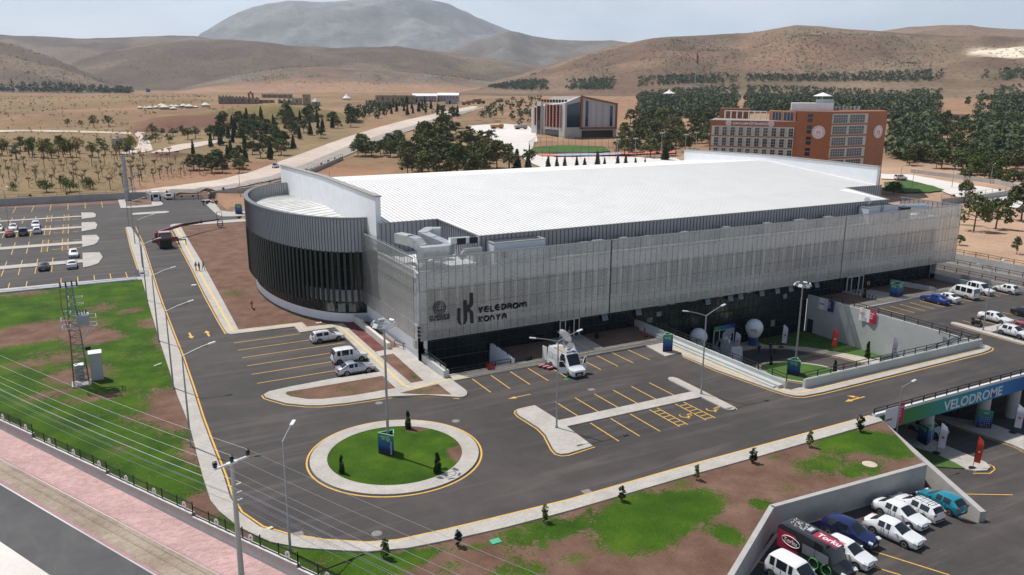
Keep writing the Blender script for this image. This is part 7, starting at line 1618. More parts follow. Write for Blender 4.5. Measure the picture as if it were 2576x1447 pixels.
# team van, dark with red tail
def team(t,L,W,H):
 w=W/2
 red=mat('team_red',(.34,.02,.05),.45,0,.05,1,coat=.4);wt=mat('sign_white',(.68,.68,.68),.5,0,.02,2)
 for s_ in(1,-1):
  b=MB();y=s_*(w+.008);b.add([(-L/2+.1,y,.6),(-L/2+2.2,y,.6),(-L/2+1.7,y,1.4),(-L/2+1.75,y*.97,2.15),(-L/2+.12,y*.97,2.15)],[(0,1,2,3,4)]);b.build('red_side',red,t,fix=False)
  b=MB();y=s_*(w+.014);b.box(-L/2+2.4,-L/2+3.5,y-.004,y+.004,1.15,1.95);b.box(-L/2+3.55,-L/2+4.7,y-.004,y+.004,1.15,1.95);b.build('grey_panel',mat('grey_artwork',(.16,.17,.18),.5,0,.2,3),t)
  b=MB()
  for cx_ in(-L/2+3.5,-L/2+4.6):
   pts=[(cx_+.42*math.cos(a),y+s_*.01,.78+.42*math.sin(a))for a in np.linspace(0,6.283,21)]
   b.path(pts,.05,5)
  b.build('green_ring',mat('ring_green',(.05,.32,.07),.5,0,.05,2),t)
  b=MB();pts=[(-L/2+1.35+.82*math.cos(a),y+s_*.006,1.55+.40*math.sin(a))for a in np.linspace(0,6.283,25)];b.path(pts,.03,4);b.build('badge_ring',wt,t)
 text_mesh('lettering','Torku',.50,wt,t,(-L/2+.68,-w-.03,1.38),(1,0,0),(0,0,1),'LEFT',.006,bold=.014);text_mesh('lettering','Torku',.50,wt,t,(-L/2+2.02,w+.03,1.38),(-1,0,0),(0,0,1),'LEFT',.006,bold=.014)
 b=MB();b.add([(-.15,-.5,H+.03),(1.9,-.5,H+.03),(2.0,0,H+.03),(1.9,.5,H+.03),(-.15,.5,H+.03),(-.25,0,H+.03)],[(0,1,2,3,4,5)]);b.build('roof_badge',red,t,fix=False)
 text_mesh('lettering','Torku',.78,wt,t,(.0,-.26,H+.045),(1,0,0),(0,1,0),'LEFT',.006,bold=.02)
 b=MB();b.box(-.95,-.35,-.45,.45,H,H+.14);b.build('roof_hatch',mat('hatch_dark',(.06,.06,.09),.5,0,.05,2),t);b=MB();b.box(-.83,-.47,-.3,.3,H+.14,H+.17);b.build('hatch_lid',mat('hatch_lid',(.45,.46,.48),.4,0,.05,2),t)
 b=MB()
 for k in range(9):b.bar((-L/2+.4,-.62+.155*k,H+.012),(2.0,-.62+.155*k,H+.012),.03,.03)
 b.build('roof_ribs',mat('roof_rib_grey',(.14,.14,.15),.5,0,.05,2),t)
 b=MB();b.box(-L/2-.01,-L/2+.02,-w*.9,w*.9,.5,2.3);b.build('rear_panel',red,t)
 b=MB()
 rg=np.random.default_rng(3)
 for k in range(30):x=-L/2+.5+rg.uniform(0,1.5);y=rg.uniform(-.55,.55);b.box(x,x+.16,y,y+.05,H+.03,H+.035);b.box(x,x+.04,y,y+.14,H+.03,H+.035)
 b.build('roof_lettering',wt,t)
car('van','team_van','black and red team van with a large red oval badge on its roof',paint('van_black',(.02,.02,.024),.5),(47.2,37.55,ZC+.01),-PI/2+.1,'van',cargo=True,extra=team)
# motorcycle
t=thing('motorcycle','black motorcycle parked between the lamp post and the white sedan','motorcycle',(113.7,66.95,.015),-PI/2)
for x in(.68,-.66):b=MB();b.lathe((x,0,.31),[(.2,-.06),(.31,-.05),(.31,.05),(.2,.06)],16,axis=(0,1,0));b.build('wheel',M_TYRE,t)
b=MB();b.bar((.68,0,.31),(.42,0,.95),.08);b.bar((.42,0,.9),(-.3,0,.55),.22,.28);b.bar((-.3,0,.5),(-.66,0,.31),.12);b.box(-.35,.3,-.17,.17,.3,.62);b.build('frame',M_BLACK,t)
b=MB();b.box(-.75,.05,-.15,.15,.70,.82);b.build('seat',M_TRIM,t);b=MB();b.sphere((.2,0,.82),.2,10,6,sq=(1.4,.8,.8));b.build('tank',M_CARK,t,smooth=50);b=MB();b.bar((.4,-.36,1.02),(.4,.36,1.02),.04);b.bar((.55,-.15,.95),(.42,-.15,1.25),.04);b.build('handlebar',M_BLACK,t);b=MB();b.box(-.95,-.6,-.2,.2,.85,1.12);b.build('top_box',M_TRIM,t)
# crane truck
t=thing('crane_truck','maroon crane truck with outriggers and a long boom holding a work basket','crane truck',(14.8,187.2,.02),-PI/2);ct=t
b=MB();b.box(1.6,3.9,-1.25,1.25,1.0,2.3);b.box(1.6,3.75,-1.2,1.2,2.3,3.35);b.build('cab',M_CARM,t)
b=MB();b.add([(3.93,-1.1,2.2),(3.93,1.1,2.2),(3.80,1.05,3.15),(3.80,-1.05,3.15)],[(0,1,2,3)]);b.build('windscreen',M_CGL,t)
b=MB();b.box(1.65,3.6,-1.1,1.1,3.35,3.5);b.build('cab_roof',mat('cab_roof_pink',(.42,.30,.32),.5,0,.05,1),t)
b=MB();b.box(3.88,3.98,-1.1,1.1,.6,1.9);b.build('grille',M_BLACK,t);b=MB();b.box(3.8,4.1,-1.25,1.25,.35,.8);b.build('bumper',M_TRIM,t)
b=MB();b.box(-4.2,1.6,-1.2,1.2,1.0,1.25);b.box(-4.2,3.6,-.45,.45,.6,1.0);b.build('chassis',M_TRIM,t);b=MB();b.box(.2,1.5,-1.15,1.15,1.25,2.4);b.build('equipment_box',M_CARM,t)
for x in(2.9,1.3,-1.8,-3.1):
 for s_ in(1,-1):b=MB();b.tube((x,s_*.85,.52),(x,s_*1.25,.52),.52,.52,16);b.build('wheel',M_TYRE,t)
for s_ in(1,-1):
 b=MB();b.add([(2.9,s_*1.25,1.1),(2.75,s_*2.6,1.3),(2.75,s_*2.6,2.2),(2.9,s_*1.25,2.3),(2.8,s_*1.25,1.1),(2.65,s_*2.6,1.3),(2.65,s_*2.6,2.2),(2.8,s_*1.25,2.3)],[(0,1,2,3),(4,7,6,5),(0,4,5,1),(1,5,6,2),(2,6,7,3),(3,7,4,0)]);b.build('cab_door',M_CARM,t)
for x,y1 in((.9,4.3),(-.9,3.0)):
 b=MB();b.bar((x,.5,1.15),(x,y1,1.15),.22);b.bar((x,y1,1.3),(x,y1,.1),.16);b.box(x-.3,x+.3,y1-.3,y1+.3,.02,.12);b.build('outrigger',M_BLACK,t)
T_=lambda X,Y,Z:(-(Y-187.2),(X-14.8),Z-.02)
zd_=lambda x,y:(x/3.617*SCALE,(450+y/3.617)*SCALE)
B1,B2,B3=(tuple(on_y(*zd_(*p),Y))for p,Y in(((1730,520),197),((1890,495),201.5),((2090,468),206.2)))
b=MB();b.tube(T_(13.6,189.8,1.2),T_(13.6,189.8,2.6),.5,.4,10);b.bar(T_(13.8,190.2,2.5),T_(*B1),.5,.6);b.build('boom_base',M_CARM,t)
b=MB();b.bar(T_(*B1),T_(*B2),.48,.55);b.build('boom',M_BLACK,t);b=MB();b.bar(T_(*B2),T_(*B3),.30,.34);b.build('boom_tip',M_BLACK,t)
b=MB();b.bar(Vector(T_(*B2))-Vector((.6,-.5,0)),Vector(T_(*B2))+Vector((-.9,.9,-.1)),.5,.7);b.build('boom_joint',M_CARM,t)
b=MB()
for dx in(-.6,.6):
 for dy in(-.4,.4):b.bar(T_(29.4+dx,206.3+dy,.5),T_(29.4+dx,206.3+dy,1.6 if dy<0 else 3.8),.09)
for z in(1.05,1.6):
 for dx in(-.6,.6):b.bar(T_(29.4+dx,205.9,z),T_(29.4+dx,206.7,z),.07)
 for dy in(-.4,.4):b.bar(T_(28.8,206.3+dy,z),T_(30.0,206.3+dy,z),.07)
b.bar(T_(28.8,206.7,3.8),T_(30.0,206.7,3.8),.12)
x0,y0,z0=T_(29.4,206.3,.5);b.obox((x0,y0,z0),(.95,1.4,.12));b.build('work_basket',M_BLACK,t)
# STREET FURNITURE
def height_to(base,py):
 lo,hi=0.0,30.0
 for _ in range(50):
  m=(lo+hi)/2;x,y=project(np.array([base[0]]),np.array([base[1]]),np.array([base[2]+m]));
  if y[0]>py:lo=m
  else:hi=m
 return lo
def lamp(label,base,h,arms,arm=2.3,rise=.55,group=None):
 t=thing('street_lamp',label,'street lamp',base,0,group);b=MB();b.tube((0,0,-.3),(0,0,h),.105,.06,10);b.lathe((0,0,0),[(.2,0),(.2,.04),(.12,.25)],10);b.build('post',M_POLE,t,smooth=40)
 for a in arms:
  d=Vector((math.cos(a),math.sin(a),0));p0=Vector((0,0,h-.05));p1=d*(arm*.55)+Vector((0,0,h+rise*.6));p2=d*arm+Vector((0,0,h+rise))
  b=MB();b.tube(p0,p1,.05,.045,8);b.tube(p1,p2,.045,.04,8);o=b.build('arm',M_POLE,t)
  b=MB();e=d*(arm+.65)+Vector((0,0,h+rise+.12));b.bar(p2,e,.26,.10);b.build('lamp_head',M_LAMPH,o)
 return t
LL=[(9.52,217.1),(9.28,192.43),(8.8,165.1),(7.5,138.0),(7.09,114.03),(6.87,94.26),(6.62,77.0)]
for k,(x,y)in enumerate(LL):
 lamp(['lamp post at the far tip of the left pavement','second farthest lamp post on the left pavement','lamp post beside the standing blue barrier','lamp post at the top right corner of the lawn','lamp post beside the lawn level with the two road arrows','lamp post on the lawn edge level with the left parking bays','lamp post on the lawn edge nearest the black fence'][k],(x,y,.05),9.2,[.05],2.4,.75,'single arm lamp posts along the lawn edge')
lamp('lamp post with tilted head standing outside the pavement curve by the fence',(10.77,54.44,-.1),height_to((10.77,54.44,-.1),zh_(2358,325)[1]),[.95],1.6,.5)
lamp('double armed lamp post on the wide pale island beside the roundabout',(39.95,64.4,.1),9.25,[.12,PI-.12],2.4,.55)
lamp('double armed lamp post at the end of the central parking island',(59.3,64.75,.1),9.25,[.12,PI-.12],2.4,.7)
lamp('double armed lamp post beside the black motorcycle',(112.15,65.1,.1),9.2,[.12,PI-.12],2.4,.7)
pb=on_y(*zf_(1112,620),50.3);pb=Vector((pb.x,50.3,ZL));lamp('lamp post standing in front of the red and white bridge banners',(pb.x,pb.y,ZL),height_to(pb,zf_(1138,292)[1]),[0.05],1.6,.25)
lamp('double armed lamp post among the parked cars of the far left car park',(-16.23,226.7,.1),9.3,[PI/2-.2,-PI/2-.2],2.2,.5)
lamp('lamp post at the boundary wall behind the left car park',(-.35,272.6,.05),9.2,[-1.5],2,.5);lamp('lamp post on the small soil island by the gate',(13.83,257.2,.1),9.4,[-.3],2,.5);lamp('lamp post cut by the left picture edge in the car park',(-25,215,.1),9.3,[0,PI],2.2,.5)
for(bx,by),ty,lab in(((605,497),437,'lamp post left of the drum beside the curved wall'),((2262,470),420,'lamp post right of the white end wall'),((2292,486),438,'lamp post on the roadside lawn'),((2393,475),423,'lamp post at the tip of the roadside lawn'),((2490,463),417,'lamp post in front of the young pines'),((830,470),428,'small lamp post on the bare ground behind the drum'),((697,425),398,'lamp post at the edge of the dirt road')):
 p=drop(bx,by);lamp(lab,p,height_to(p,ty),[.3],2.0,.5)
for k,(bx,by,ty)in enumerate(((1662,404,336),(1722,402,340),(1748,392,335),(1782,398,338),(1596,412,350),(1552,408,352),(2485,368,318),(2575,318,290))):
 p=drop(bx,by);t=thing('floodlight_mast',['left of the far pines','second','third','fourth','fifth','sixth','x','y'][k],'floodlight',p)
 t['label']=['tall floodlight mast right of the blue court','floodlight mast on the pink court edge','thin floodlight mast beside the terracotta block','floodlight mast right beside the terracotta block roof terrace','floodlight mast in front of the pitch fence, right one','floodlight mast in front of the pitch fence, left one','tall mast beside the playground','mast among the pines at the far right edge'][k]
 h=height_to(p,ty);b=MB();b.tube((0,0,-1),(0,0,h),.16,.08,8);b.build('mast',M_GALV,t);b=MB();b.bar((-1.1,0,h),(1.1,0,h),.1);b.build('crossbar',M_GALV,t)
 for s_ in(-1,0,1):b=MB();b.obox((s_*.9,-.1,h+.25),(.55,.25,.45));b.build('floodlight',M_LAMPH,t)
def flood(label,base,h,n=6):
 t=thing('floodlight_mast',label,'floodlight',base);b=MB();b.tube((0,0,-.2),(0,0,h),.15,.085,12);b.build('mast',M_POLE,t,smooth=40)
 b=MB();pts=[(.85*math.cos(a),.85*math.sin(a),h-.1)for a in np.linspace(0,6.283,13)];b.path(pts,.04,6)
 for k in range(n):a=6.283*k/n;b.bar((0,0,h-.1),(.85*math.cos(a),.85*math.sin(a),h-.1),.05)
 b.build('head_ring',M_GALV,t)
 for k in range(n):
  a=6.283*(k+.4)/n;b=MB();c=(1.05*math.cos(a),1.05*math.sin(a),h+.16);b.obox(c,(.14,.55,.42),a,tilt=(-.55,'Y'));b.obox((c[0]*.93,c[1]*.93,c[2]-.0),(.08,.4,.3),a,tilt=(-.55,'Y'));b.build('floodlight',M_LAMPH,t)
flood('tall floodlight mast rising from the blue and green totem on the roundabout',(22.85,66.75,.1),12.6);flood('tall floodlight mast rising from the totem on the sunken court island',(86.4,75.6,ZL),height_to((86.4,75.6,ZL),((700+215/4.02)*SCALE)),6)
# totems with the green to blue print
TG=[(0,(.01,.012,.05)),(.28,(.008,.016,.10)),(.42,(.01,.06,.30)),(.65,(.012,.14,.19)),(1,(.02,.26,.07))]
M_SIGNW=mat('sign_white',(.68,.68,.68),.5,0,.02,2)
def games_logo(t,c,right,s,n):
 """white drop mark with the games' name"""
 r=Vector(right).normalized();c=Vector(c)
 text_mesh('lettering','KONYA',.20*s,M_SIGNW,t,c+r*(-.62*s)+Vector((0,0,.06*s))+n*.012,r,(0,0,1),'LEFT',.004,bold=.004);text_mesh('lettering','2021',.20*s,M_SIGNW,t,c+r*(-.44*s)+Vector((0,0,-.15*s))+n*.012,r,(0,0,1),'LEFT',.004,bold=.004)
 b=MB();q=c+r*.28*s+n*.015
 pts=[q+r*(.17*s*math.cos(a))+Vector((0,0,.17*s*math.sin(a)-.05*s))for a in np.linspace(2.3,7.1,12)];pts=[q+Vector((0,0,.27*s))+r*.03*s]+pts[::-1]+[q+Vector((0,0,.27*s))-r*.06*s]
 b.path(pts,.028*s,5);b.path([q+r*.05*s+Vector((0,0,.02*s)),q-r*.05*s-Vector((0,0,.10*s))],.03*s,5);b.build('drop_mark',M_SIGNW,t)
def totem(label,tri,z0,h,logos=(0,),top=True,hashtag=None):
 c=Vector((sum(p[0]for p in tri)/len(tri),sum(p[1]for p in tri)/len(tri),0));t=thing('totem',label,'sign',(c.x,c.y,z0))
 L_=[Vector((p[0]-c.x,p[1]-c.y,0))for p in tri];n=len(L_);b=MB();vs=[tuple(v)for v in L_]+[tuple(v+Vector((0,0,h)))for v in L_]
 b.add(vs,[(k,(k+1)%n,n+(k+1)%n,n+k)for k in range(n)]);b.build('panel',grad_mat('totem_print_%.1f'%h,2,TG,0,h),t,fix=False)
 b=MB();b.add([tuple(v*.97+Vector((0,0,h-.35)))for v in L_],[tuple(range(n))]);b.build('inside',M_BLACK,t,fix=False)
 if top:
  b=MB()
  for k in range(n):b.bar(L_[k]+Vector((0,0,h)),L_[(k+1)%n]+Vector((0,0,h)),.07)
  b.build('rim',mat('rim_mint',(.30,.55,.40),.5,0,.05,2),t)
 for k in range(n):
  a_,b_=L_[k],L_[(k+1)%n];m_=(a_+b_)/2;nn=m_.normalized();d=(b_-a_)
  r=d.normalized();
  if r.cross(Vector((0,0,1))).dot(nn)<0:r=-r
  if k in logos:games_logo(t,m_+Vector((0,0,h*.80)),r,min(1.0,d.length*.62),nn*1.0)
  if hashtag is not None and k==hashtag:text_mesh('lettering','#UnityIsPower',.22,M_SIGNW,t,m_+r*(d.length*.38)+Vector((0,0,h*.08))+nn*.015,(0,0,1),-r,'LEFT',.004,bold=.004)
 return t
totem('green to blue three sided totem on the roundabout around the floodlight mast',[(22.02,67.2),(23.05,65.85),(23.55,67.15)],.1,height_to((22.94,65.94,.1),((1060+283/3.166)*SCALE)),(0,1,2),True,0)
def z3_(x,y):return((1200+x/3.617)*SCALE,(750+y/3.617)*SCALE)
def ze_(x,y):return((2200+x/4.02)*SCALE,(700+y/4.02)*SCALE)
def z4_(x,y):return((1700+x/4.02)*SCALE,(700+y/4.02)*SCALE)
a_,b_=at(*z3_(1978,645),.12),at(*z3_(2072,640),.12);cc=(a_+b_)/2+Vector((.55,.95,0));hh=height_to(b_,z3_(2072,480)[1])
totem('green to blue three sided totem at the corner beside the sunken court',[(a_.x,a_.y),(b_.x,b_.y),(cc.x,cc.y)],.13,hh,(0,1,2))
totem('green and blue square box sign beside the right entrance path',[(117.2,84.3),(117.4,83.1),(119.5,83.5),(119.2,84.8)],.13,height_to((117.4,83.1,.13),ze_(635,205)[1]),(0,1))
totem('green to blue totem on the court island around the mast',[(85.25,76.0),(86.1,74.4),(87.2,76.2)],ZL+.12,height_to((86.0,74.5,ZL),z4_(1640,1030)[1]),(0,1,2),True,1)
p1,p2=at(*zf_(1315,890),ZL),at(*zf_(1415,945),ZL);p3=at(*zf_(1490,880),ZL);totem('dark green and blue totem standing at a bridge column',[(p1.x,p1.y),(p2.x,p2.y),(p3.x,p3.y)],ZL+.1,height_to(p2,zf_(1420,745)[1]),(0,1),True,1)
g1,g2=at(592,539,.1),at(609,539.5,.1);totem('small green and blue totem on the pale pavement near the gate',[(g1.x,g1.y),(g2.x,g2.y),(g2.x+.5,g2.y+2.2),(g1.x+.5,g1.y+2.2)],.14,height_to(g1,517),(0,))
s1,s2=at(*zf_(1962,738),ZL+.1),at(*zf_(2122,752),ZL+.1)
t=thing('sports_board','green to blue board with rows of small white sports symbols under the bridge','sign',(s1.x,s1.y,ZL+.1));d=s2-s1;d.z=0;L_=d.length;r=d.normalized();nn=Vector((r.y,-r.x,0));hb=height_to(s1,zf_(1985,545)[1])
b=MB();b.add([(0,0,0),tuple(r*L_),tuple(r*L_+Vector((0,0,hb))),(0,0,hb)]+[tuple(Vector(v)-nn*.1)for v in((0,0,0),r*L_,r*L_+Vector((0,0,hb)),Vector((0,0,hb)))],[(0,1,2,3),(4,7,6,5),(0,3,7,4),(1,5,6,2),(3,2,6,7)]);b.build('panel',grad_mat('board_print',2,TG,0,hb),t)
games_logo(t,r*(L_*.55)+Vector((0,0,hb*.86)),r,.55,nn)
rg=np.random.default_rng(8)
for i in range(6):
 for j in range(5):
  b=MB();c=r*(L_*(.2+.15*j))+Vector((0,0,hb*(.62-.105*i)))+nn*.012
  for _ in range(3):a=rg.uniform(0,6.28);b.bar(c+r*(.07*math.cos(a))+Vector((0,0,.07*math.sin(a))),c-r*(.06*math.cos(a+.8))-Vector((0,0,.06*math.sin(a+.8))),.03,.01)
  b.build('sport_symbol',M_SIGNW,t)
def feather(label,base,h,w_,m_,lean=(.12,0),rz=None):
 t=thing('feather_flag',label,'flag',base,rz if rz is not None else facing(Vector(base)));b=MB();b.tube((0,0,0),(lean[0]*.3,0,h*.6),.03,.025,6);b.tube((lean[0]*.3,0,h*.6),(lean[0],0,h),.025,.012,6);b.build('pole',M_BLACK,t)
 b=MB();b.lathe((0,0,0),[(.42,0),(.42,.06),(.1,.1)],14);b.build('base',M_BLACK,t)
 b=MB();N_=9;vs=[]
 for k in range(N_+1):
  u=k/N_;z=h*.20+h*.80*u;x0=lean[0]*u;ww_=w_*(1 if u<.8 else math.cos((u-.8)/.2*1.35));y=.07*math.sin(u*7);vs+=[(x0,y,z),(x0+ww_,y+.06*math.sin(u*5+1),z-.05)]
 b.add(vs,[(2*k,2*k+1,2*k+3,2*k+2)for k in range(N_)]);b.build('cloth',m_,t,smooth=60,fix=False)
 b=MB();b.lathe((lean[0]*.5+w_*.5,-.12,h*.55),[(w_*.17,-.01),(w_*.17,.01)],16,axis=(0,-1,0));b.build('round_mark',M_CRESTR if m_ is not M_FRED else M_SIGNW,t)
M_FWHITE=mat('flag_white',(.58,.58,.66),.8,0,.05,2);M_FRED=mat('flag_orange_red',(.62,.06,.02),.8,0,.05,2)
feather('white feather flag at the kerb in front of the glazed court facade',(94.05,85.4,ZL+.1),3.7,.75,M_FWHITE);feather('orange red feather flag on the court kerb',(99.65,80.6,ZL+.1),3.6,.75,M_FRED);feather('white feather flag near the court stairs at the parapet',(103.2,72.7,ZL+.1),3.9,.6,M_FWHITE);feather('white feather flag in front of the left round balloon',(85.9,87.2,ZL+.1),3.2,.8,M_FWHITE)
for(x,y),top,lab,m_,wd in(((1525,1015),682,'white feather flag in the shade beside the dark totem',M_FWHITE,.75),((1922,1180),830,'small red feather flag at the sunlit tip of the pavement',M_FRED,.6),((2358,790),478,'white feather flag right of the sports symbol board',M_FWHITE,.75)):
 q=ramp_pt(*zf_(x,y));z=zlow(*q)+.13;feather(lab,(q[0],q[1],z),height_to((q[0],q[1],z),zf_(x,top)[1]),wd,m_)
for(x,y),lab in(((570,757),'large white balloon on the left of the court entrance'),((1161,660),'large white balloon on a blue base right of the court entrance')):
 c=on_y(*z4_(x,y),88.3);r_=93/4.02*SCALE*depth_of(c)/FPX;t=thing('balloon',lab,'balloon',(c.x,c.y,ZL+.12));zc_=c.z-ZL-.12
 b=MB();b.lathe((0,0,zc_),[(.55*r_,-r_*1.12),(.75*r_,-.8*r_)]+[(r_*math.cos(a),r_*math.sin(a))for a in np.linspace(-.55,1.5,14)],28);b.build('sphere',mat('balloon_white',(.78,.80,.82),.6,0,.03,1),t,smooth=60)
 b=MB();b.tube((0,0,0),(0,0,zc_-r_*1.05),.55*r_,.55*r_,18);b.build('base',mat('balloon_base_blue',(.01,.06,.22),.5,0,.05,1),t)
 v=Vector((-c.x,-c.y,0)).normalized();r=Vector((-v.y,v.x,0));games_logo(t,v*(r_*1.0)+Vector((0,0,zc_-.1)),r,1.0,v);
 for ch in t.children:
  if ch.name.startswith(('lettering','drop_mark')):ch.data.materials.clear();ch.data.materials.append(M_INK if ch.name.startswith('lettering')else M_CRESTR)
def banner(label,x,y0,y1,z0,z1,cols,texts,name='hanging_banner'):
 t=thing(name,label,'banner',(x,(y0+y1)/2,z0));L_=y0-y1
 b=MB();n=8;vs=[]
 for k in range(n+1):yy=y0-(L_)*k/n-(y0+y1)/2;vs+=[(-.05-.05*math.sin(k*1.7),yy,z1-z0),(-.10-.09*math.sin(k*1.2+1),yy,0)]
 b.add(vs,[(2*k,2*k+1,2*k+3,2*k+2)for k in range(n)]);o=b.build('cloth',[cols[0],cols[1]],t,fix=False);o.data.polygons.foreach_set('material_index',[0 if k<n*.55 else 1 for k in range(n)])
 for s_,yy,zz_,sz,m_ in texts:text_mesh('lettering',s_,sz,m_,t,(-.24,yy,zz_),(0,-1,0),(0,0,1),'LEFT',.004,bold=.008)
 return t
M_BW=mat('banner_white',(.66,.66,.68),.8,0,.04,1);M_BR=mat('banner_red',(.50,.02,.06),.8,0,.06,1);M_BN=mat('banner_navy',(.03,.03,.16),.8,0,.05,1)
banner('white and red banner with the number 705 hanging on the court wall',104.4,79.8,76.85,-1.05,.95,(M_BW,M_BR),[('705',1.35,.95,.62,M_BR),('SPOR',-.42,1.45,.34,M_BW),('≡≡≡',-.42,1.05,.34,M_BW),('≡≡≡',-.42,.7,.34,M_BW)])
banner('white and navy banner hanging on the shaded end of the court wall',104.4,87.75,84.7,-1.15,.75,(M_BW,M_BN),[('15.606',1.35,.85,.42,M_INK),('2022',-.42,1.4,.3,M_BW),('≡≡≡',-.42,1.0,.34,M_BW),('≡≡≡',-.42,.62,.34,M_BW)])
bx0,bx1=on_y(*zf_(975,530),51.0),on_y(*zf_(1180,490),51.0)
t=thing('hanging_banner','white and red banner with numbers hanging at the left end of the bridge','banner',(bx0.x,51.0,-1.75));L_=bx1.x-bx0.x
b=MB();b.box(0,L_*.66,-.02,.0,0,2.5);b.build('white_cloth',M_BW,t);b=MB();b.box(L_*.66,L_,-.02,0,.35,2.75);b.build('red_cloth',M_BR,t)
text_mesh('lettering','2.508.268',.27,M_BR,t,(.12,-.03,1.1),bold=.006);text_mesh('lettering','SPOR',.30,M_BW,t,(L_*.70,-.03,2.2),bold=.008)
for k in range(3):text_mesh('lettering','≡≡',.34,M_BW,t,(L_*.71,-.03,1.85-.34*k),bold=.004)
# black fence on the street wall
def fence_pt(u):return fa+fd*u
W0_=T0-12;t=thing('street_fence','black picket fence with white discs on a stepped concrete wall along the street','fence',(fa.x+fd.x*T0,fa.y+fd.y*T0,0))
u_end=T1+16;seg=9.4;u=T0-18;k=0;PK=MB();WL=MB();CPg=MB();dcs=[]
ob_=fn*-.0
steps=[T0-18]
for px in(360,960,1680):
 q=pub(*zh_(px,{360:330,960:640,1680:990}[px]));steps.append((Vector((q[0],q[1],0))-fa).dot(fd))
L3s=steps[3]-steps[2];steps+=[steps[3]+L3s,steps[3]+2*L3s,steps[3]+3*L3s]
for i in range(len(steps)-1):
 u0,u1=steps[i],steps[i+1];zt=zpub(*(fence_pt((u0+u1)/2))[:2])+.82
 c0,c1=fence_pt(u0),fence_pt(u1);
 vs=[]
 for c in(c0,c1):
  for o_ in(-.15,.15):vs+=[(c.x+fn.x*o_,c.y+fn.y*o_,zpub(c.x,c.y)-1.2),(c.x+fn.x*o_,c.y+fn.y*o_,zt)]
 WL.add(vs,[(0,1,5,4),(2,6,7,3),(1,3,7,5),(0,2,3,1),(4,5,7,6)])
 CPg.bar(c0+Vector((0,0,zt+.03)),c1+Vector((0,0,zt+.03)),.36,.07)
 n=max(1,round((u1-u0)/2.15))
 for j in range(n+1):c=fence_pt(u0+(u1-u0)*j/n);PO=MB();PO.bar(c+Vector((0,0,zt)),c+Vector((0,0,zt+1.05)),.085);part(PO,'fence_post',M_RAIL,t)
 for hz_ in(.12,.82):PK.bar(c0+Vector((0,0,zt+hz_)),c1+Vector((0,0,zt+hz_)),.045)
 m_=int((u1-u0)/.135)
 for j in range(m_):c=fence_pt(u0+(u1-u0)*(j+.5)/m_);PK.bar(c+Vector((0,0,zt+.06)),c+Vector((0,0,zt+.97)),.022)
 for j in range(n):
  if j%2==1:c=fence_pt(u0+(u1-u0)*(j+.5)/n)+fn*.04;dcs.append(c+Vector((0,0,zt+.5)))
part(WL,'wall',mat('pinkish_concrete',(.40,.35,.33),.85,0,.1,1.2),t);part(CPg,'wall_cap',mat('white_kerb',(.6,.6,.58),.8,0,.05,2),t);part(PK,'pickets',M_RAIL,t);
for c in dcs:
 b=MB();b.tube(c,c+fn*.03,.27,.27,18,0);b.tube(c+fn*.03,c+fn*.04,.09,.09,10,1);part(b,'disc',[M_SIGNW,M_CRESTR],t)
pz=at(613,1512,-.55);top_y=zh_(1935,520)[1];hp=height_to(pz,top_y);t=thing('utility_pole','concrete utility pole with white crossarm and black insulators at the bottom edge','utility pole',(pz.x,pz.y,pz.z));pole_t=t
b=MB();b.tube((0,0,-.5),(0,0,hp),.22,.13,8);b.build('pole',mat('pole_concrete',(.36,.34,.31),.85,0,.08,2),t)
cd=Vector((CR.x,CR.y,0)).normalized();cd=(cd*.55+Vector((.5,.84,0))*.75).normalized()
b=MB();b.bar(-cd*1.25+Vector((0,0,hp+.1)),cd*1.25+Vector((0,0,hp+.1)),.12);b.bar(-cd*.35+Vector((0,0,hp+.1)),cd*.35+Vector((0,0,hp+.1)),.3,.13);b.build('crossarm',mat('crossarm_white',(.62,.63,.62),.5,.2,.05,2),t)
INS=[]
for u in(-1.2,0,1.2):
 c=cd*u+Vector((0,0,hp+.18));b=MB();b.lathe(c,[(.07,0),(.13,.05),(.13,.2),(.17,.22),(.17,.28),(.10,.30),(.10,.34),(.15,.36),(.15,.42),(.05,.46)],12);b.build('insulator',M_BLACK,t);INS.append(c+Vector((0,0,.44)))
for k,dz in enumerate((1.55,2.15,2.7)):
 for s_ in(1,):b=MB();c=Vector((0,0,hp-dz));b.bar(c-cd*.2,c+cd*.55,.07);b.build('bracket',mat('crossarm_white',(.62,.63,.62),.5,.2,.05,2),t);INS+=[c+cd*.55,c-cd*.2]
M_WIRE=mat('wire',(.36,.37,.40),.4,.5,.05,3)
def wire(name,label,p,q,sag,r_=.013,n=14,group=None,cat='cable'):
 b=MB();pts=[Vector(p).lerp(Vector(q),k/n)-Vector((0,0,4*sag*(k/n)*(1-k/n)))for k in range(n+1)];b.path(pts,r_,5);o=b.build(name,M_WIRE);return tag(o,label,cat,group)
base=Vector((pz.x,pz.y,pz.z))
for k,c in enumerate(INS):
 for s_,nm in((-1,'left'),(1,'right')):
  q=base+c+fd*(s_*46)+Vector((0,0,-s_*.9))
  wire('overhead_wire',['top wire from the outer left insulator','top wire from the middle insulator','top wire from the outer right insulator','upper bracket wire, outer end','upper bracket wire, inner end','middle bracket wire, outer end','middle bracket wire, inner end','lowest bracket wire, outer end','lowest bracket wire, inner end'][k]+(' running over the lawn' if s_<0 else ' running over the roundabout road'),base+c,q,.55,.010 if k<3 else.013,group='overhead wires on the utility pole')
TX,TY=-2.35,100.6;Ht=11.6;t=thing('lattice_tower','grey lattice power tower with a transformer platform standing on the lawn','power tower',(TX,TY,.05));b=MB()
def tw(z):return.80-.50*z/Ht
for sx in(1,-1):
 for sy in(1,-1):b.bar((sx*tw(0),sy*tw(0),0),(sx*tw(Ht),sy*tw(Ht),Ht),.10)
zz_=np.linspace(0,Ht,15)
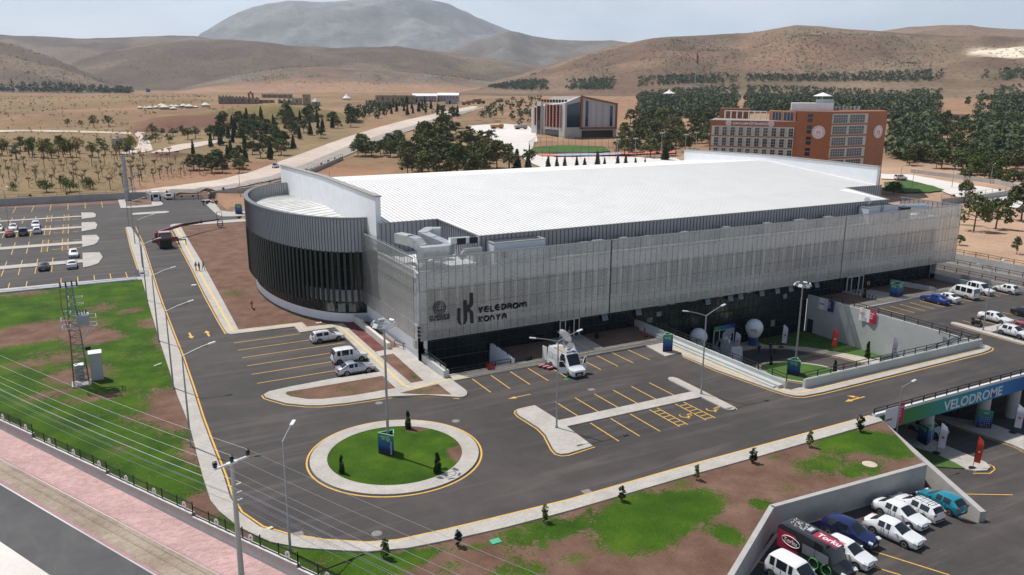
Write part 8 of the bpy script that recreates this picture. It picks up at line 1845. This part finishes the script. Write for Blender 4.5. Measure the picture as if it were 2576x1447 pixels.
for z0,z1 in zip(zz_[:-1],zz_[1:]):
 for(ax,ay),(bx,by)in(((1,1),(-1,1)),((-1,1),(-1,-1)),((-1,-1),(1,-1)),((1,-1),(1,1))):
  b.bar((ax*tw(z0),ay*tw(z0),z0),(bx*tw(z1),by*tw(z1),z1),.05);b.bar((ax*tw(z1),ay*tw(z1),z1),(bx*tw(z1),by*tw(z1),z1),.05)
b.build('lattice',mat('tower_steel',(.12,.14,.15),.5,.4,.1,2),t)
b=MB();b.box(-1.0,1.0,-1.0,1.0,-.1,.18);b.build('footing',M_CONC,t)
b=MB();zp=7.0
for y in(-.9,.9):b.bar((-1.2,y,zp),(2.3,y,zp),.12)
for x in(-1.2,-.4,.5,1.4,2.3):b.bar((x,-.9,zp),(x,.9,zp),.1)
for y in(-.9,.9):b.bar((-1.2,y,zp+1.0),(2.3,y,zp+1.0),.06);[b.bar((x,y,zp),(x,y,zp+1.0),.06)for x in(-1.2,2.3)]
for x in(-1.2,2.3):b.bar((x,-.9,zp+1.0),(x,.9,zp+1.0),.06)
b.bar((2.1,.8,zp),(.5,.4,zp-1.8),.08);b.bar((2.1,-.8,zp),(.5,-.4,zp-1.8),.08);b.build('platform',M_GALV,t)
b=MB();b.box(.35,1.6,-.6,.6,zp+.1,zp+1.35);[b.box(.3+.16*k,.38+.16*k,-.72,.72,zp+.25,zp+1.2)for k in range(8)];o=b.build('transformer',mat('transformer_grey',(.40,.42,.46),.6,.1,.06,2),t)
for k in range(4):b=MB();b.lathe((.5+.28*k,0,zp+1.35),[(.05,0),(.09,.08),(.05,.16),(.09,.24),(.05,.32),(.08,.42),(.02,.5)],8);b.build('bushing',M_BLACK,o)
b=MB()
for z in(8.6,9.6,10.4):b.bar((-.2,-.8,z),(-.2,.8,z),.1);b.bar((.2,-.3,z),(1.2,-.3,z),.07);b.bar((.2,.3,z),(1.2,.3,z),.07);b.bar((1.2,-.3,z),(1.2,.3,z),.07)
b.bar((-.9,0,Ht),(.9,0,Ht),.1);b.bar((-1.0,0,8.9),(.2,0,8.9),.07);b.build('crossarms',M_GALV,t)
for x,y in((-.85,0),(-.3,0),(.3,.2),(.8,0)):b=MB();b.lathe((x,y,Ht),[(.06,0),(.12,.1),(.06,.2),(.12,.3),(.06,.4),(.1,.55),(.02,.7)],8);b.build('insulator',M_BLACK,t)
b=MB();b.path([(-.9,0,Ht),(-1.0,-.1,9.5),(-.8,-.4,8.0),(-.5,-.62,6.0),(-.62,-.72,3.0),(-.75,-.78,.2)],.05,6);b.build('red_cable',mat('cable_red',(.28,.06,.07),.6,0,.05,2),t)
b=MB();b.obox((1.1,-.3,4.3),(.5,.25,.4),.4);b.bar((.4,-.3,4.3),(1.1,-.3,4.3),.06);b.build('floodlight',M_BLACK,t)
for(x,y,w_,d_,h_),lab,nm in(((TX+1.7,TY+1.2,1.3,1.1,3.3),'tall pale meter cabinet beside the lattice tower','meter_cabinet'),((TX-.1,TY+1.6,.9,.6,1.9),'smaller pale cabinet behind the lattice tower legs','meter_cabinet')):
 t2=thing(nm,lab,'cabinet',(x,y,.05));b=MB();b.box(-w_/2,w_/2,-d_/2,d_/2,0,h_);b.build('body',mat('cabinet_grey',(.40,.41,.42),.6,.1,.05,1),t2);b=MB();b.add([(-w_/2-.06,-d_/2-.06,h_),(w_/2+.06,-d_/2-.06,h_),(w_/2+.06,d_/2+.06,h_+.12),(-w_/2-.06,d_/2+.06,h_+.12)],[(0,1,2,3)]);b.build('roof',M_SIGNW,t2);b=MB();b.box(-w_/2+.08,w_/2-.08,-d_/2-.02,-d_/2,.2,h_-.2);b.build('door',mat('cabinet_door',(.42,.43,.45),.6,.1,.05,1),t2)
pg_=Vector((12.3,270.0,.05));hp2=height_to(pg_,391);t=thing('steel_pylon','tall grey steel pylon with side arms beside the gate island','pylon',pg_);b=MB();b.tube((0,0,-.3),(0,0,hp2),.75,.38,12);b.build('pole',mat('pylon_steel',(.38,.39,.42),.5,.4,.06,1),t,smooth=40)
b=MB()
for z,l in((hp2*.30,2.6),(hp2*.36,2.0),(hp2*.55,1.2),(hp2*.70,1.2),(hp2*.9,1.1),(hp2,1.6)):b.bar((-l,0,z),(l,0,z),.12)
b.build('arms',M_GALV,t);b=MB();b.bar((.62,-.3,.5),(.45,-.25,hp2),.06);b.build('red_cable',mat('cable_red',(.28,.06,.07),.6,0,.05,2),t)
t=thing('steel_mast','thin grey mast with side arms next to the steel pylon','mast',(13.9,268.3,.05));b=MB();b.tube((0,0,0),(0,0,hp2*.93),.16,.09,8);b.build('pole',M_POLE,t);b=MB();b.bar((-1.6,0,hp2*.32),(1.6,.2,hp2*.35),.08);b.build('arms',M_GALV,t)
# gate, booth
t=thing('sliding_gate','black sliding mesh gate at the entrance behind the left car park','gate',(26,265,0))
b=MB()
def gl(a_,c_,h,n,mb):
 a_=Vector(a_);c_=Vector(c_)
 for k in range(n+1):q=a_.lerp(c_,k/n);mb.bar(q,q+Vector((0,0,h)),.06)
 for z in(.1,h):mb.bar(a_+Vector((0,0,z)),c_+Vector((0,0,z)),.08)
gl((25.3,265.2,.05),(31.5,263.6,.05),1.9,24,b);part(b,'leaf',M_RAIL,t);b=MB();b.bar((31.8,263.4,0),(31.8,263.4,2.4),.25);b.bar((25.2,265.3,0),(25.2,265.3,2.1),.2);part(b,'gate_posts',M_RAIL,t)
b=MB();[b.tube(Vector((25.3,265.2,1.05)).lerp(Vector((31.5,263.6,1.05)),u)+Vector((0,-.05,0)),Vector((25.3,265.2,1.05)).lerp(Vector((31.5,263.6,1.05)),u)+Vector((0,-.1,0)),.33,.33,12)for u in(.3,.8)];part(b,'discs',M_BLACK,t)
t=thing('mesh_fence','short black mesh fence right of the sliding gate','fence',(35,262,0));b=MB();gl((32.2,262.6,.05),(34.6,262.9,.05),2.0,10,b);gl((34.9,262.6,.05),(37.6,264,.05),1.9,10,b);part(b,'panel',M_RAIL,t)
t=thing('guard_booth','small white guard booth beside the entrance gate','booth',(19.8,264.8,.1));b=MB();b.box(-.9,.9,-.9,.9,0,2.3);b.build('wall',M_WHITE,t);b=MB();b.box(-1.05,1.05,-1.05,1.05,2.3,2.75);b.build('roof',M_SIGNW,t);b=MB();b.box(-.65,.65,-.93,-.9,1.1,2.0);b.build('window',M_DGLASS,t)
for x in(18.7,21.0):o_=thing('barrier_post','black barrier post %s the white guard booth'%('left of' if x<19 else 'right of'),'barrier',(x,263.9,.1));b=MB();b.box(-.15,.15,-.15,.15,0,2.0);b.build('post',M_BLACK,o_);b=MB();b.tube((0,-.2,.9),(0,-.15,.9),.33,.33,12);b.build('disc',M_BLACK,o_)
b=MB();rg=np.random.default_rng(4)
for k in range(22):b.lathe((33.2+rg.normal()*1.1,252+rg.normal()*1.6,.15+rg.random()*.5),[(.15,-.1),(.35,-.08),(.35,.08),(.15,.1)],10,axis=tuple(rg.normal(size=3)+np.array([0,0,1.5])))
tag(b.build('tyre_pile',M_TYRE),'heap of old black tyres on the bare ground near the gate','tyre pile')
# blue crowd barriers
M_BLUEB=mat('barrier_blue',(.05,.12,.33),.5,.2,.1,2)
def barrier_mesh():
 b=MB();b.bar((-1.1,0,1.05),(1.1,0,1.05),.05);b.bar((-1.1,0,.15),(1.1,0,.15),.05)
 for k in range(12):b.bar((-1.1+.2*k,0,.15),(-1.1+.2*k,0,1.05),.03 if 0<k<11 else.05)
 return b
for k in range(13):
 t=thing('crowd_barrier','blue crowd barrier lying flat in the row along the top of the lawn','barrier',(-20.3+2.2*k,154.0+.03*k,.16),0,'blue barriers lying along the lawn');t.rotation_euler=(math.radians(-80),0,.0);b=barrier_mesh();b.build('frame',M_BLUEB,t);b=MB();b.box(-.35,.35,-.02,.0,.45,.75);b.build('plate',mat('barrier_plate',(.30,.42,.55),.5,0,.1,2),t)
t=thing('crowd_barrier','blue crowd barrier standing upright beside the lamp post at the lawn corner','barrier',(8.2,156.7,.14),-.35);barrier_mesh().build('frame',M_BLUEB,t);b=MB();b.box(-.35,.35,-.03,.0,.45,.75);b.build('plate',mat('barrier_plate_blue',(.02,.05,.3),.5,0,.1,2),t)
# hydrants, generator, ramps, lids
M_HYD=mat('hydrant_red',(.40,.015,.015),.4,0,.06,3,coat=.3)
for p_,lab in(((21.45,124.85,.06),'red hydrant on the brown soil left of the drum'),((66.84,85.05,.1),'red hydrant on the shaded planting bed by the court wall')):
 t=thing('fire_hydrant',lab,'hydrant',p_);b=MB();b.lathe((0,0,0),[(.16,0),(.16,.06),(.09,.1),(.09,1.0),(.15,1.02),(.15,1.18),(.09,1.34),(.03,1.42)],12);b.build('body',M_HYD,t,smooth=40);b=MB();b.tube((-.24,0,1.0),(.24,0,1.0),.07,.07,10);b.build('outlets',M_HYD,t);b=MB();b.tube((0,-.05,.15),(.3,-.4,.12),.08,.1,8);b.build('valve_cap',M_BLACK,t)
t=thing('generator','red generator on the pavement by the light well railing','generator',(41.9,83.2,.14));b=MB();b.box(-.4,.4,-.28,.28,.1,.62);b.build('body',M_HYD,t);b=MB();[b.bar((x,y,0),(x,y,.75),.05)for x in(-.45,.45)for y in(-.3,.3)];[b.bar((-.45,y,.75),(.45,y,.75),.05)for y in(-.3,.3)];b.build('frame',M_BLACK,t)
for k in range(3):
 t=thing('cable_ramp',['dark red case nearest the kerb behind the broadcast van','dark red case in the middle behind the broadcast van','dark red case beside the broadcast van side door'][k],'case',(48.0+.28*k,81.2-.62*k,.02),.15);b=MB();b.box(-.5,.5,-.22,.22,0,.26);b.build('case',mat('case_red',(.16,.03,.04),.6,0,.1,3),t);b=MB();b.box(-.46,.46,-.18,.18,.26,.30);b.build('lid',mat('case_pink',(.38,.18,.18),.6,0,.1,3),t)
for k,p_ in enumerate(((47.5,83.95),(48.0,84.1))):t=thing('cable_drum',['dark green cable drum on the soil bed behind the broadcast van, left one','dark green cable drum on the soil bed behind the broadcast van, right one'][k],'cable drum',(p_[0],p_[1],.07));b=MB();b.tube((-.2,0,.3),(.2,0,.3),.18,.18,12);b.build('core',M_BLACK,t);b=MB();[b.tube((x,0,.3),(x+.03,0,.3),.3,.3,14)for x in(-.22,.19)];b.build('flanges',mat('drum_green',(.02,.10,.05),.5,0,.05,2),t)
t=thing('cable_mat','small green cloth lying beside the broadcast van front wheel','cloth',(48.6,76.1,.03));b=MB();b.box(-.4,.4,-.25,.25,0,.03);b.build('cloth',mat('cloth_green',(.05,.3,.15),.9,0,.1,3),t)
mh_=lambda nm,lab,x,y,z,r_,h,m_,cat='manhole':tag((lambda b:(b.lathe((x,y,z),[(r_,-.3),(r_,h),(r_*.92,h+.02),(r_*.5,h+.025),(.02,h+.02)],22),b.build(nm,m_,smooth=30))[1])(MB()),lab,cat)
M_LID=mat('lid_pale',(.50,.40,.33),.9,0,.15,4);M_LIDG=mat('lid_grey',(.20,.19,.18),.8,0,.25,6)
mh_('manhole_ring','round concrete manhole on the green corner near the bridge, upper one',60.55,46.2,-.15,.62,.12,M_LID);mh_('manhole_ring','round concrete manhole on the green corner near the bridge, lower one',61.4,44.1,-.17,.68,.2,M_LID)
for x,y,lab in((17.3,53.97,'round manhole cover in the road below the roundabout'),(26.27,79.3,'round manhole cover beside the long planted island'),(31.7,70.9,'manhole cover right behind the roundabout')):mh_('manhole_cover',lab,x,y,.0,.42,.018,M_LIDG)
for x,y,z,lab,m_ in((35.4,52.0,.0,'square drain grate at the yellow kerb line',M_LIDG),(11.9,56.75,.0,'square drain grate inside the pavement curve',M_LIDG),(49.2,71.9,.0,'square drain grate between the two bay rows',M_LIDG),(24.88,48.59,-.0,'small green square lid on the brown soil',mat('lid_green',(.06,.36,.20),.6,0,.05,3)),(28.6,112.6,.06,'small pale slab on the soil in front of the drum',M_LID),(15.6,145.8,.0,'pale litter block on the soil left of the drum',M_SIGNW)):
 b=MB();b.box(x-.4,x+.4,y-.32,y+.32,z-.1,z+(.02 if m_ is M_LIDG else.12));tag(b.build('drain_grate' if m_ is M_LIDG else 'ground_lid',m_),lab,'grate' if m_ is M_LIDG else 'lid')
b=MB();b.obox((10.1,58.5,.10),(.55,.3,.03),.3);tag(b.build('yellow_plate',mat('plate_yellow',(.62,.50,.25),.6,0,.1,4)),'pale yellow plate lying on the soil inside the pavement curve','plate')
t=thing('marker_post','short white marker post at the lawn edge by the lamp','post',(5.6,103.5,.05));b=MB();b.tube((0,0,0),(.9,0,.25),.09,.09,8);b.build('pipe',M_SIGNW,t)
t=thing('handrail','thin dark handrail on the white side wall','handrail',(34.6,97,0));b=MB();rail(b,[(0,0,.1),(1.1,-3.4,.1)],.9,1.7,w_=.05);b.build('rail',M_BLACK,t)
t=thing('wall_cabinet','small grey box on the white wall corner under the metal screen','cabinet',(35.2,90.9,.1));b=MB();b.box(-.2,.1,-.35,.35,1.5,2.6);b.build('box',M_LAMPH,t)
# people
SKIN=mat('skin',(.40,.24,.17),.6,0,.05,4);HAIR=mat('dark_hair',(.018,.013,.01),.7,0,.1,8)
def person(label,loc,rz,shirt,trousers,pose='stand',vest=None,hair=HAIR,h=1.74):
 t=thing('person',label,'person',loc,rz);k=h/1.75
 me=bpy.data.meshes.new('body');bm=bmesh.new();sk=[]
 def V(x,y,z,r):v=bm.verts.new((x*k,y*k,z*k));sk.append(r*k);return v
 def E(a,b):bm.edges.new((a,b))
 st=.0 if pose=='stand' else.22
 pel=V(0,0,.96,.125);wa=V(0,0,1.12,.125);ch=V(.01,0,1.32,.145);nk=V(.0,0,1.50,.058);hd0=V(.01,0,1.58,.085);hd1=V(.015,0,1.68,.075)
 for a,b in((pel,wa),(wa,ch),(ch,nk),(nk,hd0),(hd0,hd1)):E(a,b)
 hands=[]
 for s_ in(1,-1):
  f=st*s_;hip=V(0,s_*.09,.90,.095);kn=V(.5*f+.03,s_*.10,.50,.062);an=V(f,s_*.10,.09,.042);to=V(f+.15,s_*.115,.035,.035);he=V(f-.05,s_*.10,.035,.035)
  E(pel,hip);E(hip,kn);E(kn,an);E(an,to);E(an,he)
  sh=V(0,s_*.185,1.40,.062);E(ch,sh)
  if pose=='fold':el=V(.05,s_*.25,1.14,.042);wr=V(.25,s_*.08,1.16,.030)
  elif pose=='hip':el=V(-.06,s_*.33,1.16,.042);wr=V(.05,s_*.19,1.02,.030)
  else:el=V(-f*.35-.02,s_*.235,1.14,.042);wr=V(-f*.7+.07,s_*.25,.90,.030)
  hn=V(wr.co.x/k+.015,wr.co.y/k,wr.co.z/k-.07,.034);E(sh,el);E(el,wr);E(wr,hn);hands.append((hn.co.copy(),s_))
 bm.to_mesh(me);bm.free();o=bpy.data.objects.new('body',me);COL.objects.link(o)
 md=o.modifiers.new('Skin','SKIN');
 for i,r in enumerate(sk):me.skin_vertices[0].data[i].radius=(r,r)
 me.skin_vertices[0].data[0].use_root=True
 sb=o.modifiers.new('Sub','SUBSURF');sb.levels=1;sb.render_levels=1
 bpy.context.view_layer.update();me2=bpy.data.meshes.new_from_object(o.evaluated_get(bpy.context.evaluated_depsgraph_get()));o.modifiers.clear();o.data=me2;bpy.data.meshes.remove(me)
 bm=bmesh.new();bm.from_mesh(me2)
 for c,s_ in hands:
  for j,(dy,ln)in enumerate(((-.024,.06),(-.008,.075),(.008,.08),(.022,.07),(.0,.05))):
   thumb=j==4;p0=c+Vector((.03 if thumb else.005,dy,-.01));p1=p0+(Vector((.035,0,-.03))if thumb else Vector((.012,0,-ln*.6)));p2=p1+(Vector((.01,0,-.02))if thumb else Vector((.022,0,-ln*.4)))
   for a,b in((p0,p1),(p1,p2)):
    q=MB();q.tube(a,b,.009,.007,5);vv=[bm.verts.new(v)for v in q.v];[bm.faces.new([vv[i]for i in f])for f in q.f]
 bmesh.ops.recalc_face_normals(bm,faces=bm.faces);bm.to_mesh(me2);bm.free()
 for m_ in(shirt,trousers,SKIN,M_BLACK):me2.materials.append(m_)
 for p_ in me2.polygons:
  c=p_.center;z=c.z/k;hand=abs(c.y)/k>.17 and z<.96 and pose!='fold'
  p_.material_index=3 if z<.085 else(2 if(z>1.485 or hand or(pose=='fold' and c.x/k>.22)or(pose=='hip' and z<1.06 and abs(c.y)/k>.15 and z>.93))else(1 if z<.98 else 0));p_.use_smooth=True
 o.parent=t
 hm=MB();hm.sphere((-.012*k,0,1.672*k),.102*k,12,8,sq=(1.02,.92,.95));hm.v=[(v[0],v[1],max(v[2],1.625*k-.25*max(0,v[0]-.0)))for v in hm.v];hm.build('hair',hair,t,smooth=60)
 fc_=MB();fc_.add([(.088*k,0,1.625*k),(.118*k,0,1.595*k),(.09*k,.014*k,1.59*k),(.09*k,-.014*k,1.59*k)],[(0,2,1),(0,1,3),(1,2,3)],0)
 for s_ in(1,-1):fc_.sphere((.088*k,s_*.03*k,1.63*k),.011*k,6,4,1);fc_.sphere((.0,s_*.088*k,1.615*k),.022*k,6,4,0,(.6,.5,1.2))
 fc_.box(.088*k,.097*k,-.022*k,.022*k,1.556*k,1.563*k,1);fc_.build('face',[SKIN,HAIR],t)
 if vest:
  vm=MB();prof=[(1.00,.165,.15),(1.15,.172,.155),(1.30,.185,.168),(1.40,.18,.15),(1.46,.12,.10)];n=14
  for z,ry,rx in prof:vm.v+=[(rx*k*math.cos(6.283*i/n),ry*k*math.sin(6.283*i/n),z*k)for i in range(n)]
  for i in range(len(prof)-1):
   for j in range(n):vm.f.append((i*n+j,i*n+(j+1)%n,(i+1)*n+(j+1)%n,(i+1)*n+j));vm.m.append(0)
  vm.build('vest',vest,t,smooth=50,fix=False)
 return t
cl=lambda n,c:mat('cloth_'+n,c,.85,0,.08,5)
VEST=cl('orange_vest',(.72,.13,.02))
person('person in orange safety vest and dark trousers outside the front entrance',(56.6,88.5,.14),-.4,cl('pale_blue',(.35,.42,.55)),cl('black',(.015,.015,.02)),'walk',VEST)
person('person in dark clothes in the front entrance doorway',(57.3,89.5,.14),-1.2,cl('black',(.015,.015,.02)),cl('black',(.015,.015,.02)),'stand')
q=at(*ze_(352,262),.14);person('person in orange safety vest beside the right entrance door',(q.x,min(q.y,89.6),.14),-1.7,cl('white',(.6,.6,.6)),cl('black',(.015,.015,.02)),'stand',VEST)
for(px,py),sh,tr_c,pose,rz,lab in(((1180,888),(.16,.17,.18),(.18,.19,.22),'fold',-.6,'person in grey clothes with hands together beside the right balloon'),((1208,945),(.02,.02,.03),(.02,.02,.03),'stand',1.2,'person in black standing on the court kerb nearest the camera'),((1327,930),(.02,.02,.025),(.03,.03,.035),'walk',.2,'person in black facing the person in a white shirt'),((1372,945),(.6,.6,.62),(.02,.025,.05),'fold',2.8,'person in white shirt and dark trousers on the court road')):
 q=at(*z4_(px,py),ZL+.05);person(lab,(q.x,q.y,ZL+.05 if py>900 else ZL+.12),rz,cl('c%d'%px,sh),cl('t%d'%px,tr_c),pose)
q=at(*z4_(1388,940),ZL+.05);person('person in dark jacket close behind the person in a white shirt',(q.x+.3,q.y+.6,ZL+.05),2.4,cl('navy',(.02,.025,.06)),cl('black',(.015,.015,.02)),'stand')
for k,(x,y)in enumerate(((17.45,157.3),(17.95,156.8),(18.75,157.3))):person(['person in blue, left one of the three on the tactile pavement','person in blue, middle one of the three on the tactile pavement','person in blue, right one of the three on the tactile pavement'][k],(x,y,.15),[.6,-.8,2.6][k],cl('blue',(.03,.12,.34)),cl('navy2',(.02,.05,.14)),['walk','stand','walk'][k])
person('person in orange vest beside the white pickup at the gate',(24.9,263.7,.05),-1.6,cl('white',(.6,.6,.6)),cl('black',(.015,.015,.02)),'walk',VEST)
person('person in dark clothes standing on the back of the white pickup at the gate',(23.5,269.5,.98),-1.5,cl('black',(.015,.015,.02)),cl('black',(.015,.015,.02)),'stand')
for k,x in enumerate((1600,1680,1750)):
 q=ramp_pt(*zf_(x,605+10*k));person(['person in dark trousers under the bridge, left one','person in dark trousers under the bridge, middle one','person in dark trousers under the bridge, right one'][k],(q[0],q[1],ZL+.13),[2.5,1.0,-2.2][k],cl('black',(.015,.015,.02)),cl('black',(.015,.015,.02)),['walk','stand','hip'][k])
